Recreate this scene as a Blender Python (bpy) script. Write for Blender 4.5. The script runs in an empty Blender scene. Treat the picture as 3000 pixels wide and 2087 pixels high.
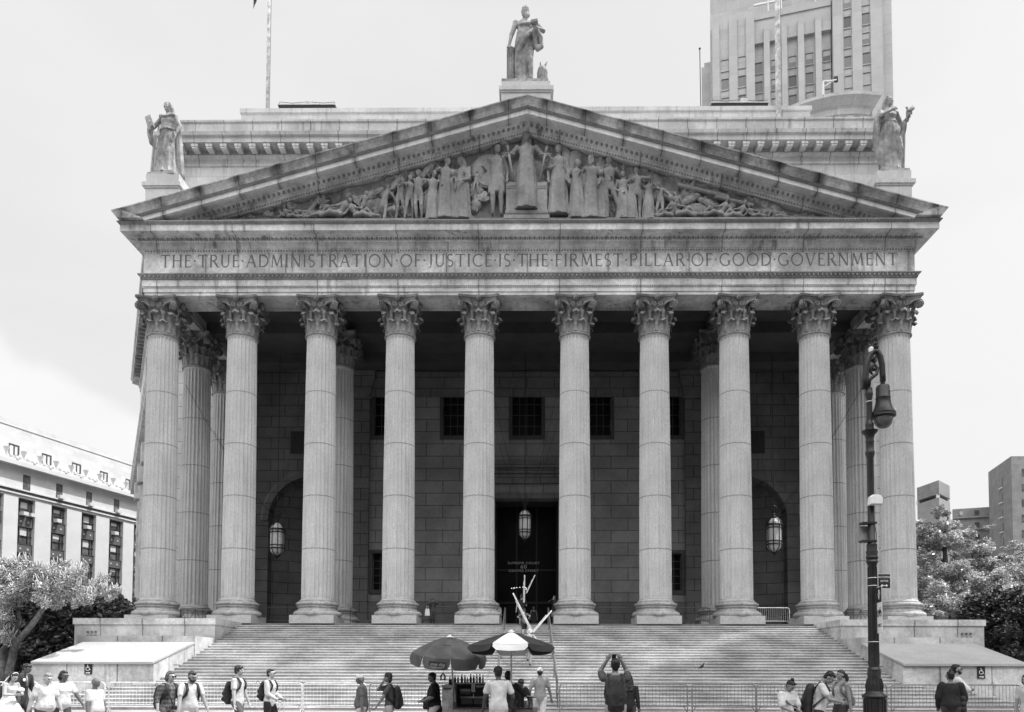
import bpy, bmesh, math, random
from mathutils import Vector, Matrix, Euler
R = math.radians
rnd = random.Random(11)
sc = bpy.context.scene
COL = sc.collection

# ---------------------------------------------------------------- camera
FPX = 2234.0
cam_d = bpy.data.cameras.new('camera')
cam = bpy.data.objects.new('camera', cam_d); COL.objects.link(cam)
cam_d.sensor_width = 36.0; cam_d.lens = FPX / 3000 * 36
cam_d.shift_x = -19 / 3000; cam_d.shift_y = 0.2745
cam_d.clip_end = 3000
CM = (Matrix.Rotation(R(0.6), 3, 'Z') @ Matrix.Rotation(R(92.57), 3, 'X') @ Matrix.Rotation(R(0.15), 3, 'Z'))
cam.matrix_world = Matrix.Translation((0, 0, 1.65)) @ CM.to_4x4()
sc.camera = cam

def at(px, py, Y):
    """point of the photograph (3000 wide) at depth Y"""
    v = Vector(((px - 1500 - 19) / FPX, -(py - 1043.5 - 0.2745 * 3000) / FPX, -1.0))
    d = CM @ v; t = Y / d.y
    return Vector((d.x * t, Y, 1.65 + d.z * t))
def atp(px, py, P, N):
    v = Vector(((px - 1500 - 19) / FPX, -(py - 1043.5 - 0.2745 * 3000) / FPX, -1.0))
    d = CM @ v; C = Vector((0, 0, 1.65)); t = (P - C).dot(N) / d.dot(N)
    return C + d * t

# ---------------------------------------------------------------- light
SUN = Vector((.56, .09, 1.0)).normalized()
elev = math.asin(SUN.z); az = math.atan2(SUN.x, SUN.y)
world = bpy.data.worlds.new("World"); sc.world = world; world.use_nodes = True
nt = world.node_tree; nt.nodes.clear()
o = nt.nodes.new('ShaderNodeOutputWorld'); bg = nt.nodes.new('ShaderNodeBackground')
sky = nt.nodes.new('ShaderNodeTexSky'); sky.sky_type = 'NISHITA'; sky.sun_disc = False
sky.sun_elevation = elev; sky.sun_rotation = az; sky.air_density = 1.6; sky.dust_density = 6.0; sky.ozone_density = 1
bw = nt.nodes.new('ShaderNodeRGBToBW')
# thin summer cloud and haze evens the sky out
tc = nt.nodes.new('ShaderNodeTexCoord'); mp = nt.nodes.new('ShaderNodeMapping'); mp.inputs['Scale'].default_value = (1.2, 1.2, 3.0)
cl = nt.nodes.new('ShaderNodeTexNoise'); cl.inputs['Scale'].default_value = 1.3; cl.inputs['Detail'].default_value = 5
cr = nt.nodes.new('ShaderNodeMapRange'); cr.inputs[1].default_value = .42; cr.inputs[2].default_value = .62
cr.inputs[3].default_value = 6.9; cr.inputs[4].default_value = 7.5
mx = nt.nodes.new('ShaderNodeMix'); mx.data_type = 'FLOAT'; mx.inputs[0].default_value = .8
nt.links.new(sky.outputs[0], bw.inputs[0]); nt.links.new(tc.outputs['Generated'], mp.inputs[0]); nt.links.new(mp.outputs[0], cl.inputs['Vector'])
nt.links.new(cl.outputs[0], cr.inputs[0]); nt.links.new(bw.outputs[0], mx.inputs[2]); nt.links.new(cr.outputs[0], mx.inputs[3])
# added glow in the unseen sky behind the camera brightens the facade
sxw = nt.nodes.new('ShaderNodeSeparateXYZ'); nt.links.new(tc.outputs['Generated'], sxw.inputs[0])
hz = nt.nodes.new('ShaderNodeMapRange'); hz.interpolation_type = 'SMOOTHSTEP'; hz.inputs[1].default_value = .52; hz.inputs[2].default_value = .68; hz.inputs[3].default_value = 0; hz.inputs[4].default_value = 1; nt.links.new(sxw.outputs[2], hz.inputs[0])
hz2 = nt.nodes.new('ShaderNodeMapRange'); hz2.interpolation_type = 'SMOOTHSTEP'; hz2.inputs[1].default_value = .84; hz2.inputs[2].default_value = .95; hz2.inputs[3].default_value = 1; hz2.inputs[4].default_value = .1; nt.links.new(sxw.outputs[2], hz2.inputs[0])
# white cumulus bank low at the left
def wm(op, a_, b_):
    n_ = nt.nodes.new('ShaderNodeMath'); n_.operation = op
    for i_, v_ in enumerate((a_, b_)):
        if isinstance(v_, (int, float)): n_.inputs[i_].default_value = v_
        else: nt.links.new(v_, n_.inputs[i_])
    return n_.outputs[0]
cn2 = nt.nodes.new('ShaderNodeTexNoise'); cn2.inputs['Scale'].default_value = 6; cn2.inputs['Detail'].default_value = 6; nt.links.new(tc.outputs['Generated'], cn2.inputs['Vector'])
yy_ = wm('MAXIMUM', sxw.outputs[1], .05); xr = wm('DIVIDE', sxw.outputs[0], yy_); zr_ = wm('DIVIDE', sxw.outputs[2], yy_)
ln_ = wm('SUBTRACT', wm('ADD', wm('SUBTRACT', .47, wm('MULTIPLY', wm('ADD', xr, .69), .72)), wm('MULTIPLY', wm('SUBTRACT', cn2.outputs[0], .5), .22)), zr_)
bk_ = nt.nodes.new('ShaderNodeMapRange'); bk_.interpolation_type = 'SMOOTHSTEP'; bk_.inputs[1].default_value = -.01; bk_.inputs[2].default_value = .035; bk_.inputs[3].default_value = 1.0; bk_.inputs[4].default_value = 1.13; nt.links.new(ln_, bk_.inputs[0])
mb_ = nt.nodes.new('ShaderNodeMapRange'); mb_.interpolation_type = 'SMOOTHSTEP'; mb_.inputs[1].default_value = .15; mb_.inputs[2].default_value = -.55; mb_.inputs[3].default_value = 0.0; mb_.inputs[4].default_value = 5.6
nt.links.new(sxw.outputs[1], mb_.inputs[0])
mm_ = nt.nodes.new('ShaderNodeMath'); mm_.operation = 'MULTIPLY'; nt.links.new(mx.outputs[0], mm_.inputs[0]); # deep blue overhead reads dark in black and white
zn = nt.nodes.new('ShaderNodeMapRange'); zn.interpolation_type = 'SMOOTHSTEP'; zn.inputs[1].default_value = .66; zn.inputs[2].default_value = .90; zn.inputs[3].default_value = 1; zn.inputs[4].default_value = .22; nt.links.new(sxw.outputs[2], zn.inputs[0])
nt.links.new(wm('MULTIPLY', wm('ADD', wm('MULTIPLY', mb_.outputs[0], wm('MULTIPLY', hz.outputs[0], hz2.outputs[0])), zn.outputs[0]), bk_.outputs[0]), mm_.inputs[1])
nt.links.new(mm_.outputs[0], bg.inputs[0]); nt.links.new(bg.outputs[0], o.inputs[0])
bg.inputs[1].default_value = 0.1
sd = bpy.data.lights.new('sun', 'SUN'); sd.energy = 5.0; sd.angle = R(0.53); sd.color = (1, 1, 1)
so = bpy.data.objects.new('sun', sd); COL.objects.link(so)
so.rotation_euler = SUN.to_track_quat('Z', 'Y').to_euler()
sc.view_settings.view_transform = 'Standard'; sc.view_settings.look = 'None'; sc.view_settings.exposure = 0.4; sc.view_settings.gamma = 1.0
sc.cycles.max_bounces = 6; sc.cycles.diffuse_bounces = 4

# ---------------------------------------------------------------- materials
def newmat(name):
    m = bpy.data.materials.new(name); m.use_nodes = True
    return m, m.node_tree, m.node_tree.nodes['Principled BSDF']
def nd(nt, t, **kw):
    n = nt.nodes.new(t)
    for k, v in kw.items(): setattr(n, k, v)
    return n
def mathn(nt, op, a, b=None, c=None):
    n = nt.nodes.new('ShaderNodeMath'); n.operation = op
    for i, v in enumerate((a, b, c)):
        if v is None: continue
        if isinstance(v, (int, float)): n.inputs[i].default_value = v
        else: nt.links.new(v, n.inputs[i])
    return n.outputs[0]
def noise(nt, vec, scale, detail=4, mapscale=None, rough=.55):
    if mapscale:
        m = nt.nodes.new('ShaderNodeMapping'); m.inputs['Scale'].default_value = mapscale
        nt.links.new(vec, m.inputs[0]); vec = m.outputs[0]
    n = nt.nodes.new('ShaderNodeTexNoise'); n.inputs['Scale'].default_value = scale; n.inputs['Detail'].default_value = detail
    n.inputs['Roughness'].default_value = rough
    nt.links.new(vec, n.inputs['Vector']); return n.outputs[0]
def ramp(nt, x, a, b, lo, hi):
    n = nt.nodes.new('ShaderNodeMapRange'); n.interpolation_type = 'SMOOTHSTEP'
    for i, v in zip((1, 2, 3, 4), (a, b, lo, hi)): n.inputs[i].default_value = v
    nt.links.new(x, n.inputs[0]); return n.outputs[0]
def stone(name, base, blotch=.25, speck=.16, streak=0.0, courses=None, axis='x', jw=.012, jdark=.45, joint=None, phase=0.0,
          bands=None, rough=.85, bump=.25, soot=None, speckscale=22, topdirt=None):
    """weathered stone: blotches, mineral speckle, rain streaks, masonry joints, dark drips at joints"""
    m, nt, b = newmat(name)
    tc = nd(nt, 'ShaderNodeTexCoord'); P = tc.outputs['Object']
    sx = nd(nt, 'ShaderNodeSeparateXYZ'); nt.links.new(P, sx.inputs[0]); X, Y, Z = sx.outputs
    f = ramp(nt, noise(nt, P, .55, 6), .3, .7, 1 - blotch, 1 + blotch * .5)
    f = mathn(nt, 'MULTIPLY', f, ramp(nt, noise(nt, P, 4.5, 5), .3, .7, 1 - blotch * .35, 1 + blotch * .25))
    sp = noise(nt, P, speckscale, 3, None, .8)
    f = mathn(nt, 'MULTIPLY', f, ramp(nt, sp, .3, .7, 1 - speck, 1 + speck))
    if streak:
        s = noise(nt, P, 1.0, 5, (2.6, 2.6, .16), .6)
        s2 = noise(nt, P, .35, 3)
        k = mathn(nt, 'MULTIPLY', ramp(nt, s, .5, .72, 0, 1), ramp(nt, s2, .42, .6, 0, 1))
        f = mathn(nt, 'MULTIPLY', f, mathn(nt, 'SUBTRACT', 1.0, mathn(nt, 'MULTIPLY', k, streak)))
    if joint:
        per, wid, amt = joint
        c = X if axis == 'x' else Y
        w = mathn(nt, 'MULTIPLY', mathn(nt, 'SUBTRACT', noise(nt, P, 1.7, 4), .5), .55)
        q = mathn(nt, 'ADD', mathn(nt, 'DIVIDE', c, per), phase)
        d = mathn(nt, 'MULTIPLY', mathn(nt, 'ABSOLUTE', mathn(nt, 'SUBTRACT', mathn(nt, 'FRACT', q), .5)), per)
        dd = mathn(nt, 'ADD', d, w)
        k = ramp(nt, dd, 0.0, wid, 1.0, 0.0)
        k = mathn(nt, 'MULTIPLY', k, ramp(nt, noise(nt, P, .9, 3), .35, .6, .35, 1.0))
        f = mathn(nt, 'MULTIPLY', f, mathn(nt, 'SUBTRACT', 1.0, mathn(nt, 'MULTIPLY', k, amt)))
        k2 = ramp(nt, d, .02, .035, .55, 0.0)
        f = mathn(nt, 'MULTIPLY', f, mathn(nt, 'SUBTRACT', 1.0, k2))
    if courses:
        bw_, bh = courses
        cb = nd(nt, 'ShaderNodeCombineXYZ'); nt.links.new(X if axis == 'x' else Y, cb.inputs[0]); nt.links.new(Z, cb.inputs[1])
        br = nd(nt, 'ShaderNodeTexBrick'); nt.links.new(cb.outputs[0], br.inputs['Vector'])
        br.inputs['Scale'].default_value = 1.0; br.inputs['Brick Width'].default_value = bw_; br.inputs['Row Height'].default_value = bh
        br.inputs['Mortar Size'].default_value = jw; br.inputs['Mortar Smooth'].default_value = .15; br.inputs['Bias'].default_value = 0
        br.inputs['Color1'].default_value = (.93, .93, .93, 1); br.inputs['Color2'].default_value = (1.06, 1.06, 1.06, 1)
        br.inputs['Mortar'].default_value = (jdark, jdark, jdark, 1)
        g = nd(nt, 'ShaderNodeRGBToBW'); nt.links.new(br.outputs['Color'], g.inputs[0])
        f = mathn(nt, 'MULTIPLY', f, g.outputs[0])
    if bands:
        wob = mathn(nt, 'MULTIPLY', mathn(nt, 'SUBTRACT', noise(nt, P, 5, 3), .5), .06)
        for zz in bands:
            d = mathn(nt, 'ABSOLUTE', mathn(nt, 'ADD', mathn(nt, 'SUBTRACT', Z, zz), wob))
            f = mathn(nt, 'MULTIPLY', f, ramp(nt, d, .018, .045, .5, 1.0))
    if soot:
        z0, z1, amt = soot   # grime band between the heights z0 (dark) and z1 (clean)
        k = mathn(nt, 'MULTIPLY', ramp(nt, mathn(nt, 'ADD', Z, mathn(nt, 'MULTIPLY', mathn(nt, 'SUBTRACT', noise(nt, P, 1.2, 4), .5), abs(z1 - z0))), min(z0, z1), max(z0, z1), 1.0 if z0 < z1 else 0.0, 0.0 if z0 < z1 else 1.0), amt)
        f = mathn(nt, 'MULTIPLY', f, mathn(nt, 'SUBTRACT', 1.0, k))
    v = mathn(nt, 'MULTIPLY', f, base)
    cc = nd(nt, 'ShaderNodeCombineColor')
    for i in range(3): nt.links.new(v, cc.inputs[i])
    nt.links.new(cc.outputs[0], b.inputs['Base Color'])
    b.inputs['Roughness'].default_value = rough; b.inputs['Specular IOR Level'].default_value = .25
    if bump:
        bp = nd(nt, 'ShaderNodeBump'); bp.inputs['Strength'].default_value = bump; bp.inputs['Distance'].default_value = .02
        nt.links.new(f, bp.inputs['Height']); nt.links.new(bp.outputs[0], b.inputs['Normal'])
    return m
def plain(name, v, rough=.6, metal=0.0, var=.15, scale=6.0, spec=.4, emit=0.0, trans=0.0, fine=0.0, fscale=60):
    m, nt, b = newmat(name)
    tc = nd(nt, 'ShaderNodeTexCoord')
    f = ramp(nt, noise(nt, tc.outputs['Object'], scale, 4), .3, .7, v * (1 - var), v * (1 + var))
    if fine: f = mathn(nt, 'MULTIPLY', f, ramp(nt, noise(nt, tc.outputs['Object'], fscale, 2), .35, .65, 1 - fine, 1 + fine))
    cc = nd(nt, 'ShaderNodeCombineColor')
    for i in range(3): nt.links.new(f, cc.inputs[i])
    nt.links.new(cc.outputs[0], b.inputs['Base Color'])
    b.inputs['Roughness'].default_value = rough; b.inputs['Metallic'].default_value = metal; b.inputs['Specular IOR Level'].default_value = spec
    if emit: b.inputs['Emission Color'].default_value = (1, 1, 1, 1); b.inputs['Emission Strength'].default_value = emit
    if trans: b.inputs['Transmission Weight'].default_value = trans
    return m
def checked(name, a, c, scale):
    m, nt, b = newmat(name)
    tc = nd(nt, 'ShaderNodeTexCoord'); sx = nd(nt, 'ShaderNodeSeparateXYZ'); nt.links.new(tc.outputs['Object'], sx.inputs[0])
    s1 = mathn(nt, 'GREATER_THAN', mathn(nt, 'SINE', mathn(nt, 'MULTIPLY', mathn(nt, 'ADD', sx.outputs[0], sx.outputs[1]), scale)), .1)
    s2 = mathn(nt, 'GREATER_THAN', mathn(nt, 'SINE', mathn(nt, 'MULTIPLY', sx.outputs[2], scale)), .1)
    v = mathn(nt, 'ADD', mathn(nt, 'MULTIPLY', mathn(nt, 'ADD', s1, s2), (c - a) / 2), a)
    cc = nd(nt, 'ShaderNodeCombineColor')
    for i in range(3): nt.links.new(v, cc.inputs[i])
    nt.links.new(cc.outputs[0], b.inputs['Base Color']); b.inputs['Roughness'].default_value = .9
    return m

# ---------------------------------------------------------------- mesh builder
_TPL = {}
def _sphere_tpl(seg):
    k = ('s', seg)
    if k not in _TPL:
        nv = max(4, seg * 2 // 3); vs = [(0, 0, 1)]; fs = []
        for j in range(1, nv):
            t = math.pi * j / nv; z = math.cos(t); r = math.sin(t)
            for i in range(seg): a = 2 * math.pi * i / seg; vs.append((r * math.cos(a), r * math.sin(a), z))
        vs.append((0, 0, -1)); L_ = len(vs) - 1
        for i in range(seg):
            j = (i + 1) % seg; fs.append((0, 1 + i, 1 + j))
            for r_ in range(nv - 2):
                b = 1 + r_ * seg; fs.append((b + i, b + seg + i, b + seg + j, b + j))
            b = 1 + (nv - 2) * seg; fs.append((b + i, L_, b + j))
        _TPL[k] = (vs, fs)
    return _TPL[k]
class MB:
    """collects faces; build() links them as one mesh object"""
    def __init__(s): s.v = []; s.f = []
    def put(s, vs, fs):
        b = len(s.v); s.v.extend(vs); s.f.extend([tuple(b + i for i in f) for f in fs]); return s
    def add(s, o_): return s.put(o_.v, o_.f)
    def move(s, fn): s.v = [fn(Vector(p)) for p in s.v]; return s
    def face(s, pts): return s.put([tuple(p) for p in pts], [tuple(range(len(pts)))])
    def box(s, x0, x1, y0, y1, z0, z1):
        if x0 > x1: x0, x1 = x1, x0
        if y0 > y1: y0, y1 = y1, y0
        if z0 > z1: z0, z1 = z1, z0
        return s.put([(x, y, z) for z in (z0, z1) for x, y in ((x0, y0), (x1, y0), (x1, y1), (x0, y1))],
                     [(3, 2, 1, 0), (4, 5, 6, 7), (0, 1, 5, 4), (1, 2, 6, 5), (2, 3, 7, 6), (3, 0, 4, 7)])
    def obox(s, c, size, M=None):
        c = Vector(c); pts = []
        for z in (-.5, .5):
            for x, y in ((-.5, -.5), (.5, -.5), (.5, .5), (-.5, .5)):
                p = Vector((x * size[0], y * size[1], z * size[2])); pts.append(tuple(c + (M @ p if M else p)))
        return s.put(pts, [(3, 2, 1, 0), (4, 5, 6, 7), (0, 1, 5, 4), (1, 2, 6, 5), (2, 3, 7, 6), (3, 0, 4, 7)])
    def sph(s, c, r, seg=12, M=None):
        if not hasattr(r, '__len__'): r = (r, r, r)
        vs, fs = _sphere_tpl(seg); cx, cy, cz = c
        if M: return s.put([tuple(M @ Vector((x * r[0], y * r[1], z * r[2])) + Vector(c)) for x, y, z in vs], fs)
        return s.put([(cx + x * r[0], cy + y * r[1], cz + z * r[2]) for x, y, z in vs], fs)
    def cone(s, p, q, r0, r1=None, n=10):
        p = Vector(p); q = Vector(q); r1 = r0 if r1 is None else r1
        d = q - p
        if d.length < 1e-6: return s
        d.normalize(); u = d.orthogonal().normalized(); w = d.cross(u)
        cs = [(math.cos(2 * math.pi * i / n), math.sin(2 * math.pi * i / n)) for i in range(n)]
        return s.rings([[p + (u * a + w * b) * r0 for a, b in cs], [q + (u * a + w * b) * r1 for a, b in cs]])
    def limb(s, pts, rs, n=10):
        for i, p in enumerate(pts):
            s.sph(p, rs[i], n)
            if i: s.cone(pts[i - 1], p, rs[i - 1], rs[i], n)
        return s
    def rings(s, rings, closed=True, cap=True):
        b = len(s.v); n = len(rings[0])
        for r in rings: s.v.extend([tuple(p) for p in r])
        for k in range(len(rings) - 1):
            a = b + k * n; c = a + n
            for i in range(n if closed else n - 1):
                j = (i + 1) % n; s.f.append((a + i, a + j, c + j, c + i))
        if cap and closed:
            s.f.append(tuple(range(b + n - 1, b - 1, -1))); e = b + (len(rings) - 1) * n; s.f.append(tuple(range(e, e + n)))
        return s
    def lathe(s, prof, n=24, c=(0, 0, 0), cap=True):
        return s.rings([[(c[0] + r * math.cos(2 * math.pi * i / n), c[1] + r * math.sin(2 * math.pi * i / n), c[2] + z) for i in range(n)] for r, z in prof], True, cap)
    def tube(s, pts, r, n=8, closed_ends=True):
        pts = [Vector(p) for p in pts]; rr = r if hasattr(r, '__len__') else [r] * len(pts)
        rs = []; up = None
        for i, p in enumerate(pts):
            t = (pts[min(i + 1, len(pts) - 1)] - pts[max(i - 1, 0)]).normalized()
            if up is None: up = t.orthogonal().normalized()
            u = (up - t * up.dot(t)); u = u.normalized() if u.length > 1e-5 else t.orthogonal().normalized()
            up = u; w = t.cross(u)
            rs.append([p + u * rr[i] * math.cos(2 * math.pi * k / n) + w * rr[i] * math.sin(2 * math.pi * k / n) for k in range(n)])
        return s.rings(rs, True, closed_ends)
    def prism(s, poly, y0, y1):          # polygon in x,z pushed along y
        n = len(poly)
        return s.put([(x, y0, z) for x, z in poly] + [(x, y1, z) for x, z in poly],
                     [tuple(range(n)), tuple(range(2 * n - 1, n - 1, -1))] + [(i, n + i, n + (i + 1) % n, (i + 1) % n) for i in range(n)])
    def slab(s, poly, z0, z1):           # polygon in x,y pushed along z
        n = len(poly)
        return s.put([(x, y, z0) for x, y in poly] + [(x, y, z1) for x, y in poly],
                     [tuple(range(n)), tuple(range(2 * n - 1, n - 1, -1))] + [(i, n + i, n + (i + 1) % n, (i + 1) % n) for i in range(n)])
    def sweep(s, path, prof, closed=False):
        """path: x,y corner points; prof: (offset outward, z). outward = right-hand side of the walk"""
        P = [Vector(p) for p in path]; N = len(P); rows = []
        for i in range(N):
            d0 = (P[i] - P[i - 1]).normalized() if (i > 0 or closed) else None
            d1 = (P[(i + 1) % N] - P[i]).normalized() if (i < N - 1 or closed) else None
            if d0 is None: d0 = d1
            if d1 is None: d1 = d0
            n0 = Vector((d0.y, -d0.x)); n1 = Vector((d1.y, -d1.x)); m = (n0 + n1).normalized(); m = m / max(.2, m.dot(n0))
            rows.append([(P[i].x + m.x * o_, P[i].y + m.y * o_, z) for o_, z in prof])
        if closed: rows.append(rows[0])
        return s.rings(rows, False, False)
    def mesh(s, name):
        me = bpy.data.meshes.new(name); me.from_pydata([tuple(p) for p in s.v], [], s.f); return me
    def build(s, name, mat, parent=None, smooth=False, world=True, recalc=True):
        if parent is not None and world:
            o_ = parent_loc(parent); s.v = [(p[0] - o_.x, p[1] - o_.y, p[2] - o_.z) for p in s.v]
        me = s.mesh(name)
        if recalc:
            bm = bmesh.new(); bm.from_mesh(me); bmesh.ops.recalc_face_normals(bm, faces=bm.faces[:]); bm.to_mesh(me); bm.free()
        if mat: me.materials.append(mat)
        if smooth:
            me.polygons.foreach_set('use_smooth', [True] * len(me.polygons))
            if smooth == 'auto': me.set_sharp_from_angle(angle=R(38))
        ob = bpy.data.objects.new(name, me); COL.objects.link(ob)
        if parent is not None: ob.parent = parent
        return ob
def parent_loc(p):
    v = Vector((0, 0, 0))
    while p is not None: v += p.location; p = p.parent
    return v
def tag(o, label, cat, group=None, kind=None):
    if label: o['label'] = label
    if cat: o['category'] = cat
    if group: o['group'] = group
    if kind: o['kind'] = kind
    return o
def empty(name, loc, label, cat, group=None, rz=0.0):
    e = bpy.data.objects.new(name, None); COL.objects.link(e); e.location = loc; e.rotation_euler = (0, 0, rz); e.empty_display_size = .2
    return tag(e, label, cat, group)
def fuse(mb, voxel, smooth=2):
    """join overlapping closed pieces into one continuous surface"""
    me = mb.mesh('tmp')
    ob = bpy.data.objects.new('tmp', me); COL.objects.link(ob)
    md = ob.modifiers.new('r', 'REMESH'); md.mode = 'VOXEL'; md.voxel_size = voxel
    if smooth:
        sm = ob.modifiers.new('s', 'SMOOTH'); sm.factor = .5; sm.iterations = smooth
    dg = bpy.context.evaluated_depsgraph_get(); ev = ob.evaluated_get(dg)
    out = bpy.data.meshes.new_from_object(ev, depsgraph=dg)
    bpy.data.objects.remove(ob); bpy.data.meshes.remove(me)
    r = MB(); r.v = [tuple(v.co) for v in out.vertices]; r.f = [tuple(p.vertices) for p in out.polygons]; bpy.data.meshes.remove(out); return r
def dup(ob, parent=None, loc=None, rz=None, label=None):
    c = ob.copy(); COL.objects.link(c); c.parent = parent
    if loc is not None: c.location = loc
    if rz is not None: c.rotation_euler = (0, 0, rz)
    if label: c['label'] = label
    for ch in ob.children:
        dup(ch, c)
    return c

# ---------------------------------------------------------------- stone kinds
M_PORT = stone('portico_granite', .44, blotch=.22, streak=.30, speck=.22)
M_ENT = stone('entablature_granite', .55, blotch=.38, streak=.65, speck=.2, joint=(4.93, .18, .22), phase=.1)
M_RAKE = stone('raking_cornice_granite', .56, blotch=.22, streak=.35, speck=.18, joint=(2.31, .30, .5))
M_SIMA = stone('stained_sima_granite', .40, blotch=.55, streak=.5, speck=.2, joint=(2.31, .62, .8))
M_FRIEZE = stone('frieze_granite', .57, blotch=.42, streak=.6, speck=.2, joint=(4.93, .12, .3), phase=.5)
M_ORN = stone('carved_granite', .25, blotch=.3, streak=.3, speck=.25)
M_COL = stone('column_granite', .49, blotch=.12, speck=.24, bands=[9.05, 12.28, 15.5, 18.72], streak=.2, soot=(5.7, 6.35, .35))
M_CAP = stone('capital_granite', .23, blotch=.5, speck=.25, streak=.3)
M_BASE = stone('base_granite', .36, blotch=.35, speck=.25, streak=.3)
M_PLINTH = stone('plinth_granite', .42, blotch=.15, speck=.25)
M_ATTIC = stone('attic_stone', .55, blotch=.16, speck=.12, streak=.4, courses=(2.8, 1.16), jw=.012, jdark=.62)
M_ATT2 = stone('attic_trim_stone', .52, blotch=.22, speck=.14, streak=.5, joint=(2.32, .06, .16))
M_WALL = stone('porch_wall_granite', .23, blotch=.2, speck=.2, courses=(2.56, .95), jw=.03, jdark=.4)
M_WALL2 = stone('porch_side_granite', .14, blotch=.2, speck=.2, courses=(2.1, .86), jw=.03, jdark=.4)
M_STEP = stone('step_granite', .43, blotch=.30, speck=.16, speckscale=14, rough=.8)
M_CHEEK = stone('cheek_granite', .50, blotch=.34, speck=.2, streak=.45, joint=(2.32, .05, .3), phase=.5)
M_SLAB = stone('slab_granite', .38, blotch=.12, speck=.2)
M_STAT = stone('statue_stone', .33, blotch=.5, speck=.2, streak=.55, bump=.5)
M_PED = stone('pedestal_stone', .50, blotch=.15, speck=.15, streak=.4)
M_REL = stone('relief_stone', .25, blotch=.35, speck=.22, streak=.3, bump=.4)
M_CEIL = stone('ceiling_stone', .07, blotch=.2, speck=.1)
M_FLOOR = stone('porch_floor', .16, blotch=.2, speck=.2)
M_GLASS = plain('dark_glass', .010, rough=.3, spec=.12, var=.3, scale=1)
M_BLACK = plain('black_iron', .02, rough=.45, var=.2)
M_BRONZE = plain('bronze', .05, rough=.5, var=.3)
M_INK = stone('cut_letter_shade', .16, blotch=.2, speck=.15)
# ================================================================ COURTHOUSE
FL = 4.48
court = empty('courthouse', (0, 47, 0), 'granite courthouse with ten fluted Corinthian columns under a sculpted pediment', 'courthouse')
def part(mb, name, mat, parent=court, smooth=False, label=None):
    ob = mb.build(name, mat, parent, smooth)
    if label: ob['label'] = label
    return ob
# ---- portico floor
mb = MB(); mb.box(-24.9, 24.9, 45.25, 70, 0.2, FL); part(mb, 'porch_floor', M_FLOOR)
# ---- columns
COLX = [2.95, 7.88, 12.81, 17.75, 22.69]
SH0, SH1 = 5.9, 22.3
def shaft_mesh():
    NF, K = 24, 6; n = NF * K
    zs = [0, .10, .16, .20, .24, .28, .33, .38, .45, 2, 4, 6, 8, 10, 12, 14, 15.6, 15.9, 15.95, 16.0, 16.05, 16.1, 16.16, 16.22, 16.4]
    rings = []
    for z in zs:
        t = z / 16.4
        r = .985 - .115 * (t ** 1.6)
        if z < .1: r += .10 * (1 - z / .1) ** 2
        if z > 16.22: r += .06 * ((z - 16.22) / .18)
        ring = []
        for i in range(n):
            a = 2 * math.pi * (i + .5) / n
            u = ((i % K) + .5) / K * 2 - 1      # -1..1 across a flute
            g = 0
            if abs(u) < .8:
                e = u / .8
                rf = .15
                zlow = .16 + rf * (1 - math.sqrt(max(0, 1 - e * e)))
                zhi = 16.2 - rf * (1 - math.sqrt(max(0, 1 - e * e)))
                if zlow <= z <= zhi: g = math.sqrt(max(0, 1 - e * e)) * .085
            rr = r - g
            ring.append((rr * math.cos(a), rr * math.sin(a), z))
        rings.append(ring)
    m = MB(); m.rings(rings); return m
def base_mesh():
    prof = [(1.40, 0), (1.44, .05), (1.455, .12), (1.44, .2), (1.38, .26), (1.30, .28), (1.30, .33), (1.20, .36), (1.16, .44), (1.17, .50), (1.24, .54),
            (1.24, .58), (1.20, .59), (1.20, .63), (1.27, .66), (1.30, .72), (1.28, .79), (1.20, .83), (1.13, .84), (1.13, .9), (1.05, .93)]
    m = MB(); m.lathe(prof, 48); return m
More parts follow.
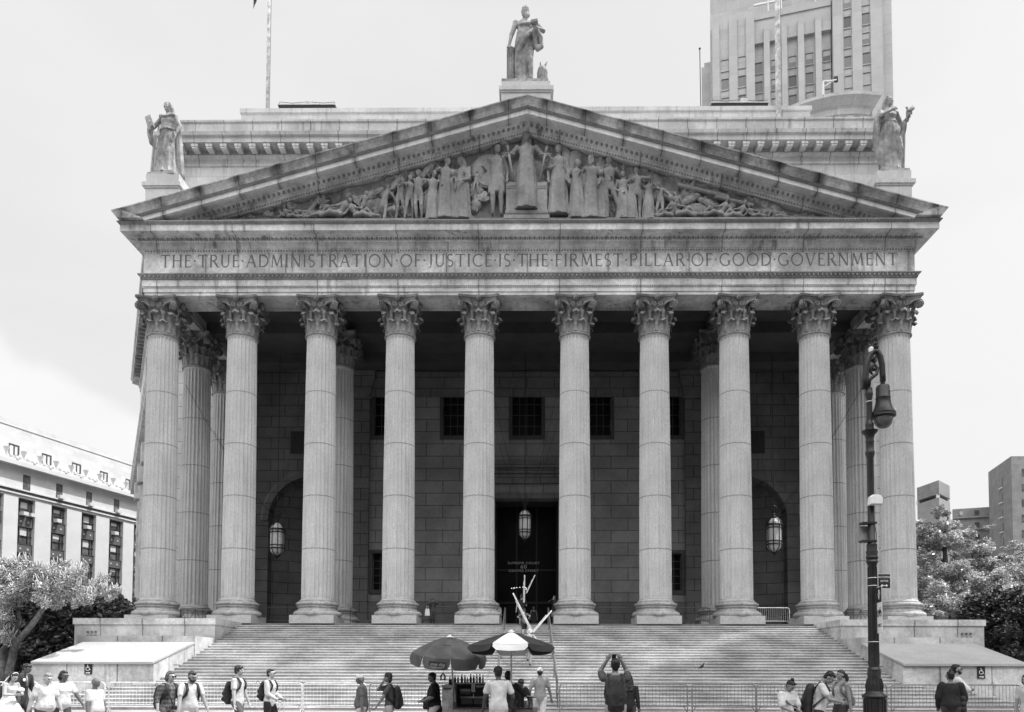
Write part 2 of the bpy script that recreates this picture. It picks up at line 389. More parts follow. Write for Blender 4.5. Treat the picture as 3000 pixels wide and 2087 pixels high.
def capital_mesh():
    m = MB(); H = 2.25
    def bell(z): return .87 + .10 * (z / H) ** 2 + .18 * max(0, (z / H - .75)) * 4 * .25
    m.lathe([(.95, -.14), (.99, -.09), (.99, -.03), (.93, .0), (.88, .02)] + [(bell(z), z) for z in (.1, .6, 1.1, 1.5, 1.75, 1.9)], 32)
    def leaf(ang, z0, h, w, out):
        ca, sa = math.cos(ang), math.sin(ang); rows = []
        NR = 11
        for i in range(NR):
            t = i / (NR - 1)
            if t < .72:
                z = z0 + h * (t / .72) * .93; off = .05 + out * .25 * (t / .72) ** 2
            else:
                q = (t - .72) / .28 * math.pi
                z = z0 + h * .93 + math.sin(q) * h * .08 - max(0, q - 1.6) * h * .055; off = .05 + out * .25 + (1 - math.cos(q)) * out * .38
            wd = w * (.62 + .38 * math.sin(min(1, t / .75) * math.pi / 2)) * (1 if t < .8 else 1 - (t - .8) * 2.2)
            wd *= (1 + .16 * math.sin(t * 24))
            row = []
            for k in range(7):
                s = k / 3 - 1
                lat = s * wd
                rad = bell(min(max(z, 0), 1.9)) + off - abs(s) ** 2 * .10 + (.045 if k == 3 else 0) + (.03 if k % 2 == 0 else -.015)
                # bend the leaf round the bell
                a2 = ang + lat / max(.9, rad)
                row.append((rad * math.cos(a2), rad * math.sin(a2), z - abs(s) * .07 * (1 if t > .6 else 0)))
            rows.append(row)
        loops = []
        for row in rows:
            back = []
            for q in row:
                h_ = math.hypot(q[0], q[1]); k_ = (h_ - .06) / h_; back.append((q[0] * k_, q[1] * k_, q[2] - .01))
            loops.append(list(row) + back[::-1])
        m.rings(loops)
    for k in range(8): leaf(math.pi / 8 + k * math.pi / 4, 0.02, .72, .30, .34)
    for k in range(8): leaf(k * math.pi / 4, 0.05, 1.22, .30, .46)
    # cauliculi stalks
    for k in range(8):
        a = math.pi / 8 + k * math.pi / 4
        m.cone((.97 * math.cos(a), .97 * math.sin(a), .7), (1.05 * math.cos(a), 1.05 * math.sin(a), 1.3), .07, .13, 8)
    def ribbon(path, wdir, w, th):
        P = [Vector(p) for p in path]; rs = []
        for i, p in enumerate(P):
            t = (P[min(i + 1, len(P) - 1)] - P[max(i - 1, 0)]).normalized(); nn = t.cross(wdir).normalized()
            rs.append([p + wdir * w + nn * th, p - wdir * w + nn * th, p - wdir * w - nn * th, p + wdir * w - nn * th])
        m.rings(rs)
    # corner volutes
    for k in range(4):
        a = math.pi / 4 + k * math.pi / 2; d = Vector((math.cos(a), math.sin(a), 0)); wd = Vector((-d.y, d.x, 0))
        pts = [d * .98 + Vector((0, 0, 1.05)), d * 1.05 + Vector((0, 0, 1.35)), d * 1.18 + Vector((0, 0, 1.62)), d * 1.34 + Vector((0, 0, 1.80))]
        cx, cz, r0 = 1.46, 1.60, .27
        for i in range(26):
            th = math.radians(110 - i * 30); r = r0 * (1 - i / 30)
            pts.append(d * (cx + r * math.cos(th)) + Vector((0, 0, cz + r * math.sin(th))))
        ribbon(pts, wd, .10, .028)
        for sgn in (1, -1):  # stems sweeping from the middle of each face to the corner
            q = Vector((math.cos(a + sgn * .52), math.sin(a + sgn * .52), 0))
            ps = [q * 1.0 + Vector((0, 0, 1.15)), q * 1.06 + Vector((0, 0, 1.45)), (q * .55 + d * .5).normalized() * 1.22 + Vector((0, 0, 1.74)), d * 1.42 + wd * -sgn * -.06 + Vector((0, 0, 1.86))]
            m.tube(ps, [.05, .07, .075, .05], 6)
            # scroll faces either side of the corner
            f = wd * sgn
            sp = []
            for i in range(22):
                th = math.radians(100 - i * 36); r = .24 * (1 - i / 25)
                sp.append(d * (1.40 + r * math.cos(th)) + f * .13 + Vector((0, 0, 1.6 + r * math.sin(th))))
            m.tube(sp, .034, 5)
    # inner helices and fleuron on each face
    for k in range(4):
        a = k * math.pi / 2; d = Vector((math.cos(a), math.sin(a), 0)); l = Vector((-d.y, d.x, 0))
        for sgn in (1, -1):
            sp = [d * 1.02 + l * sgn * .34 + Vector((0, 0, 1.2)), d * 1.08 + l * sgn * .36 + Vector((0, 0, 1.5))]
            for i in range(16):
                th = math.radians(60 + 0 - i * 38); r = .17 * (1 - i / 19)
                sp.append(d * 1.14 + l * sgn * (.19 + r * math.cos(th)) + Vector((0, 0, 1.62 + r * math.sin(th))))
            m.tube(sp, .035, 5)
        m.sph(d * 1.19 + Vector((0, 0, 2.0)), (.17, .17, .19), 10); m.sph(d * 1.28 + Vector((0, 0, 2.02)), .07, 8)
        for q in range(5):
            an = q * 2 * math.pi / 5; m.sph(d * 1.24 + l * .12 * math.cos(an) + Vector((0, 0, 2.0 + .12 * math.sin(an))), .07, 6)
    # abacus with hollow sides
    def aba(sc_, z):
        pts = []
        for k in range(4):
            a0 = -math.pi / 4 + k * math.pi / 2; a1 = a0 + math.pi / 2
            c0 = Vector((math.cos(a0), math.sin(a0))) * 1.80 * sc_; c1 = Vector((math.cos(a1), math.sin(a1))) * 1.80 * sc_
            mid = (c0 + c1) / 2; inn = -mid.normalized()
            t_ = (c1 - c0).normalized()
            for i in range(9):
                t = i / 8; p = c0.lerp(c1, .045 + t * .91) + inn * (.20 * math.sin(math.pi * t))
                pts.append((p.x, p.y, z))
        return pts
    m.rings([aba(.86, 1.80), aba(.88, 1.86), aba(.90, 1.95), aba(.93, 2.0), aba(.93, 2.03), aba(.98, 2.06), aba(1.0, 2.12), aba(1.0, 2.2)])
    return m
def make_column(x, y, rz, proto=None):
    c = bpy.data.objects.new('column', None); COL.objects.link(c); c.parent = court
    c.location = Vector((x, y, FL)) - court.location; c.empty_display_size = .3
    if proto is None:
        p = MB(); p.box(-1.33, 1.33, -1.33, 1.33, 0, .49); p = p.build('plinth', M_PLINTH, c, world=False)
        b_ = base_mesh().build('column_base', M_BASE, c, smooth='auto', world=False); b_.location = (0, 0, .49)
        s_ = shaft_mesh()
        s_.move(lambda p: p + Vector((0, 0, SH0)))
        s_ = s_.build('fluted_shaft', M_COL, c, smooth='auto', world=False); s_.location = (0, 0, -FL)
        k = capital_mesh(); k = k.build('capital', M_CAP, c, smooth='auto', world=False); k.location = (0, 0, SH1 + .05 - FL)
    else:
        for ch in proto.children:
            d = ch.copy(); COL.objects.link(d); d.parent = c
    return c
col0 = make_column(-COLX[4], 46.5, 0)
cols = [(x, 46.5) for x in (-17.75, -12.81, -7.88, -2.95, 2.95, 7.88, 12.81, 17.75, 22.69)]
cols += [(s * COLX[4], 51.4) for s in (-1, 1)] + [(s * COLX[4], 56.3) for s in (-1, 1)] + [(s * COLX[2], 51.4) for s in (-1, 1)]
for x, y in cols: make_column(x, y, 0, col0)

# ---- entablature round the portico
AX, FY = 23.53, 45.5
UP = [(-AX, 60), (-AX, FY), (AX, FY), (AX, 60)]
mb = MB(); mb.sweep(UP, [(-1.75, 24.60), (-.05, 24.60), (-.05, 24.78), (0, 24.80), (0, 25.05), (.04, 25.07), (.04, 25.13), (.07, 25.15), (.07, 25.52), (.0, 25.53)])
mb.sweep([(-AX + 1.7, 60), (-AX + 1.7, FY + 1.7), (AX - 1.7, FY + 1.7), (AX - 1.7, 60)], [(-.0, 24.4), (0, 25.6)])
part(mb, 'architrave', M_ENT)
mb = MB(); mb.sweep(UP, [(.075, 25.53), (.12, 25.56), (.14, 25.66), (.25, 25.78), (.27, 25.80), (.27, 25.86), (.0, 25.92)]); part(mb, 'architrave_moulding', M_ORN)
mb = MB(); mb.sweep(UP, [(.0, 25.90), (0, 27.42)]); frieze = part(mb, 'frieze', M_FRIEZE)
mb = MB(); mb.sweep(UP, [(0, 27.20), (.04, 27.22), (.10, 27.36), (.10, 27.42), (.16, 27.44), (.18, 27.6), (.18, 27.80), (.24, 27.82), (.40, 28.0), (.44, 28.05)])
part(mb, 'bed_moulding', M_ENT)
mb = MB(); mb.sweep(UP, [(.40, 28.06), (.93, 28.04), (.94, 28.07), (1.0, 28.07), (1.0, 28.44), (.9, 28.45)]); part(mb, 'cornice', M_ENT)
mb = MB(); mb.sweep(UP, [(1.0, 28.44), (1.05, 28.47), (1.10, 28.55), (1.14, 28.57), (1.14, 28.63), (-1.9, 28.65)]); part(mb, 'cornice_fillet', M_ORN)
# carved running ornaments
def run_orn(z, r, sp, yy, name, M=M_ORN, x1=23.4, ry=None, rx=None, dart=False):
    m = MB(); n = int(2 * x1 / sp)
    for i in range(n + 1):
        x = -x1 + i * 2 * x1 / n
        m.sph((x, yy, z), (rx or r, ry or r, r), 8)
        if dart: m.obox((x + sp / 2, yy, z), (sp * .16, .08, r * 2))
    return part(m, name, M, smooth=True)
run_orn(27.93, .10, .29, FY - .33, 'egg_and_dart', rx=.085, dart=True, x1=23.7)
run_orn(27.31, .055, .17, FY - .09, 'leaf_moulding')
run_orn(25.10, .035, .13, FY - .05, 'bead_moulding')
run_orn(25.68, .09, .26, FY - .20, 'palmette_moulding', rx=.06, ry=.07, x1=23.6)
run_orn(28.52, .045, .20, FY - 1.09, 'cornice_beads', x1=24.5)
# ---- inscription
STR = {}
T, t_ = .13, .07
def L(x0, y0, x1, y1, w=T): return ('l', x0, y0, x1, y1, w)
def SF(*xs): return [('l', x - .11, .02, x + .11, .02, .045) for x in xs]
def ST(*xs): return [('l', x - .11, .98, x + .11, .98, .045) for x in xs]
STR['T'] = (.74, [L(.37, 0, .37, 1), L(.02, .97, .72, .97, t_), L(.03, .97, .0, .8, .04), L(.71, .97, .74, .8, .04)] + SF(.37))
STR['H'] = (.80, [L(.12, 0, .12, 1), L(.68, 0, .68, 1), L(.12, .53, .68, .53, t_)] + SF(.12, .68) + ST(.12, .68))
STR['E'] = (.56, [L(.12, 0, .12, 1), L(.12, .97, .5, .97, t_), L(.12, .53, .46, .53, t_), L(.12, .03, .53, .03, t_), L(.5, .97, .52, .82, .04), L(.53, .03, .56, .2, .04)])
STR['F'] = (.54, [L(.12, 0, .12, 1), L(.12, .97, .5, .97, t_), L(.12, .53, .46, .53, t_), L(.5, .97, .52, .82, .04)] + SF(.12))
STR['L'] = (.56, [L(.12, 0, .12, 1), L(.12, .03, .53, .03, t_), L(.53, .03, .56, .2, .04)] + ST(.12))
STR['I'] = (.24, [L(.12, 0, .12, 1)] + SF(.12) + ST(.12))
STR['R'] = (.70, [L(.12, 0, .12, 1), ('a', .30, .75, .24, .235, -90, 90, .1), L(.12, .97, .32, .97, t_), L(.12, .52, .32, .52, t_), L(.33, .52, .68, .0, T)] + SF(.12, .68))
STR['P'] = (.60, [L(.12, 0, .12, 1), ('a', .32, .74, .24, .24, -90, 90, .1), L(.12, .97, .32, .97, t_), L(.12, .5, .32, .5, t_)] + SF(.12))
STR['U'] = (.76, [L(.12, .3, .12, 1), L(.64, .3, .64, 1, .09), ('a', .38, .30, .26, .28, 180, 360, .1)] + ST(.12, .64))
STR['A'] = (.82, [L(.08, 0, .40, 1, t_), L(.74, 0, .42, 1, T), L(.22, .36, .62, .36, t_)] + SF(.08, .74))
STR['D'] = (.80, [L(.12, 0, .12, 1), ('a', .30, .5, .44, .47, -90, 90, .12), L(.12, .97, .3, .97, t_), L(.12, .03, .3, .03, t_)])
STR['M'] = (.98, [L(.12, 0, .20, 1, t_), L(.88, 0, .80, 1, T), L(.20, 1, .5, .1, T), L(.80, 1, .5, .1, t_)] + SF(.12, .88))
STR['N'] = (.84, [L(.12, 0, .12, 1, t_), L(.72, 0, .72, 1, t_), L(.12, 1, .72, 0, T)] + SF(.12) + ST(.72, .08))
STR['S'] = (.54, [('a', .27, .74, .2, .24, 40, 270, .1), ('a', .27, .26, .21, .24, -140, 90, .1)])
STR['O'] = (.94, [('a', .47, .5, .42, .48, 0, 360, .1)])
STR['C'] = (.80, [('a', .48, .5, .42, .48, 48, 312, .1)])
STR['G'] = (.86, [('a', .48, .5, .42, .48, 48, 300, .1), L(.76, .08, .76, .42, T), L(.65, .42, .87, .42, .045)])
STR['J'] = (.40, [L(.26, .15, .26, 1), ('a', .12, .12, .14, .2, 270, 360, .07)] + ST(.26))
STR['V'] = (.80, [L(.08, 1, .40, 0, T), L(.74, 1, .42, 0, t_)] + ST(.08, .74))
STR['.'] = (.20, [L(.03, .5, .17, .5, .14)])
TXT = 'THE.TRUE.ADMINISTRATION.OF.JUSTICE.IS.THE.FIRMEST.PILLAR.OF.GOOD.GOVERNMENT'
def stroke(m, cnt, ox, oz, s, y, st):
    if st[0] == 'l': pts = [(st[1], st[2]), (st[3], st[4])]; w = st[5]
    else:
        _, cx, cy, rx, ry, a0, a1, w = st; n = max(6, int(abs(a1 - a0) / 18))
        pts = [(cx + rx * math.cos(R(a0 + (a1 - a0) * i / n)), cy + ry * math.sin(R(a0 + (a1 - a0) * i / n))) for i in range(n + 1)]
    P = [Vector((p[0] * s + ox, 0, p[1] * s + oz)) for p in pts]
    yy = y - .0008 * cnt; rows = []
    for i, p in enumerate(P):
        d = (P[min(i + 1, len(P) - 1)] - P[max(i - 1, 0)]).normalized(); nn = Vector((-d.z, 0, d.x)) * (w * s / 2)
        rows.append([(p + nn + Vector((0, yy, 0))), (p - nn + Vector((0, yy, 0))), (p - nn + Vector((0, yy + .03, 0))), (p + nn + Vector((0, yy + .03, 0)))])
    m.rings(rows)
m = MB(); Hh = .78; gap = .165
tot = sum(STR[c][0] + gap for c in TXT) - gap
sc_x = 45.0 / (tot * Hh)
x = -22.5
for c in TXT:
    w, sts = STR[c]
    mm = MB()
    for i, st in enumerate(sts): stroke(mm, i, 0, 26.35, Hh, FY - .006, st)
    mm.move(lambda p: Vector((p.x * sc_x + x, p.y, p.z))); m.add(mm)
    x += (w + gap) * Hh * sc_x
ins = part(m, 'inscription', M_INK, frieze); ins['label'] = 'cut Roman capitals reading the true administration of justice is the firmest pillar of good government'
# ---- pediment
AP, SL = 36.18, .2835
def rake(prof, name, mat, smooth=False):
    m = MB()
    for s in (-1, 1):
        rows = []
        for o_, t in prof:
            xe = min(24.9 - .72 * t, (AP - 28.64 - t) / SL)
            rows.append([(0, FY - o_, AP - t), (s * xe, FY - o_, AP - t - SL * xe)])
        m.rings(rows, False, False)
    return part(m, name, mat, smooth=smooth)
rake([(-13, .02), (1.36, .0), (1.40, .02), (1.40, .09), (1.36, .11), (1.24, .30), (1.17, .48), (1.15, .53)], 'raking_sima', M_SIMA)
rake([(1.15, .53), (1.08, .56), (1.08, .62), (1.0, .64)], 'raking_fillet', M_ORN)
rake([(1.0, .64), (1.0, .93), (.94, .93), (.94, .97), (.40, .95)], 'raking_corona', M_RAKE)
rake([(.40, .95), (.38, 1.0), (.24, 1.16), (.22, 1.2), (.14, 1.22), (.14, 1.34), (.02, 1.46), (.0, 1.5), (-.45, 1.5)], 'raking_bed_moulding', M_ENT)
# end returns of the gutter
for s in (-1, 1):
    m = MB()
    pr = [(23.0, 28.66), (24.53, 28.66), (24.60, 28.75), (24.87, 29.08), (24.9, 29.13), (24.5, 29.25)]
    m.rings([[(s * x_, y_, z_) for x_, z_ in pr] for y_ in (44.12, 59.9)], True, True)
    part(m, 'gutter_return', M_SIMA)
# eggs on the slope
m = MB()
for s in (-1, 1):
    n = 74
    for i in range(n):
        x = .25 + i * .305
        z = AP - 1.10 - SL * x
        if z > 28.95: m.sph((s * x, FY - .30, z), (.085, .09, .115), 8)
        z2 = AP - .59 - SL * x
    for i in range(170):
        x = .1 + i * .142; z2 = AP - .59 - SL * x
        if z2 > 28.7: m.sph((s * x, FY - 1.10, z2), (.04, .04, .05), 6)
    for i in range(120):
        x = .12 + i * .17; z2 = AP - 1.40 - SL * x
        if z2 > 29.1: m.sph((s * x, FY - .08, z2), (.05, .05, .06), 6)
part(m, 'raking_egg_and_dart', M_ORN, smooth=True)
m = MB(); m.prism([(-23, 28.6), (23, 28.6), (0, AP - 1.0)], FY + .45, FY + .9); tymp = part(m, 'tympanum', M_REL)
from mathutils import noise as mno
m = MB(); NX, NZ = 420, 70; vs = []
for i in range(NX + 1):
    x = -19.2 + 38.4 * i / NX; ztop = AP - 1.56 - SL * abs(x); zb_ = 29.0
    for j in range(NZ + 1):
        z = zb_ + max(0.02, ztop - zb_) * j / NZ
        n1 = mno.noise(Vector((x * .9, 3.1, z * .75))); n2 = abs(mno.noise(Vector((x * 2.3 + n1 * 2, 7.7, z * .8 + n1)))); n3 = mno.noise(Vector((x * 5.5 + n1 * 3, 1.7, z * 2.2)))
        h_ = .24 * max(0, n1 + .15) + .22 * (1 - min(1, n2 * 4)) * max(0, n1 + .35) + .07 * n3
        vs.append((x, FY + .43 - max(0, h_ * 1.7), z))
m.put(vs, [(i * (NZ + 1) + j, (i + 1) * (NZ + 1) + j, (i + 1) * (NZ + 1) + j + 1, i * (NZ + 1) + j + 1) for i in range(NX) for j in range(NZ)])
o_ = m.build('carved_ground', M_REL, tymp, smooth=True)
m = MB(); m.prism([(-19.5, 28.62), (19.5, 28.62), (18.6, 29.25), (-18.6, 29.25)], FY - .25, FY + .46); part(m, 'tympanum_base', M_REL)
# ---- inner porch: ceiling, beams, back walls
m = MB(); m.box(-AX + .5, AX - .5, FY + 1.8, 75, 25.3, 25.6)
for yb in (51.4, 56.3): m.box(-AX + .5, AX - .5, yb - .7, yb + .7, 24.55, 25.3)
for xb in (-12.81, 12.81): m.box(xb - .7, xb + .7, FY + 1.8, 57, 24.56, 25.31)
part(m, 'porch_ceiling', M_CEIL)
WY = 57.5
DX0, DX1, DZ = -2.42, 2.42, 14.74
def wall_with_holes(x0, x1, z0, z1, y0, y1, holes, name, mat):
    """front wall split into cells round rectangular openings"""
    xs = sorted({x0, x1, *[h[0] for h in holes], *[h[1] for h in holes]}); m = MB()
    for a, b in zip(xs, xs[1:]):
        hs = sorted([(h[2], h[3]) for h in holes if h[0] <= a and h[1] >= b]); z = z0
        for lo, hi in hs:
            if lo > z: m.box(a, b, y0, y1, z, lo)
            z = hi
        if z < z1: m.box(a, b, y0, y1, z, z1)
    return part(m, name, mat)
def P2(px, py, Y=WY): return at(px, py, Y)
up0, up1 = P2(1540, 1277).z, P2(1540, 1117).z
holes = [(DX0, DX1, FL, DZ), (-1.13, 1.13, up0, up1)]
wins = [(-1.13, 1.13, up0, up1)]
for s in (-1, 1):
    for a, b, lo, hi in ((4.3, 6.4, up0, up1), (9.7, 11.7, up0, up1), (9.7, 11.7, P2(1, 1727).z, P2(1, 1620).z)):
        h = (s * a, s * b, lo, hi) if s > 0 else (-b, -a, lo, hi)
        holes.append(h); wins.append(h)
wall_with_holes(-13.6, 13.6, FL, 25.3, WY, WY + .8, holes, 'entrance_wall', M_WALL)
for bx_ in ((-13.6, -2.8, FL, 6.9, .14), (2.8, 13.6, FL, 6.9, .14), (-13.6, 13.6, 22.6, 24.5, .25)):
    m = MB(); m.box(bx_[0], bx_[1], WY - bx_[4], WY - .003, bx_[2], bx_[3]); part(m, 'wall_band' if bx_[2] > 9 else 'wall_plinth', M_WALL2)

for (a, b, lo, hi) in wins:
    w = MB(); f = .14
    for q in ((a - .25, b + .25, hi, hi + .25), (a - .25, b + .25, lo - .3, lo), (a - .25, a, lo, hi), (b, b + .25, lo, hi)):
        w.box(q[0], q[1], WY - .09, WY + .12, q[2], q[3])
    W_ = part(w, 'window', M_CEIL)
    g = MB(); g.box(a, b, WY + .42, WY + .46, lo, hi); part(g, 'window_pane', M_GLASS, W_)
    g = MB()
    for k in range(5): xx = a + (b - a) * k / 4; g.box(xx - .03, xx + .03, WY + .34, WY + .41, lo, hi)
    for k in range(6): zz = lo + (hi - lo) * k / 5; g.box(a, b, WY + .345, WY + .405, zz - .03, zz + .03)
    part(g, 'window_bars', M_BRONZE, W_)
# pilasters on the entrance wall
def pilaster(x, y, parent=court):
    m = MB()
    m.box(x - .85, x + .85, y - .32, y - .003, FL + .9, 22.35)
    for k in range(7):
        xx = x - .72 + k * .24
        m.box(xx - .03, xx + .03, y - .36, y - .322, FL + 1.1, 22.2)
    m.box(x - 1.0, x + 1.0, y - .45, y - .004, FL, FL + .89)
    m.box(x - .95, x + .95, y - .4, y - .005, 22.36, 22.5)
    m.prism([(x - .9, 22.5), (x + .9, 22.5), (x + 1.35, 24.5), (x - 1.35, 24.5)], y - .6, y - .006)
    return part(m, 'pilaster', M_WALL2)
for s in (-1, 1): pilaster(s * 12.85, WY)
# door surround, doors
m = MB()
m.box(-3.0, -2.42, WY - .22, WY - .004, FL, 15.2); m.box(2.42, 3.0, WY - .22, WY - .004, FL, 15.2)
m.box(-3.0, 3.0, WY - .22, WY - .005, 14.75, 15.2)
m.box(-3.2, 3.2, WY - .3, WY - .006, 15.9, 16.6); m.box(-3.5, 3.5, WY - .75, WY - .007, 17.0, 17.35)
m.box(-3.35, 3.35, WY - .5, WY - .008, 16.62, 16.99)
for k in range(30): xx = -3.3 + k * 6.6 / 29; m.box(xx - .06, xx + .06, WY - .62, WY - .51, 16.8, 16.98)
part(m, 'door_surround', M_WALL2)
m = MB(); m.box(-2.42, 2.42, 60.4, 60.6, FL, DZ + .2); door = part(m, 'entrance_doors', M_GLASS)
m = MB()
for xx in (-2.4, -.8, .8, 2.4): m.box(xx - .06, xx + .06, 60.28, 60.39, FL, DZ)
for zz in (FL + 2.6, FL + 5.2): m.box(-2.4, 2.4, 60.3, 60.38, zz - .08, zz + .08)
part(m, 'door_frame', M_BLACK, door)
m = MB()
for s in (-1, 1): m.box(s * 2.43, s * 2.9, WY + .8, 60.3, FL, DZ)
m.box(-2.9, 2.9, WY + .8, 60.6, DZ, DZ + .3)
part(m, 'vestibule_wall', M_CEIL)
m = MB()
for s in (-1, 1): m.box(s * 13.6, s * 14.2, WY + .8, 66, FL, 25.3)
part(m, 'inner_side_wall', M_WALL2)
def text_ob(s, size, loc, name, mat, parent=None, ext=.01, sx=1.0, align='CENTER', shear=0.0, rot=(R(90), 0, 0)):
    cu = bpy.data.curves.new(name, 'FONT'); cu.body = s; cu.size = size; cu.extrude = ext; cu.align_x = align; cu.align_y = 'CENTER'; cu.shear = shear; cu.space_character = 1.1
    t = bpy.data.objects.new('t', cu); COL.objects.link(t)
    dg = bpy.context.evaluated_depsgraph_get(); me = bpy.data.meshes.new_from_object(t.evaluated_get(dg)); bpy.data.objects.remove(t)
    me.transform(Matrix.Diagonal((sx, 1, 1, 1))); me.transform(Euler(rot).to_matrix().to_4x4())
    if mat: me.materials.clear(); me.materials.append(mat)
    ob = bpy.data.objects.new(name, me); COL.objects.link(ob)
    if parent is not None: ob.parent = parent; ob.location = Vector(loc) - parent_loc(parent)
    else: ob.location = loc
    return ob
M_LET = plain('gilt_letters', .5, rough=.4, var=.1)
DY = 60.26
z1, z2, z3 = at(1534, 1650.5, DY).z, at(1534, 1661.5, DY).z, at(1534, 1673, DY).z
xw = at(1534, 1660, DY).x
text_ob('SUPREME COURT', .27, (xw, DY, z1), 'door_lettering', M_LET, door, sx=1.12)
text_ob('60', .40, (xw, DY, z2), 'door_number', M_LET, door, sx=1.25)
text_ob('CENTRE STREET', .27, (xw, DY, z3), 'door_lettering', M_LET, door, sx=1.12)
# side walls with great arches
SY_ = 58.5
def arch_wall(s):
    m = MB(); cx, r, sp = 16.6, 3.45, 13.3
    n = 20
    arc = [(cx + r * math.cos(math.pi * i / n), sp + r * math.sin(math.pi * i / n)) for i in range(n + 1)]
    def poly(pts): m.prism([(s * x_, z_) for x_, z_ in (pts if s > 0 else pts[::-1])], SY_, SY_ + .9)
    poly([(cx + r, FL), (21.3, FL), (21.3, sp), (cx + r, sp)])
    for i in range(n):
        a, b = arc[i], arc[i + 1]
        ta = (21.3 if i == 0 else a[0], 25.3); 
        poly([a, b, (b[0], 25.3), (a[0], 25.3)][::-1])
    m.prism([(s * 20.05, sp), (s * 21.3, sp), (s * 21.3, 25.3), (s * 20.05, 25.3)], SY_ + .002, SY_ + .89)
    part(m, 'arched_wall', M_WALL2)
    m = MB()
    rows = []
    for rr, yy in ((r, SY_ - .003), (r, SY_ - .12), (r + .45, SY_ - .12), (r + .62, SY_ - .003)):
        rows.append([(s * (cx + rr * math.cos(math.pi * i / n)), yy, sp + rr * math.sin(math.pi * i / n)) for i in range(n + 1)])
    m.rings(rows, False, False); part(m, 'archivolt', M_WALL2)
    # niche behind: slanting side wall, back
    m = MB()
    m.rings([[(s * 20.1, SY_ + .91, FL), (s * 20.1, SY_ + .91, 20)], [(s * 15.0, SY_ + 3.2, FL), (s * 15.0, SY_ + 3.2, 20)], [(s * 14.2, SY_ + 8, FL), (s * 14.2, SY_ + 8, 20)]], False, False)
    part(m, 'niche_wall', M_WALL2)
    m = MB(); m.box(s * 14, s * 21, SY_ + .9, SY_ + 8, 17.5, 18.0); part(m, 'niche_ceiling', M_CEIL)
    m = MB(); m.box(s * 17.2, s * 18.4, SY_ - .06, SY_ - .004, at(1, 1330, SY_).z, at(1, 1265, SY_).z); part(m, 'wall_grille', M_BLACK)
for s in (-1, 1): arch_wall(s)
# ---- hexagonal body of the courthouse
HX = [(-56.9, 110.0), (-29.0, 60.0), (29.0, 60.0), (48.2, 100.0), (25.3, 150.0), (-29.3, 160.0)]
m = MB(); m.sweep([(21.4, 60.0)] + HX[2:] + HX[:2] + [(-21.4, 60.0)], [(0, 0.2), (0, 26.6)]); part(m, 'outer_wall', stone('wing_wall', .5, blotch=.12, speck=.12, courses=(2.3, .95), jw=.03, jdark=.5, axis='y'))
m = MB(); m.sweep(HX, [(0, 28.3), (0, 42.6)], True); part(m, 'attic_wall', M_ATTIC)
m = MB(); m.sweep(HX, [(0, 26.5), (.1, 26.6), (.25, 27.3), (1.0, 27.45), (1.0, 27.85), (1.2, 28.2), (1.2, 28.35), (-.1, 28.5)], True); part(m, 'string_cornice', M_ATT2)
m = MB(); m.sweep(HX, [(0, 42.55), (.12, 42.6), (.12, 42.78), (.04, 42.8), (.04, 43.08), (.22, 43.15), (.28, 43.4), (.08, 43.42), (.08, 43.86), (1.12, 43.86), (1.14, 44.28), (1.3, 44.34), (1.36, 44.6), (.95, 44.62), (.95, 45.55), (1.06, 45.6), (1.06, 45.75), (-3.5, 45.8)], True)
part(m, 'attic_cornice', M_ATT2)
mod0 = None
for i in range(51):
    x = -29.0 + i * 1.16
    if mod0 is None:
        m = MB(); m.box(-.22, .22, 0, .9, -.4, 0); m.box(-.27, .27, -.05, .2, -.25, -.012)
        mod0 = m.build('modillion', M_ATTIC, court, world=False); ob_ = mod0
    else: ob_ = mod0.copy(); COL.objects.link(ob_)
    ob_.location = (x, 59.0 - 47, 43.85)
m = MB()
for s in (-1, 1):
    d = Vector((-27.9, 50, 0) if s < 0 else (19.2, 40, 0)).normalized(); nrm = Vector((d.y, -d.x, 0)) * (1 if s > 0 else -1); Mx = Matrix((d, nrm, Vector((0, 0, 1)))).transposed()
    for i in range(34 if s > 0 else 43):
        p = Vector((s * 29.0, 60, 43.64)) + d * (.8 + i * 1.25) + nrm * .6
        m.obox(p, (.45, 1.0, .4), Mx)
    for i in range(10):
        p = Vector((s * 29.0, 60, 0)) + d * (2.5 + i * 4.1)
        for z0_, z1_ in ((32, 35), (38, 41)): m.obox((p.x + nrm.x * .0, p.y + nrm.y * .0, (z0_ + z1_) / 2), (1.5, .12, z1_ - z0_), Mx)
part(m, 'wing_modillions', M_ORN)
# pilasters on the wings
m = MB()
for s in (-1, 1):
    d = Vector((-27.9, 50, 0) if s < 0 else (19.2, 40, 0)).normalized(); nrm = Vector((d.y, -d.x, 0)) * (1 if s > 0 else -1); Mx = Matrix((d, nrm, Vector((0, 0, 1)))).transposed()
    for i in range(5):
        p = Vector((s * 29.0, 60, 0)) + d * (1.2 + i * 9.5)
        m = MB(); m.obox((p.x + nrm.x * .3, p.y + nrm.y * .3, 14), (1.5, .6, 17.5), Mx)
        for k in range(5):
            q = p + d * (-.6 + k * .3) + nrm * .62; m.obox((q.x, q.y, 14), (.1, .1, 17), Mx)
        q = p + nrm * .45; m.obox((q.x, q.y, 23.9), (2.1, 1.1, 2.0), Mx)
        part(m, 'wing_pilaster', M_ATT2)
m = MB(); m.slab([(x * .97, y if y != 60 else 61.5) for x, y in HX], 45.6, 45.7); part(m, 'main_roof', M_CEIL)
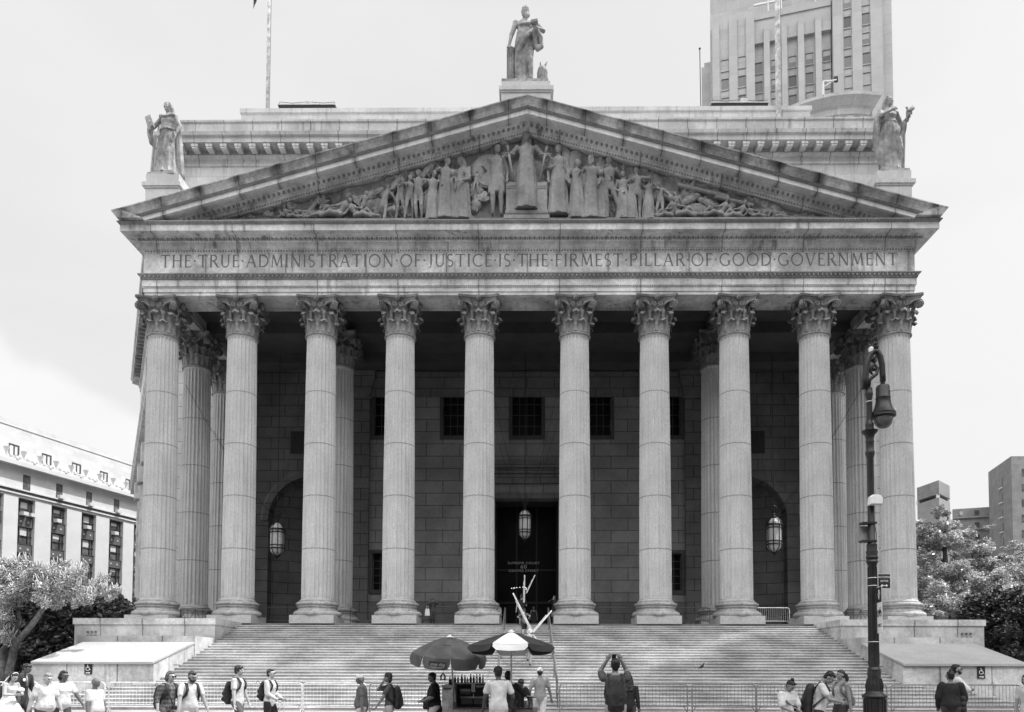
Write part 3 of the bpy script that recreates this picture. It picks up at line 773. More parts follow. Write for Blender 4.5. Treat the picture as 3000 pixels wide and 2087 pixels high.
# second tier set back
m = MB(); m.sweep([(-25.1, 100), (-24.9, 64), (24.4, 64), (24.6, 100)], [(0, 45.6), (0, 47.6), (.15, 47.8), (.15, 48.1), (.0, 48.2), (0, 50.05), (.12, 50.1), (.12, 50.45), (-3, 50.5)])
part(m, 'setback_storey', M_ATTIC)
m = MB(); m.slab([(-25, 64.1), (24.5, 64.1), (24.5, 100), (-25, 100)], 50.3, 50.4); part(m, 'setback_roof', M_CEIL)
# curved rooftop storey at the right
def dz(y): return at(2500, y + 15, 74).z
cxd, cyd, rd = at(2500, 290, 74).x, 83.0, 9.0
arcp = [(cxd + rd * math.cos(R(a)), cyd + rd * math.sin(R(a))) for a in range(196, 281, 6)]
arcp = [(arcp[0][0] - .5, 96)] + arcp + [(arcp[-1][0] + .1, 96)]
m = MB(); m.sweep(arcp, [(0, 45.7), (0, dz(322)), (.10, dz(320)), (.10, dz(302)), (.22, dz(300)), (.34, dz(297)), (.85, dz(283)), (.95, dz(281)), (.95, dz(272)), (-4, dz(270))]); drum = part(m, 'curved_rooftop_storey', M_ATTIC)
pg_ = plain('pane_grey', .14, rough=.3)
for k in range(9):
    a = R(208 + k * 8); m = MB(); Mx = Matrix.Rotation(a, 3, 'Z')
    m.obox((cxd + (rd + .02) * math.cos(a), cyd + (rd + .02) * math.sin(a), (dz(324) + 46) / 2), (.05, .62, dz(324) - 46.1), Mx); part(m, 'drum_window', pg_, drum)
# pedestals
peds = {}
def pedestal(nm, xl, xr, yt, yb, yc, x0, x1, capy, Yf, dep, zb):
    a, b = at(xl, yt, Yf), at(xr, yb, Yf); c0, c1 = at(x0, yb, Yf - .12), at(x1, capy, Yf - .12)
    m = MB(); m.box(a.x, b.x, Yf, Yf + dep, b.z, a.z)
    m.box(c0.x, c1.x, Yf - .12, Yf + dep + .12, c1.z + .1, b.z - .002); m.box(c0.x + .12, c1.x - .12, Yf - .06, Yf + dep + .06, c1.z, c1.z + .098)
    m.box(a.x - .02, b.x + .02, Yf + .01, Yf + dep, zb, c1.z - .002)
    p = part(m, 'pedestal', M_PED)
    peds[nm] = (Vector(((a.x + b.x) / 2, Yf + dep / 2, a.z)))
    return p
pedestal('c', 1470, 1612, 238.6, 254, 0, 1462, 1622, 266, 45.7, 2.4, 35.3)
pedestal('l', 428, 524, 509, 535, 0, 415, 528, 547, 46.0, 2.6, 29.0)
pedestal('r', 2571, 2670, 499, 526, 0, 2566, 2684, 539, 46.0, 2.6, 29.0)
# ================================================================ GROUND
def struct(mb, name, mat):
    o_ = mb.build(name, mat); o_['kind'] = 'structure'; return o_
m = MB(); m.face([(-900, -300, -.16), (900, -300, -.16), (900, 1500, -.16), (-900, 1500, -.16)]); struct(m, 'ground', stone('dusty_ground', .12, blotch=.2))
m = MB(); m.box(-120, 120, -14, 11.8, -.155, -.15); struct(m, 'road', stone('asphalt', .06, blotch=.3, speck=.4))
m = MB(); m.box(-120, 120, 12.0, 70, -.15, 0); struct(m, 'sidewalk', stone('pavement', .30, blotch=.2, speck=.2))
m = MB(); m.box(-120, 120, 11.8, 11.995, -.155, .002); struct(m, 'kerb', stone('kerb_stone', .38))
# ================================================================ STAIRCASE
stairs = empty('grand_staircase', (0, 38, 0), 'wide pale granite staircase rising to the portico', 'staircase')
RISE, RUN, NST = FL / 30, .47, 29
for k in range(NST):
    y1 = 45.25 - RUN * k; y0 = y1 - RUN; z = FL - RISE * (k + 1)
    m = MB()
    hw = 17.0 if y0 > 34.75 else 17.3 + (35.2 - y0) * 1.65
    ch = 0 if hw <= 17.0 else .9
    def pl(d): return [(-hw + ch * .9 - d, y0 - d), (hw - ch * .9 + d, y0 - d), (hw + d, y0 + ch), (hw + d, y1 + .06 if ch == 0 else y1 + 1.2), (-hw - d, y1 + .06 if ch == 0 else y1 + 1.2), (-hw - d, y0 + ch)]
    m.slab([(a, min(b, 46)) for a, b in pl(0)], z - RISE - .02, z - .055)
    def nose(d, zz): return [(a, min(b, 46), zz) for a, b in (pl(d) if ch else [(-hw, y0 - d), (hw, y0 - d), (hw, y1 + .05), (-hw, y1 + .05)])]
    m.rings([nose(.038, z - .050), nose(.038, z - .016), nose(.018, z)])
    st = m.build('step', M_STEP, stairs)
# ================================================================ CHEEK WALLS
def cheek(s, lab):
    e = empty('stair_terrace', (s * 21, 41, 0), lab, 'terrace wall')
    def bx(name, x0, x1, y0, y1, z0, z1, mat=M_CHEEK, j=0):
        m = MB(); m.box(s * x0, s * x1, y0, y1, z0, z1); return m.build(name, mat, e)
    bx('terrace_block', 17.03, 24.75, 41.45, 50, 0, 4.16)
    bx('coping', 16.98, 24.82, 41.38, 50, 4.163, 4.50)
    bx('ledge', 17.0, 23.1, 38.9, 41.44, 0, 3.42)
    m = MB()
    a = [(s * 17.0, 38.895, 3.11), (s * 22.75, 38.895, 3.11), (s * 22.6, 34.55, 2.04), (s * 17.0, 34.55, 2.04)]
    b = [(x, y, z - .10) for x, y, z in a]
    m.rings([a, b]); m.build('sloping_slab', M_SLAB, e)
    m = MB(); m.prism([(s * 17.02, 1.12), (s * 23.0, 1.12), (s * 23.0, 1.93), (s * 17.02, 1.93)], 34.66, 36.6); m.box(s * 17.02, s * 22.7, 36.6, 38.89, 0, 1.9)
    m.build('front_wall', M_CHEEK, e)
    m = MB(); m.prism([(34.7, 1.93), (38.89, 1.93), (38.89, 3.0), (34.7, 1.93)][:3], 0, 1); m.v = [(s * (17.04 + p[1] * 5.5), p[0], p[2]) for p in m.v]; m.build('slab_bed', M_CHEEK, e)
    bx('plinth_course', 17.0, 23.3, 34.55, 36.5, 0, 1.118, M_CHEEK)
    m = MB()   # drilled holes on the block
    for i in range(3):
        for j in range(2): m.cone((s * (24.0 - i * .22), 41.44, 3.75 - j * .22), (s * (24.0 - i * .22), 41.36, 3.75 - j * .22), .055, .055, 10)
    m.build('anchor_holes', M_INK, e)
    return e
cheek(-1, 'granite terrace with sunlit sloping slab left of the stairs')
cheek(1, 'granite terrace with shaded sloping slab right of the stairs')
# accessible signs
M_SIGN = plain('sign_black', .02, rough=.4); M_WHITE = plain('sign_white', .75, rough=.5, var=.05)
def access_sign(px, py0, py1, lab):
    a, b = at(px, py0, 34.6), at(px, py1, 34.6); w = .17; cx = a.x; zc = (a.z + b.z) / 2; h = a.z - b.z
    e = empty('access_sign', (cx, 34.6, b.z), lab, 'sign')
    m = MB(); m.box(cx - w, cx + w, 34.61, 34.655, b.z + h * .30, a.z); m.build('upper_plate', M_SIGN, e)
    m = MB(); m.box(cx - w, cx + w, 34.61, 34.655, b.z, b.z + h * .27); m.build('lower_plate', M_SIGN, e)
    m = MB(); zc = b.z + h * .62; y = 34.6
    arc = [(cx - .01 + .085 * math.cos(R(t)), y, zc - .06 + .085 * math.sin(R(t))) for t in range(110, 400, 20)]
    m.tube(arc, .012, 6); m.tube([(cx - .02, y, zc + .07), (cx - .01, y, zc - .01), (cx + .06, y, zc - .01), (cx + .09, y, zc - .11), (cx + .115, y, zc - .10)], .013, 6)
    m.tube([(cx - .015, y, zc + .04), (cx + .05, y, zc + .04)], .010, 6); m.sph((cx - .02, y, zc + .10), .024, 8)
    m.build('wheelchair_symbol', M_WHITE, e)
    m = MB(); zz = b.z + h * .13; m.box(cx - .10, cx + .05, 34.59, 34.608, zz - .018, zz + .018); m.prism([(cx + .05, zz - .04), (cx + .11, zz), (cx + .05, zz + .04)], 34.59, 34.608)
    m.build('arrow', M_WHITE, e)
access_sign(258, 1943.7, 1976, 'wheelchair access sign with arrow on the sunlit left wall')
access_sign(2875, 1953, 1988, 'wheelchair access sign with arrow on the shaded right wall')
# ================================================================ RAILS AND BARRICADES
M_STEEL = plain('galvanised_steel', .62, rough=.45, metal=.1, var=.2)
M_STEEL2 = plain('shaded_steel', .20, rough=.5, metal=.2, var=.25)  # darker copy of the steel, shade on the stairs put into the colour
M_STEEL3 = plain('porch_shade_steel', .09, rough=.6, metal=.1, var=.25)  # darkest copy of the steel, porch shade put into the colour
M_RAIL = plain('brass_rail', .18, rough=.35, metal=.5)
def handrail(X, lab):
    e = empty('handrail', (X, 38, 0), lab, 'handrail', 'central handrails on the stairs')
    def g(y): return FL - max(0, (45.25 - y)) / RUN * RISE
    pts = [(X, 46.4, FL + .95), (X, 45.3, FL + .93)] + [(X, y, g(y) + .86) for y in (44, 41, 38, 35, 32.4)] + [(X, 31.9, .95), (X, 31.6, .70)]
    m = MB(); m.tube(pts, .042, 10); m.build('rail', M_RAIL, e, smooth=True)
    m = MB(); m.tube([(X, p[1], p[2] - .38) for p in pts[1:-1]], .02, 8); m.build('lower_rail', M_RAIL, e, smooth=True)
    for y in (46.3, 44.2, 41.4, 38.6, 35.8, 33.0, 31.75):
        m = MB(); m.cone((X, y, max(0, g(y) - .16)), (X, y, g(y) + (.86 if y < 45.3 else .93)), .03, .03, 10); m.build('post', M_RAIL, e, smooth='auto')
handrail(-1.28, 'metal handrail climbing the stairs behind the striped umbrella'); handrail(1.30, 'metal handrail climbing the stairs right of the striped umbrella')
def barricade_proto():
    e = bpy.data.objects.new('barricade', None); COL.objects.link(e); W2 = 1.19
    arc = lambda cx, cz, a0, a1: [(cx + .13 * math.cos(R(a0 + (a1 - a0) * i / 5)), 0, cz + .13 * math.sin(R(a0 + (a1 - a0) * i / 5))) for i in range(6)]
    m = MB(); m.tube([(-W2, 0, .02)] + [(-W2, 0, .3)] + arc(-W2 + .13, 1.06, 180, 90) + arc(W2 - .13, 1.06, 90, 0) + [(W2, 0, .3), (W2, 0, .02)], .025, 8); m.build('frame', M_STEEL, e, smooth=True, world=False)
    m = MB(); m.tube(arc(-W2 + .2, .22, 180, 90) + arc(W2 - .2, .22, 90, 0), .02, 8); m.tube([(-W2, 0, .36), (W2, 0, .36)], .018, 6); m.build('lower_rail', M_STEEL, e, smooth=True, world=False)
    m = MB()
    for i in range(17): x = -W2 + .13 + i * (2 * W2 - .26) / 16; m.cone((x, 0, .36), (x, 0, 1.18), .0085, .0085, 6)
    m.build('bars', M_STEEL, e, world=False)
    for s in (-1, 1):
        m = MB(); m.tube([(s * (W2 - .0), -.32, .0), (s * (W2 - .02), -.22, .03), (s * (W2 - .02), 0, .22), (s * (W2 - .02), .22, .03), (s * (W2 - .0), .32, .0)], .014, 6); m.build('foot', M_STEEL, e, smooth=True, world=False)
    for z in (.95, .45):
        m = MB(); m.tube([(W2 + .02, 0, z), (W2 + .06, .02, z), (W2 + .05, .04, z - .06)], .01, 6); m.build('hook', M_STEEL, e, world=False)
    return e
bar0 = barricade_proto(); first = [True]
def barricade(x, y, z, lab, grp, rz=0.0, sx=1.0, mt=None):
    if first[0]: e = bar0; first[0] = False; e.location = (x, y, z); e.rotation_euler = (0, 0, rz)
    else: e = dup(bar0, None, (x, y, z), rz)
    tag(e, lab, 'barricade', grp); e.scale = (sx, 1, 1)
    for ch_ in e.children:
        if mt: ch_.material_slots[0].link = 'OBJECT'; ch_.material_slots[0].material = mt
    return e
BARS = [(-75, 'steel crowd barricade at the far left edge behind the bride'), (118, 'steel crowd barricade behind the two women in pale tees'), (316, 'steel crowd barricade between the bald man and the plaid shirt man'),
        (506, 'steel crowd barricade behind the bearded man'), (698, 'steel crowd barricade behind the woman with the suitcase'), (888, 'steel crowd barricade right of the suitcase woman, behind the man in the pale cap'),
        (1082, 'steel crowd barricade behind the man with his hand at his mouth'), (1272, 'steel crowd barricade mostly hidden behind the food cart'), (1638, 'steel crowd barricade just right of the stair handrail'),
        (1828, 'steel crowd barricade right of the man photographing'), (2025, 'empty stretch of steel barricade in the middle of the shaded stairs'), (2216, 'steel crowd barricade behind the woman in the loose white tee'),
        (2408, 'steel crowd barricade between the tank top woman and the lamp post'), (2605, 'steel crowd barricade just right of the lamp post'), (2802, 'steel crowd barricade at the right end under the wheelchair sign')]
for i, (px, lab) in enumerate(BARS):
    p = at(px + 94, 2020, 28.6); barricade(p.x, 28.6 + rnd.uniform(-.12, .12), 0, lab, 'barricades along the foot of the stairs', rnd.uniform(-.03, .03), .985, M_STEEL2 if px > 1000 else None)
PB = [(834, 48.2, 'dim barricade on the porch between second and third columns from the left'), (1080, 48.2, 'dim barricade on the porch between third and fourth columns from the left'),
      (1292, 47.6, 'dim barricade on the porch in front of the veiled photographer'), (1795, 47.9, 'dim barricade on the porch just right of the sixth column'),
      (2025, 47.9, 'barricade on the porch between seventh and eighth columns'), (2258, 47.9, 'brightly lit barricade on the porch left of the ninth column')]
for px, Y, lab in PB:
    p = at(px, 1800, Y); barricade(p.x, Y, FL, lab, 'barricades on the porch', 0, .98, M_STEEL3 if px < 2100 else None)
barricade(-1.75, 47.2, FL, 'barricade seen edge on beside the fifth column, left of the doorway', 'barricades on the porch', R(84))
barricade(1.85, 47.2, FL, 'barricade seen edge on beside the sixth column, right of the doorway', 'barricades on the porch', R(96))
def lattice_rail(x0, x1, y, lab):
    e = empty('porch_railing', ((x0 + x1) / 2, y, FL), lab, 'railing')
    m = MB()
    for z in (.08, .92): m.box(x0, x1, y - .02, y + .02, FL + z, FL + z + .05)
    m.build('rails', M_BLACK, e); n = max(1, int(abs(x1 - x0) / .75)); m = MB()
    for i in range(n):
        a = x0 + (x1 - x0) * i / n; b = x0 + (x1 - x0) * (i + 1) / n; c = (a + b) / 2
        m.tube([(a, y, FL + .92), (c, y, FL + .1), (b, y, FL + .92)], .018, 6); m.cone((a, y, FL + .1), (a, y, FL + .92), .02, .02, 6); m.cone((c, y, FL + .1), (c, y, FL + .92), .014, .014, 6)
    m.build('lattice', M_BLACK, e)
lattice_rail(19.4, 21.2, 46.4, 'black lattice railing between the two rightmost columns'); lattice_rail(-21.2, -19.4, 46.4, 'black lattice railing between the two leftmost columns')
# ================================================================ LANTERNS
M_PANE = plain('lantern_glass', .62, rough=.5, var=.1, spec=.3)
def lantern(px, y_top, y_bot, Y, lab, name='porch_lantern'):
    a, b = at(px, y_top, Y), at(px, y_bot, Y); e = empty(name, (a.x, Y, b.z), lab, 'lantern', 'lanterns hanging in the portico')
    H = a.z - b.z; s = H / 2.6; c = Vector((a.x, Y, b.z))
    def P(pr): return [(r * s, z * s) for r, z in pr]
    m = MB(); m.lathe(P([(.0, .25), (.14, .27), (.26, .34), (.36, .45), (.42, .58), (.43, .66), (.43, 1.82), (.42, 1.86), (.36, 2.05), (.22, 2.22), (.04, 2.3)]), 8, c); m.build('glass', M_PANE, e)
    m = MB()
    for zz, r, h in ((.66, .47, .07), (.86, .46, .05), (1.66, .46, .05), (1.82, .48, .10)): m.lathe(P([(r, zz), (r + .02, zz + h / 2), (r, zz + h)]), 16, c)
    for k in range(8):
        t = math.pi / 8 + k * math.pi / 4; u = Vector((math.cos(t), math.sin(t), 0))
        m.tube([c + u * (r * s) + Vector((0, 0, z * s)) for r, z in ((.02, .1), (.16, .26), (.38, .44), (.46, .62), (.465, 1.88), (.39, 2.07), (.24, 2.25), (.05, 2.34))], .028 * s, 5)
    m.lathe(P([(.0, 0), (.05, .04), (.03, .09), (.09, .16), (.05, .24)]), 10, c); m.lathe(P([(.1, 2.3), (.13, 2.38), (.05, 2.46), (.09, 2.53), (.02, 2.6)]), 10, c)
    m.build('frame', M_BLACK, e)
    m = MB(); m.tube([(c.x, Y, a.z), (c.x, Y, 24.4)], .03, 6); m.tube([(c.x + .17 * s * math.cos(R(t)), Y, a.z + .3 + .17 * s * math.sin(R(t))) for t in range(0, 361, 30)], .04, 6)
    m.build('chain', M_BLACK, e)
    for sg in (-1, 1):
        for y2 in (46.9, 51.4):
            w = [Vector((c.x + sg * .1, Y, a.z - .05)).lerp(Vector((c.x + sg * (2.3 if abs(c.x) < 5 else 3.6), y2, a.z + (5.5 if y2 > 50 else 7))), t / 6) - Vector((0, 0, 1.2 * math.sin(math.pi * t / 6) * .5)) for t in range(7)]
            m = MB(); m.tube(w, .014, 4); m.build('guy_wire', M_BLACK, e)
lantern(1537.9, 1483, 1590, 54, 'octagonal glass lantern hanging before the dark central doorway')
lantern(813, 1518, 1640, 54, 'octagonal glass lantern hanging in the dark left bay of the portico')
lantern(2267, 1503, 1630, 54, 'octagonal glass lantern hanging in the right bay of the portico')
# lamps glimpsed through the door
ch = empty('hall_chandelier', (at(1522, 1722, 60.2).x, 60.2, at(1522, 1722, 60.2).z), 'row of small lit bulbs shining in the dark doorway', 'chandelier')
M_BULB = plain('bulb', .9, emit=2.5, var=0)
for px, py in ((1499, 1724), (1504, 1723.5), (1508, 1723), (1514, 1722), (1523, 1721.5), (1532, 1720.5), (1539, 1722), (1542, 1724), (1541, 1728)):
    p = at(px, py, 60.2); m = MB(); m.sph(p, .024, 8); m.build('bulb', M_BULB, ch, smooth=True)
m = MB(); m.tube([at(1498, 1727, 60.22), at(1520, 1726, 60.22), at(1543, 1727, 60.22)], .012, 5); m.build('bulb_bar', M_BRONZE, ch)
# ================================================================ ROOFTOP THINGS
M_POLE = plain('white_pole_paint', .62, rough=.5, var=.35, scale=3)
def flagpole(px, py, hw0, Y, lab):
    p = at(px, py, Y); q = at(px, -420, Y); r = hw0 * Y / 2234
    e = empty('flagpole', (p.x, Y, p.z - 3), lab, 'flagpole')
    m = MB(); m.tube([(p.x, Y, p.z - 3), (p.x, Y, (p.z + q.z) / 2), (p.x, Y, q.z)], [r, r * .85, r * .6], 12); m.build('pole', M_POLE, e, smooth=True)
    m = MB(); m.sph((p.x, Y, q.z + .15), .22, 10); m.build('finial', M_BRONZE, e, smooth=True)
    m = MB(); m.tube([(p.x + r * 1.3, Y, p.z - 2), (p.x + r * 1.1, Y, q.z)], .02, 4); m.build('halyard', M_BLACK, e)
    return p, q
flagpole(783, 318, 5.2, 66, 'slim white flagpole rising from the roof at the left')
flagpole(2281, 318, 8.5, 64, 'thick stained white flagpole in front of the tower')
# drooping flag, only its lower tip shows
c = at(741, 24, 66); m = MB(); rows = []
hst = at(783, -70, 66)
for i in range(13):
    t = i / 12; base = hst.lerp(Vector((c.x, 66, c.z + .35)), t)
    n = Vector((0, .22 * math.sin(t * 9), 0)); hgt = 3.4 - 1.2 * t
    rows.append([base + n + Vector((0, 0, .0 if i < 12 else -.3)), base + n * 1.5 + Vector((.0, .04, hgt)), base + n * 1.5 + Vector((0, .08, hgt)), base + n + Vector((0, .05, 0 if i < 12 else -.3))])
m.rings(rows); f_ = m.build('flag', plain('flag_cloth', .05, rough=.8, var=.2)); tag(f_, 'dark flag whose lower tip hangs in at the top edge left of the slim pole', 'flag')
def roof_unit(x0, x1, y0, y1, lab):
    Y = 64.6; a, b = at(x0, y0, Y), at(x1, y1 + 14, Y); e = empty('roof_unit', ((a.x + b.x) / 2, Y, b.z), lab, 'rooftop unit')
    m = MB(); rows = []
    zt = a.z - .35; zm = zt - .3
    m.rings([[(a.x + d, Y + d, z), (b.x - d, Y + d, z), (b.x - d, Y + 3 - d, z), (a.x + d, Y + 3 - d, z)] for d, z in ((0, zt), (.05, zt - .28), (.35, zm), (.38, b.z - .6))]); m.build('louvre_box', M_BLACK, e)
    m = MB(); m.box(a.x - .05, b.x + .05, Y - .05, Y + 3.05, zt + .001, zt + .08); m.build('cap', M_ATT2, e)
    m = MB()
    for x in (a.x + .1, (a.x + b.x) / 2, b.x - .1): m.cone((x, Y + .1, zt + .08), (x, Y + .1, a.z), .02, .02, 5)
    m.tube([(a.x + .1, Y + .1, a.z), (a.x + 1.2, Y + .1, a.z - .1), ((a.x + b.x) / 2, Y + .1, a.z), (b.x - 1, Y + .1, a.z - .1), (b.x - .1, Y + .1, a.z - .02)], .02, 4); m.build('wire_rail', M_BLACK, e)
    d = MB(); cx = a.x + (b.x - a.x) * .58; d.lathe([(.02, 0), (.3, .04), (.42, .16), (.44, .2)], 16); d.move(lambda p: Vector((cx + p.x, Y + .4 - p.z, zt + .25 + p.y * .8))); d.build('dish', M_STEEL, e, smooth='auto')
roof_unit(815, 982, 297, 318, 'dark louvred roof box with small dish above the left roofline')
roof_unit(2084, 2252, 291, 311, 'dark louvred roof box with small dish below the tower')
e = empty('roof_mast', at(2412, 275, 72), 'small white bracket mast on the curved rooftop storey', 'mast')
m = MB(); a, b, c, d = at(2412, 280, 72), at(2412, 240, 72), at(2450, 236, 72), at(2412, 256, 72); m.tube([a, b, c], .12, 6); m.tube([d, at(2440, 238, 72)], .06, 5); m.build('bracket', M_WHITE, e)
m = MB(); m.obox(at(2449, 233, 72), (.35, .2, .5)); m.build('camera', M_BLACK, e)

# ================================================================ LAMP POST
M_IRON = plain('dark_iron_paint', .018, rough=.42, var=.3, scale=8, fine=.2)
LY = 16.0
lamp = empty('street_lamp', (at(2563, 2087, LY).x, LY, 0), 'dark cast iron bishop crook street lamp with a bell shade', 'street lamp')
LXB = at(2563, 2087, LY).x
pxm = LY / 2234
def lz(y): return at(2550, y, LY).z
def lath(pr, name, mat=M_IRON, cx=LXB, n=20):
    m = MB(); m.lathe([(hw * pxm, z if isinstance(z, float) and z < 0 else lz(z)) for hw, z in pr], n, (cx, LY, 0)); return m.build(name, mat, lamp, smooth='auto')
m = MB(); m.lathe([(34 * pxm, 0.0), (34 * pxm, .12), (29 * pxm, .2), (28 * pxm, lz(2087)), (29 * pxm, lz(2046)), (33 * pxm, lz(2044)), (35 * pxm, lz(2040)), (34 * pxm, lz(2037)), (24 * pxm, lz(2030)), (22 * pxm, lz(2024)), (23 * pxm, lz(2010)), (20 * pxm, lz(1998)), (17.5 * pxm, lz(1985)), (19 * pxm, lz(1971)), (17 * pxm, lz(1966)), (18 * pxm, lz(1962)), (14.5 * pxm, lz(1955))], 16, (LXB, LY, 0)); m.build('base', M_IRON, lamp, smooth='auto')
m = MB()
for k in range(16):
    t = 2 * math.pi * k / 16; u = Vector((math.cos(t), math.sin(t), 0)); c = Vector((LXB, LY, 0))
    m.tube([c + u * 29.5 * pxm + Vector((0, 0, .2)), c + u * 29.5 * pxm + Vector((0, 0, lz(2048)))], .012, 5)
    m.tube([c + u * 21.5 * pxm + Vector((0, 0, lz(2026))), c + u * 23.5 * pxm + Vector((0, 0, lz(2010))), c + u * 18.5 * pxm + Vector((0, 0, lz(1988)))], .012, 5)
m.build('base_ribs', M_IRON, lamp)
lath([(14.5, 1955), (13.5, 1912), (13, 1800), (12.3, 1711), (12, 1660), (14, 1652), (17, 1647), (15, 1642), (17.5, 1634), (15, 1628), (17, 1618), (14.5, 1612), (15, 1596), (10.2, 1590), (9.6, 1450), (9.4, 1345), (13, 1330), (13.3, 1325), (10.5, 1320), (11, 1300), (12.5, 1294), (10.5, 1288), (14, 1275), (22, 1267), (23, 1263), (12, 1259), (11, 1250), (12, 1243), (9, 1238), (8.3, 1228), (8.0, 1170), (10.5, 1157), (10.5, 1152), (9, 1148), (9, 1138)], 'shaft')
m = MB()
for k in range(12):
    t = 2 * math.pi * k / 12; u = Vector((math.cos(t), math.sin(t), 0)); c = Vector((LXB, LY, 0))
    m.tube([c + u * 14.3 * pxm + Vector((0, 0, lz(1950))), c + u * 12.2 * pxm + Vector((0, 0, lz(1662)))], .008, 4)
m.build('shaft_flutes', M_IRON, lamp)
def lp(px, py, dx=0): return at(px, py, LY)
# the crook: straight up the pole, over and down to the shade
m = MB(); hk = [lp(2535, 1140), lp(2535, 1110), lp(2539, 1070), lp(2548, 1042), lp(2560, 1030), lp(2571, 1031), lp(2579, 1045), lp(2584, 1070), lp(2586, 1100), lp(2587, 1118)]
m.tube(hk, [9.5 * pxm, 9.5 * pxm, 9.5 * pxm, 9.2 * pxm, 9 * pxm, 9 * pxm, 8.7 * pxm, 8.5 * pxm, 8.2 * pxm, 8 * pxm], 12); m.build('crook', M_IRON, lamp, smooth=True)
m = MB(); m.tube([lp(2545, 1136), lp(2549, 1112), lp(2558, 1104), lp(2568, 1097), lp(2571, 1080), lp(2564, 1068), lp(2554, 1073), lp(2550, 1088), lp(2556, 1098)], [.03, .035, .04, .035, .035, .03, .03, .03, .02], 8)
m.tube([lp(2556, 1060), lp(2562, 1048), lp(2566, 1056), lp(2560, 1064)], .03, 6); m.sph(lp(2560, 1082), .05, 8)
m.build('scroll', M_IRON, lamp, smooth=True)
m = MB(); t = lp(2565, 1022); m.lathe([(.05, -.02), (.07, .03), (.04, .06), (.055, .1), (.0, .16)], 10, t); m.build('finial', M_IRON, lamp, smooth='auto')
m = MB(); t = lp(2552, 1024); m.lathe([(.05, -.06), (.055, .02), (.03, .05)], 12, t); m.build('photocell', M_WHITE, lamp, smooth='auto')
hx = lp(2587, 1160).x
m = MB(); m.lathe([(r_ * pxm, lz(z_)) for r_, z_ in ((6, 1112), (9, 1114), (6.5, 1120), (6, 1128), (17, 1131), (19.5, 1137), (20, 1164), (21.5, 1167), (20, 1170), (22, 1184), (26, 1198), (32, 1208), (35, 1213), (34, 1217), (35, 1221), (31, 1224), (28, 1224.5))], 24, (hx, LY, 0)); m.build('bell_shade', M_IRON, lamp, smooth='auto')
m = MB(); m.lathe([(r_ * pxm, lz(z_)) for r_, z_ in ((27.5, 1223), (27, 1230), (23, 1243), (15, 1252), (6, 1255.5), (.2, 1256))], 24, (hx, LY, 0)); m.build('globe', plain('smoked_globe', .12, rough=.15, spec=.6), lamp, smooth=True)
text_ob('23', .07, (hx + .11, LY - .105, lz(1146)), 'lamp_number', M_WHITE, lamp, rot=(R(90), 0, R(35)))
for y_ in (1178, 1694, 1717, 1881):
    m = MB(); rr = {1178: 8.8, 1694: 13, 1717: 13, 1881: 14.6}[y_]; m.lathe([(rr * pxm + .004, lz(y_) - .008), (rr * pxm + .008, lz(y_)), (rr * pxm + .004, lz(y_) + .008)], 20, (LXB, LY, 0)); m.build('strap', M_STEEL, lamp)
# radio box and its bracket (fixed to the post)
radio = empty('radio_box', lp(2553, 1470) + Vector((0, -.1, 0)), 'white rounded radio box clamped on the lamp post', 'radio box')
m = MB(); m.rings([[(lp(2553, 1470).x + x * k, LY - .16 + (0 if j == 0 else .0) + y, lz(1471) + z * k2) for x, z in ((-.13, -.10), (.13, -.10), (.15, .02), (.10, .10), (-.06, .11), (-.12, .06))] for j, (y, k, k2) in enumerate(((-.08, .82, .85), (-.05, 1, 1), (.06, 1, 1), (.08, .85, .85)))])
m.build('casing', M_WHITE, radio)
m = MB(); m.tube([lp(2553, 1455), lp(2557, 1425)], .006, 5); m.build('aerial', M_BLACK, radio)
m = MB(); m.tube([lp(2560, 1487), lp(2562, 1530), lp(2568, 1570), lp(2564, 1606)], .008, 5); m.build('cable', M_BLACK, radio)
ub = empty('utility_box', lp(2541, 1588) + Vector((0, .1, 0)), 'grey steel utility box strapped behind the lamp post', 'utility box')
m = MB(); a, b = lp(2520, 1540), lp(2563, 1584); m.box(a.x, b.x, LY + .09, LY + .24, b.z, a.z); m.build('casing', plain('box_grey', .3, rough=.5), ub)
m = MB()
for y_ in (1534, 1587): a = lp(2522, y_); b = lp(2564, y_); m.box(a.x, b.x, LY - .09, LY + .09, a.z - .02, a.z + .02)
m.build('clamp', M_BLACK, ub)
# parking sign
def flat_sign(e, w, h, mat, name='plate', t=.006):
    m = MB(); m.box(-w / 2, w / 2, 0, t, 0, h); return m.build(name, mat, e, world=False)
a, b = lp(2565, 1683), lp(2604, 1726)
ns = empty('no_stopping_sign', (a.x, LY - .10, b.z), 'black and white no stopping sign sticking out from the lamp post', 'sign', rz=R(4))
w, h = (b.x - a.x) * 1.0, a.z - b.z
m = MB(); m.box(0, w, 0, .006, 0, h); m.build('plate', M_WHITE, ns, world=False)
m = MB(); m.box(.008, w - .008, -.003, -.0005, .008, h - .008); m.build('panel', M_SIGN, ns, world=False)
text_ob('NO STOPPING', .062, (w / 2, -.005, h * .76), 'lettering', M_WHITE, None, ext=.001, sx=.62).parent = ns
text_ob('ANYTIME', .062, (w / 2, -.005, h * .5), 'lettering', M_WHITE, None, ext=.001, sx=.62).parent = ns
m = MB(); z = h * .2; m.box(w * .34, w * .66, -.006, -.004, z - .008, z + .008); m.prism([(w * .22, z), (w * .36, z - .03), (w * .36, z + .03)], -.006, -.004); m.prism([(w * .78, z), (w * .64, z + .03), (w * .64, z - .03)], -.006, -.004); m.build('arrow', M_WHITE, ns, world=False)
a, b = lp(2560, 1724), lp(2573, 1857)
bs = empty('bike_lane_sign', (a.x, LY - .13, b.z), 'tall bike lane sign turned almost edge on, under the no stopping sign', 'sign', rz=R(-100))
w, h = .36, a.z - b.z
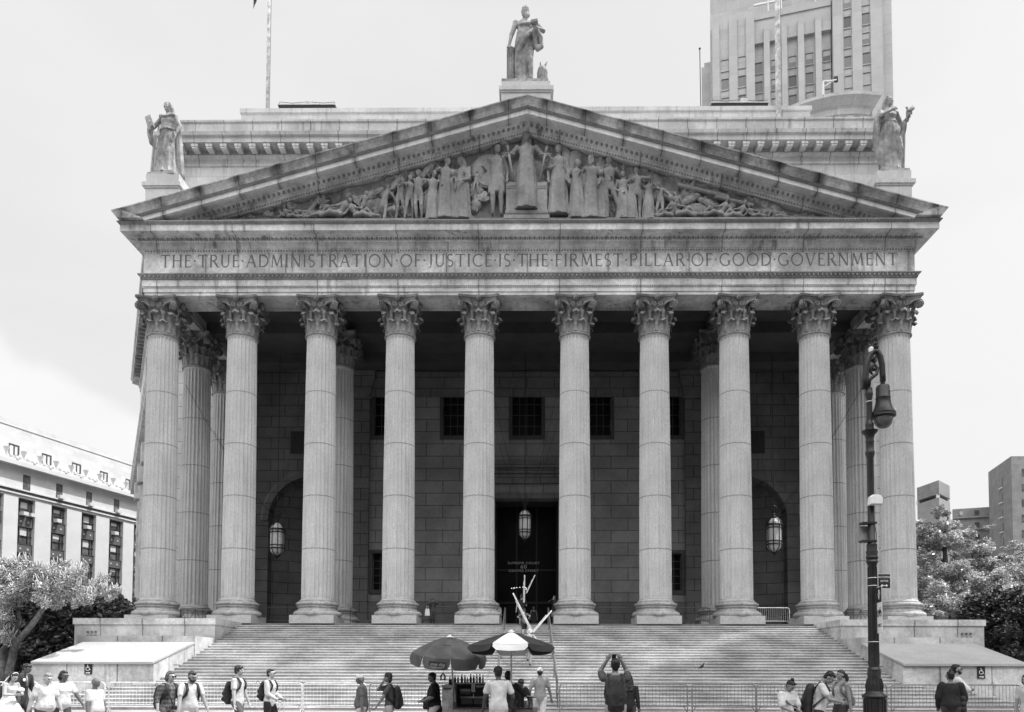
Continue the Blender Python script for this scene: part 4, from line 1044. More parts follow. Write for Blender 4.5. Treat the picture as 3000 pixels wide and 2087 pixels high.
m = MB(); m.box(0, w, 0, .006, 0, h); m.build('plate', M_WHITE, bs, world=False)
m = MB(); m.box(.012, w - .012, -.003, -.0005, h * .66, h - .012); m.build('panel', M_SIGN, bs, world=False)
m = MB(); cx = w / 2; zc = h * .83; m.tube([(cx, -.006, zc + .10), (cx + .05, -.006, zc), (cx, -.006, zc - .10), (cx - .05, -.006, zc), (cx, -.006, zc + .10)], .008, 4); m.build('diamond', M_WHITE, bs, world=False)
m = MB()
for k in (-1, 1): m.tube([(cx + k * .085 + .06 * math.cos(R(t)), -.006, h * .42 + .06 * math.sin(R(t))) for t in range(0, 361, 24)], .007, 4)
m.tube([(cx - .085, -.006, h * .42), (cx - .02, -.006, h * .42), (cx + .05, -.006, h * .5), (cx - .045, -.006, h * .5), (cx - .02, -.006, h * .42)], .006, 4); m.tube([(cx + .085, -.006, h * .42), (cx + .05, -.006, h * .54), (cx + .08, -.006, h * .55)], .006, 4); m.build('bicycle_symbol', M_SIGN, bs, world=False)
text_ob('ONLY', .10, (cx, -.005, h * .16), 'lettering', M_SIGN, None, ext=.001).parent = bs
# ================================================================ BACKGROUND BUILDINGS
class Facade:
    def __init__(s, px0, Y0, D, root):
        s.P = at(px0, 1400, Y0); s.P.z = 0; s.D = Vector((D[0], D[1], 0)).normalized(); s.N = Vector((s.D.y, -s.D.x, 0)); s.root = root
        if s.N.y > 0 and abs(s.N.x) < .5: s.N = -s.N
    def sz(s, px, py):
        q = atp(px, py, s.P, s.N); return (q - s.P).dot(s.D), q.z
    def box(s, m, s0, s1, z0, z1, d0, d1):
        A = s.P; pts = []
        for z in (z0, z1):
            for u, d in ((s0, d0), (s1, d0), (s1, d1), (s0, d1)): p = A + s.D * u + s.N * d; pts.append((p.x, p.y, z))
        m.put(pts, [(3, 2, 1, 0), (4, 5, 6, 7), (0, 1, 5, 4), (1, 2, 6, 5), (2, 3, 7, 6), (3, 0, 4, 7)])
    def part(s, name, mat, *bx, parent=None):
        m = MB()
        for b_ in bx: s.box(m, *b_)
        return m.build(name, mat, parent or s.root)
M_PALE = stone('pale_limestone', .52, blotch=.06, speck=.06, bump=.05, courses=(1.6, .8), jw=.01, jdark=.85, axis='y')
M_PIER = stone('pale_fluted_pier', .52, blotch=.05, speck=.06, bump=.05)
M_PANE2 = plain('office_pane', .10, rough=.25, var=.5, scale=.8)
M_SPAN = plain('dark_spandrel', .09, rough=.6, var=.2)
M_AC = plain('air_con_metal', .5, rough=.5, var=.1)
M_ROS = plain('spandrel_rosette', .4)
of = empty('office_building', at(0, 1960, 110), 'sunlit pale office building with tall window bays at the far left', 'office building')
F = Facade(0, 110, (.29, .957), of)
zr = F.sz(0, 1209)[1]; zc = F.sz(0, 1354)[1]; zct = F.sz(0, 1341)[1]; zp = F.sz(0, 1322)[1]; zb0 = F.sz(0, 1434)[1]; zb1 = F.sz(0, 1421)[1]
smax = F.sz(430, 1500)[0] + 30
bays = []
for a, b in ((-48, 8), (51, 101), (149, 195), (238, 281), (320, 361), (392, 428)):
    bays.append((F.sz(a, 1560)[0], F.sz(b, 1560)[0]))
zbt = F.sz(51, 1456)[1]
# piers between the bays, wall above
edges = [-40] + [v for ab in bays for v in ab] + [smax]
bxs = [(edges[i], edges[i + 1], -.1, zbt, -3, 0) for i in range(0, len(edges), 2)]
F.part('pier', M_PIER, *bxs)
F.part('upper_wall', M_PALE, (-40, smax, zbt, zc, -3, 0)); F.part('recess_wall', M_SPAN, (-39.8, smax - .2, 0, zbt - .01, -3, -.8))
F.part('cornice', M_PIER, (-40.3, smax, zc, zct, -2, 1.1), (-40.2, smax, zct, zct + .35, -2, .75))
F.part('band', M_SPAN, (-40.1, smax, zb0 + .1, zb1 - .12, -1, .10)); F.part('band_moulding', M_PIER, (-40.1, smax, zb0 - .12, zb0 + .09, -1, .22), (-40.1, smax, zb1 - .11, zb1 + .1, -1, .3))
F.part('parapet', M_PALE, (-40, smax, zct + .35, zp - .1, -2, .3)); F.part('set_back_storey', M_PALE, (-40, smax, zp - .5, zr, -26, -1.6))
zl = F.sz(0, 1226)[1]; F.part('coping', M_PIER, (-40, smax, zl, zl + .10, -1.6, -1.5))
for i in range(len(bays)):
    a, b = bays[i]
    zz = zbt - 1.0; z_ = F.sz(76, 1594)[1]
    rows_ = [(F.sz(76, 1512)[1], F.sz(76, 1470)[1])] + [(F.sz(76, 1594)[1] - 4.02 * k, F.sz(76, 1546)[1] - 4.02 * k) for k in range(3)]
    for z0, z1 in rows_:
        W_ = F.part('bay_window', M_BRONZE, (a, b, z0 - .12, z0, -.79, -.3), (a, b, z1, z1 + .1, -.79, -.45), (a + (b - a) * .22, a + (b - a) * .22 + .13, z0, z1, -.79, -.45), (b - (b - a) * .22 - .13, b - (b - a) * .22, z0, z1, -.79, -.45), (a, b, (z0 + z1) / 2 - .04, (z0 + z1) / 2 + .04, -.79, -.5))
        F.part('pane', M_PANE2, (a, b, z0, z1, -.78, -.66), parent=W_)
        F.part('blind', M_AC, (a + (b - a) * .28, b - (b - a) * .28, z0 + (z1 - z0) * rnd.uniform(.4, .8), z1 - .05, -.655, -.64), parent=W_)
    for k in range(3):
        z0 = rows_[k][0]; z1 = rows_[k + 1][1]; zc_ = (z0 + z1) / 2; sp = F.part('spandrel', M_SPAN, (a, b, z1 + .12, z0 - .13, -.78, -.35))
        F.part('rosette', M_ROS, *[(u - .14, u + .14, zc_ - .14, zc_ + .14, -.35, -.30) for u in (a + (b - a) * .28, b - (b - a) * .28)], parent=sp)
    if i < 5:
        for u in ((.35, .8) if i == 1 else (.4,)):
            s_ = a + (b - a) * u; F.part('air_conditioner', M_AC, (s_ - .4, s_ + .4, rows_[0][0], rows_[0][0] + .55, -.6, .45))
for j, (x0, x1, y0, y1) in enumerate(((68, 90, 1390, 1436), (165, 184, 1415, 1460), (253, 270, 1440, 1480), (334, 350, 1461, 1500))):
    s0, s1 = F.sz(x0, y0)[0], F.sz(x1, y0)[0]; z0, z1 = F.sz(68, 1436)[1], F.sz(68, 1390)[1]
    W_ = F.part('small_window', M_BRONZE, (s0, s1, z0, z1, -.05, .012), (s0 - .1, s1 + .1, z0 - .15, z0, -.05, .12)); F.part('pane', M_PANE2, (s0 + .12, s1 - .12, z0 + .1, (z0 + z1) / 2 - .05, .013, .02), (s0 + .12, s1 - .12, (z0 + z1) / 2 + .05, z1 - .1, .013, .02), parent=W_)
    if j: F.part('air_conditioner', M_AC, (s0 + .2, s1 - .1, z0, z0 + .55, .02, .7))
FP = F.P + F.N * -1.6
def szb(px, py): q_ = atp(px, py, FP, F.N); return (q_ - FP).dot(F.D), q_.z
for (x0, x1) in ((25, 57), (123, 152), (212, 239), (294, 318), (370, 392)):
    s0, s1 = szb(x0, 1320)[0], szb(x1, 1320)[0]; z0, z1 = szb(25, 1334)[1], szb(25, 1297)[1]
    W_ = F.part('attic_window', M_BRONZE, (s0, s1, z0, z1, -1.62, -1.585)); mid = (s0 + s1) / 2
    F.part('pane', M_AC, (s0 + .15, mid - .15, z0 + .3, z1 - .3, -1.585, -1.57), (mid + .12, s1 - .35, z0 + .3, z1 - .3, -1.585, -1.57), parent=W_)
u0 = F.sz(15, 1330)[0]; du = (F.sz(66, 1345)[0] - u0)
for k in range(14):
    s_ = u0 + k * du; m = MB(); c = F.P + F.D * s_ + F.N * .2
    m.lathe([(.14, 0), (.18, .4), (.42, 1.1), (.44, 1.2)], 12, (c.x, c.y, zp - .3)); m.build('parapet_cup', M_PIER, of, smooth='auto')
    m = MB(); c = F.P + F.D * (s_ + du / 2) + F.N * .55; m.sph((c.x, c.y, zp - .5), (.32, .32, .36), 10); m.sph((c.x + .2, c.y - .1, zp - .65), (.22, .2, .22), 8); m.build('parapet_mask', M_ROS, of, smooth=True)
    m = MB(); c = F.P + F.D * (s_ + du * .25) + F.N * .3; m.sph((c.x, c.y, zp - .2), (.2, .3, .38), 8); c = F.P + F.D * (s_ + du * .75) + F.N * .3; m.sph((c.x, c.y, zp - .2), (.2, .3, .38), 8); m.build('parapet_scroll', M_PIER, of, smooth=True)

# ---- stone tower behind, top right
M_TOW = stone('tower_limestone', .46, blotch=.08, speck=.08, bump=.1, courses=(2.4, 1.75), jw=.03, jdark=.75)
M_TOW2 = stone('tower_pier_stone', .47, blotch=.06, speck=.08, bump=.1, courses=(9, 3.5), jw=.03, jdark=.8)
PW = [plain('tower_pane_%s' % n, v, rough=.35, var=.15) for n, v in (('dark', .07), ('mid', .16), ('pale', .34))]  # grey pane tones hold the sky's reflection in their colour
tw = empty('stone_tower', at(2330, 1960, 140), 'tall pale stone tower with vertical window strips behind the courthouse', 'tower')
ca, sa = math.cos(R(14)), math.sin(R(14))
G = Facade(2087, 132, (ca, -sa), tw)
def sx(px, py=180): return G.sz(px, py)[0]
zt_c = G.sz(2330, 34)[1]; zTop = 150
G.part('tower_core', M_TOW, (sx(2082), sx(2610), 0, zTop, -26, -2.2))
G.part('left_wing', M_TOW, (sx(2087), sx(2211), 0, G.sz(2087, 72)[1], -3, 0), (sx(2081), sx(2212), 0, G.sz(2087, 40)[1], -6, -.9))
G.part('side_wing', M_TOW, (sx(2054), sx(2100), 0, G.sz(2065, 134)[1], -20, -5), (sx(2062), sx(2100), 0, G.sz(2070, 108)[1], -20, -6))
G.part('centre_bay', M_TOW, (sx(2211), sx(2437), 0, zt_c, -4, -.9)); G.part('right_wing', M_TOW, (sx(2440), sx(2586), 0, zTop, -2.3, 0)); G.part('right_return', M_TOW, (sx(2586), sx(2626, 400), 0, zTop, -14, -1.6))
G.part('centre_parapet', M_TOW2, (sx(2211), sx(2437), zt_c, zt_c + 1.2, -1.2, -.1), (sx(2211), sx(2437), zt_c - 4.2, zt_c, -.88, -.3))
for x0, x1 in ((2238, 2255), (2288, 2306), (2338, 2356), (2389, 2407)): G.part('pier', M_TOW2, (sx(x0), sx(x1), 0, zt_c - 1.8, -.88, .35))
for x0, x1 in ((2087, 2108), (2136, 2160), (2186, 2211), (2441, 2470), (2497, 2526), (2551, 2586)): G.part('pier', M_TOW2, (sx(x0), sx(x1), 0, G.sz(2087, 72)[1] if x0 < 2200 else zTop - 1, .001, .35))
cols_ = [(2113, 2134, 0), (2163, 2184, 0), (2212, 2234, 1), (2260, 2278, 1), (2312, 2334, 1), (2362, 2384, 1), (2413, 2435, 1), (2474, 2494, 0), (2526, 2549, 0)]
zq = G.sz(2324, 100)[1]; rt = random.Random(5)
for x0, x1, c_ in cols_:
    d = -.88 if c_ else 0.0
    for k in range(15):
        z1 = zq + 3.5 * (6 - k) + (1.0 if not c_ else 0); z0 = z1 - 1.9
        top = (zt_c - 4.5) if c_ else (G.sz(2087, 72)[1] - 5 if x0 < 2200 else zTop)
        if z1 > top or z0 < 62: continue
        W_ = G.part('tower_window', PW[rt.choice((0, 1, 1, 1, 2))], (sx(x0), sx(x1), z0, z1, d, d + .03))
        G.part('sill', M_TOW2, (sx(x0) - .05, sx(x1) + .05, z0 - .14, z0, d, d + .16), parent=W_)
        G.part('window_head', M_SPAN, (sx(x0), sx(x1), z1, z1 + .16, d, d + .10), parent=W_)  # dark strip paints in the shadow at the head of the window
        if rt.random() < .35: G.part('blind', PW[2], (sx(x0) + .05, sx(x1) - .05, (z0 + z1) / 2, z1, d + .031, d + .05), parent=W_)
m = MB(); a, b = at(2050, 143, 150), at(2053, 318, 150); m.tube([b, a], .08, 6); m.sph(a, .22, 8); m.build('drain_pipe', M_BLACK, tw)
# the light coloured gantry on the tower roof terrace
G.part('roof_gantry', M_WHITE, (sx(2252), sx(2255), zt_c + 1.0, zt_c + 9, -1, -.7), (sx(2290), sx(2294), zt_c + 1.0, zt_c + 9, -1, -.7), (sx(2392), sx(2395), zt_c + 1, zt_c + 9, -1, -.7), (sx(2211), sx(2437), zt_c + 3.2, zt_c + 3.5, -1, -.7))

# ---- brick blocks at the right
M_BRK = stone('grey_brick', .29, blotch=.15, speck=.1, courses=(1.2, .45), jw=.03, jdark=.8, bump=.1)
M_BRK2 = stone('grey_brick_pale', .34, blotch=.12, speck=.1, bump=.1)
br = empty('brick_tower', at(2960, 1960, 176), 'dark brick apartment tower cut by the right edge of the picture', 'apartment tower')
A, B, C_, D_ = at(2895, 1381, 186), at(2962, 1337, 172), at(3090, 1337, 172), at(3090, 1337, 200)
A0 = at(2922, 1381, 180.5); zt = B.z
m = MB(); m.slab([(A.x, A.y), (B.x, B.y), (C_.x, C_.y), (D_.x * 1.05, D_.y + 12), (A.x * 1.115, A.y + 20)], -.1, zt); m.build('brick_wall', M_BRK, br)
dv = (B - A); dv.z = 0; L_ = dv.length; dv.normalize(); nv = Vector((dv.y, -dv.x, 0))
Mx = Matrix((dv, nv, Vector((0, 0, 1)))).transposed()
for k in range(9):
    z = at(2933, 1417 + 43 * k, 178).z
    p = A + dv * (L_ * .56); m = MB(); m.obox((p.x + nv.x * .03, p.y + nv.y * .03, z), (1.5, .12, 1.9), Mx); W_ = m.build('window', M_PANE2, br)
    m = MB(); m.obox((p.x + nv.x * .1, p.y + nv.y * .1, z - 1.15), (1.8, .5, .22), Mx); m.build('sill', M_WHITE, br if False else W_)
    p2 = at(3004, 1385 + 45 * k, 172); m = MB(); m.box(p2.x - .8, p2.x + .8, 171.94, 171.99, p2.z - .9, p2.z + .9); m.build('window', M_PANE2, br)
br2 = empty('balcony_block', at(2850, 1960, 205), 'low brick block with banded balconies between the two towers at right', 'apartment block')
a, b = at(2790, 1499, 208), at(2900, 1482, 204)
m = MB(); m.slab([(a.x, a.y), (b.x + 3, b.y), (b.x + 12, 225), (a.x * 1.085, 225)], -.1, a.z + .6); m.build('brick_wall', M_BRK, br2)
for k in range(7):
    m = MB(); z = a.z - 2.1 - 3.3 * k; m.rings([[(a.x, a.y - d, z), (a.x, a.y - d, z + .3)][::1] + [(b.x + 3, b.y - d, z + .3), (b.x + 3, b.y - d, z)] for d in (.02, .5)]); m.build('balcony_slab', M_BRK2, br2)
    for q in range(3):
        x = a.x + 1.5 + q * 3.1; m = MB(); y_ = a.y + (b.y - a.y) * (x - a.x) / (b.x - a.x); m.box(x, x + 1.2, y_ - .1, y_ - .04, z + .9, z + 1.9); m.build('window', M_PANE2 if q % 2 else M_AC, br2)
br3 = empty('brick_stair_tower', at(2735, 1960, 190), 'plain brick tower with a slotted box top just right of the last column', 'tower')
a, b, c = at(2686, 1417, 196), at(2750, 1407, 188), at(2782, 1414, 194)
z1 = b.z; z2 = at(2750, 1446, 188).z; z3 = at(2750, 1457, 188).z
pg = [(a.x, a.y), (b.x, b.y), (c.x, c.y), (c.x + .2, c.y + 9), (a.x * 1.047, a.y + 9)]
m = MB(); m.slab(pg, z2, z1); m.build('top_box', M_BRK, br3); m = MB(); m.slab(pg, -.1, z3); m.build('brick_shaft', M_BRK2, br3)
for p_ in (pg[0], pg[1], pg[2]):
    m = MB(); q = Vector((p_[0], p_[1], 0)).lerp(Vector(((pg[0][0] + pg[3][0]) / 2, pg[3][1] - 4, 0)), .08); m.box(q.x - .3, q.x + .3, q.y - .3, q.y + .3, z3, z2); m.build('post', M_WHITE, br3)
# ---- tall block out of frame to the right whose shade lies on the stairs
H_ = 130; sh = [(-7.5, 2), (-6.2, 22), (-4.6, 29.5), (5.6, 36.9), (11, 42.3), (40, 42.3), (40, 2)]
k_ = (SUN.x / SUN.z * H_, SUN.y / SUN.z * H_)
hb = empty('high_rise_block', (90, 35, 0), 'tall stone office block beyond the right edge of the picture', 'office block')
m = MB(); m.slab([(x + k_[0], y + k_[1]) for x, y in sh], -.1, H_); m.build('stone_wall', M_TOW, hb)
m = MB(); m.slab([(x + k_[0], y + k_[1]) for x, y in [(0, 30), (6, 34), (12, 36), (30, 36), (30, 10), (0, 10)]], H_ + .01, H_ + 3); m.build('roof_house', M_TOW2, hb)

for i, (x0, x1, h_, y0, lab) in enumerate(((-95, -52, 52, -60, 'dark masonry block across the square, behind the camera at left'), (-50, -8, 56, -62, 'dark masonry block across the square, behind the camera left of centre'), (-6, 40, 50, -60, 'dark masonry block across the square, straight behind the camera'), (42, 90, 58, -64, 'dark masonry block across the square, behind the camera at right'))):
    e = empty('square_building', ((x0 + x1) / 2, y0, 0), lab, 'building', 'buildings across the square')
    m = MB(); m.box(x0, x1, y0 - 25, y0, -.1, h_); m.build('masonry_wall', M_BRK, e)
    m = MB(); m.box(x0 - .6, x1 + .6, y0 + .01, y0 + .8, h_ - 1.2, h_ + .4); m.build('cornice', M_BRK2, e)
    for fl in range(12):
        m = MB()
        for wx in range(int((x1 - x0) / 4)): m.box(x0 + 1.5 + wx * 4, x0 + 3.3 + wx * 4, y0 + .01, y0 + .06, 3 + fl * 4, 5.2 + fl * 4)
        m.build('window_row', M_PANE2, e)
# ================================================================ TREES
def leafmat(name, v, rough=.45, tr=.25):
    m, nt, b = newmat(name)
    gi = nd(nt, 'ShaderNodeTexCoord'); f = ramp(nt, noise(nt, gi.outputs['Object'], 1.3, 3), .3, .7, v * .7, v * 1.35)
    f = mathn(nt, 'MULTIPLY', f, ramp(nt, noise(nt, gi.outputs['Object'], 16, 1), .36, .66, .3, 1.9))
    cc = nd(nt, 'ShaderNodeCombineColor')
    for i in range(3): nt.links.new(f, cc.inputs[i])
    nt.links.new(cc.outputs[0], b.inputs['Base Color']); b.inputs['Roughness'].default_value = rough; b.inputs['Specular IOR Level'].default_value = .6
    t = nd(nt, 'ShaderNodeBsdfTranslucent'); nt.links.new(cc.outputs[0], t.inputs[0]); mxs = nd(nt, 'ShaderNodeMixShader'); mxs.inputs[0].default_value = tr
    out = nt.nodes['Material Output']; nt.links.new(b.outputs[0], mxs.inputs[1]); nt.links.new(t.outputs[0], mxs.inputs[2]); nt.links.new(mxs.outputs[0], out.inputs[0])
    return m
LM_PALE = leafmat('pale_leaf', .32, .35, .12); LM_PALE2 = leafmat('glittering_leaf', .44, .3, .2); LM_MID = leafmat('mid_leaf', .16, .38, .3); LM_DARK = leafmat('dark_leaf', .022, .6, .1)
M_BARK = stone('bark', .13, blotch=.5, speck=.3, speckscale=9, bump=.8); M_TWIG = stone('pale_twig', .5, blotch=.4, speck=.2, bump=.1)
def tree(name, lab, base, trunk, blobs, nleaf, size, lm, seed=1, grp=None, twigs=0, bark=None, flat=.75, tr=.22, aspect=1.0, inner=.35, clump=9):
    e = empty(name, base, lab, 'tree', grp); q = random.Random(seed); bark = bark or M_BARK
    m = MB()
    for pts in trunk: m.tube([p for p, r in pts], [r for p, r in pts], 9)
    top = trunk[0][-1][0]
    for c, r in blobs:
        if q.random() < .8:
            c = Vector(c); src = Vector(min((p for t_ in trunk for p, _ in t_[1:]), key=lambda p: (Vector(p) - c).length)); mid = src.lerp(c, .5) + Vector((q.uniform(-.3, .3), q.uniform(-.3, .3), q.uniform(0, .4)))
            m.tube([src, mid, c], [tr * .5, tr * .28, tr * .1], 6)
    m.build('trunk', bark, e, smooth=True)
    if clump:
        nb = []
        for c, r in blobs:
            nb.append((c, r * .55))
            for _ in range(clump):
                a = q.uniform(0, 6.283); h = q.uniform(-.75, 1); s_ = math.sqrt(1 - h * h); rr = r * q.uniform(.6, .95)
                nb.append(((c[0] + rr * s_ * math.cos(a), c[1] + rr * s_ * math.sin(a), c[2] + rr * h * flat), r * q.uniform(.2, .38)))
        blobs = nb
    V, Fc = [], []; tot = sum(r ** 2 for _, r in blobs)
    for c, r in blobs:
        n = int(nleaf * r ** 2 / tot); cx, cy, cz = c
        for _ in range(n):
            a = q.uniform(0, 2 * math.pi); h = q.uniform(-1, 1); rr = r * (inner + (1 - inner) * q.random() ** .45) * (1 + .28 * math.sin(a * 5 + h * 4 + cx) * q.random()); rt_ = math.sqrt(1 - h * h)
            p = Vector((cx + rr * rt_ * math.cos(a), cy + rr * rt_ * math.sin(a), cz + rr * h * flat))
            u = Vector((q.gauss(0, 1), q.gauss(0, 1), q.gauss(0, .6))); u.normalize(); w = u.cross(Vector((q.gauss(0, 1), q.gauss(0, 1), q.gauss(0, 1)))).normalized()
            s = size * q.uniform(.6, 1.3); b = len(V)
            V += [tuple(p - u * s), tuple(p + w * s * .45 * aspect), tuple(p + u * s), tuple(p - w * s * .45 * aspect)]; Fc.append((b, b + 1, b + 2, b + 3))
    cm = MB(); cm.v = V; cm.f = Fc; cm.build('crown', lm, e, recalc=False)
    if twigs:
        m = MB()
        for _ in range(twigs):
            c, r = q.choice(blobs); c = Vector(c); a = q.uniform(0, 2 * math.pi); d = Vector((math.cos(a), math.sin(a) * .7, q.uniform(-.1, .7)))
            p0 = c + d * r * .3; p3 = c + d * r * q.uniform(.95, 1.35) + Vector((0, 0, -r * q.uniform(.0, .35))); mid = p0.lerp(p3, .5) + Vector((q.uniform(-.2, .2), 0, q.uniform(.15, .5)))
            m.tube([p0, p0.lerp(mid, .6), mid, mid.lerp(p3, .6) + Vector((0, 0, .08)), p3], [.03, .026, .02, .014, .006], 4)
        m.build('twigs', M_TWIG, e, smooth=True)
    return e
def blob(px, py, Y, r): p = at(px, py, Y); return ((p.x, p.y, p.z), r)
# left tree, leaning trunk
b0 = at(30, 2050, 37)
tr1 = [[(Vector((b0.x, 37, -.1)), .24), (at(28, 1963, 37), .18), (at(45, 1887, 37), .17), (at(72, 1856, 37), .15), (at(94, 1831, 37), .14), (at(130, 1780, 37), .11), (at(170, 1720, 37), .07)],
       [(Vector((at(4, 2050, 37).x, 37.3, -.1)), .26), (at(8, 1963, 37.3), .20), (at(12, 1905, 37.3), .18), (at(40, 1865, 37.3), .14), (at(60, 1820, 37.3), .10), (at(40, 1740, 37.3), .07)]]
bl = [blob(*v) for v in ((20, 1760, 37, 1.3), (80, 1700, 37.5, 1.3), (150, 1690, 37, 1.2), (200, 1720, 36.5, 1.1), (250, 1755, 36, .75), (130, 1755, 36.3, .95), (10, 1825, 36.8, .8), (-40, 1700, 37, 1.5), (200, 1680, 38.5, .9), (60, 1665, 38, .8), (280, 1720, 37.5, .9), (0, 1870, 36.5, .6), (170, 1750, 38, 1.1), (330, 1745, 37, .45), (0, 1680, 38, 1.0))]
tree('leaning_tree', 'leaning twin-trunked tree with pale sunlit twigs at the left edge', (b0.x, 37, 0), tr1, bl, 34000, .07, LM_PALE, 3, twigs=520, tr=.16, aspect=.8)
# dark shaded trees behind it
bl = [blob(*v) for v in ((60, 1880, 48, 2.6), (180, 1860, 47, 2.4), (-30, 1840, 48, 2.6), (120, 1960, 48, 2.5), (20, 1990, 47, 2.4), (200, 1950, 48.5, 2.2), (130, 1800, 49, 2.2), (220, 1800, 50, 1.8), (290, 1810, 52, 1.6), (60, 1780, 50, 2.0), (340, 1840, 54, 1.6))]
bb = at(140, 2040, 49)
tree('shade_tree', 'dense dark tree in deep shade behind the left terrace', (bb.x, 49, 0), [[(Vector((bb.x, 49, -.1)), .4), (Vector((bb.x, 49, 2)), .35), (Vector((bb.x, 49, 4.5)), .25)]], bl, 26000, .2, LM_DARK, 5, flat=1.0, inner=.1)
bl = [blob(*v) for v in ((330, 1765, 50, .9), (370, 1785, 50, .7), (300, 1745, 50.5, .8), (350, 1800, 50, .7), (385, 1800, 51, .5), (400, 1760, 51, .35), (280, 1790, 49.5, .9))]
bb = at(320, 2040, 51)
tree('young_tree', 'loose dark foliage beside the leftmost column above the terrace', (bb.x, 51, 0), [[(Vector((bb.x, 51, -.1)), .14), (Vector((bb.x, 51, 3)), .12), (at(330, 1770, 50), .06)]], bl, 2600, .13, LM_MID, 6, tr=.1)
# right trees
bl = [blob(*v) for v in ((2760, 1500, 56, .7), (2765, 1545, 56, 1.2), (2730, 1590, 56, 1.6), (2790, 1590, 56, 1.5), (2700, 1550, 57, .8), (2850, 1620, 57, 1.5), (2730, 1680, 55, 2.0), (2820, 1700, 55, 2.0), (2760, 1760, 54, 2.0), (2700, 1620, 57, 1.6), (2870, 1690, 56, 1.7), (2900, 1545, 57, .35), (2840, 1560, 57, .7), (2715, 1790, 53, 1.2), (2740, 1800, 53, 1.3), (2690, 1740, 55, 1.3), (2820, 1790, 54, 1.5), (2880, 1600, 57, .8))]
bb = at(2790, 2000, 56)
tree('leafy_tree', 'tall leafy tree with glittering sunlit leaves right of the last column', (bb.x, 56, 0), [[(Vector((bb.x, 56, -.1)), .35), (at(2790, 1800, 56), .28), (at(2770, 1650, 56), .18), (at(2765, 1560, 56), .09)], [(at(2790, 1800, 56), .2), (at(2860, 1680, 56), .12)]], bl, 60000, .105, LM_PALE2, 8, grp=None, tr=.2, inner=.3)
bl = [blob(*v) for v in ((2960, 1680, 54, 1.9), (3010, 1690, 54, 1.9), (2930, 1720, 53, 1.6), (2970, 1600, 55, .55), (2950, 1640, 55, .9), (3020, 1640, 55, 1.2), (2920, 1650, 55, .8))]
bb = at(2985, 2000, 54)
tree('spreading_tree', 'sunlit spreading tree reaching up before the brick tower at the right edge', (bb.x, 54, 0), [[(Vector((bb.x, 54, -.1)), .32), (at(2985, 1820, 54), .26), (at(2970, 1700, 54), .14)]], bl, 22000, .105, LM_PALE2, 9, tr=.2, inner=.3)
bl = [blob(*v) for v in ((2900, 1800, 48, 2.0), (2980, 1790, 48, 2.2), (2940, 1880, 47, 2.0), (3010, 1870, 47, 2.2), (2900, 1860, 49, 1.8), (2860, 1810, 50, 1.6), (2980, 1930, 46.5, 1.8), (3040, 1800, 48, 2.2), (2930, 1760, 49, 1.5))]
bb = at(2960, 2040, 48)
tree('shadow_tree', 'low dark tree in shade at the right end of the terrace', (bb.x, 48, 0), [[(Vector((bb.x, 48, -.1)), .3), (Vector((bb.x, 48, 2.5)), .25), (at(2960, 1850, 48), .12)]], bl, 26000, .13, LM_DARK, 10, tr=.2, flat=.9, inner=.15)
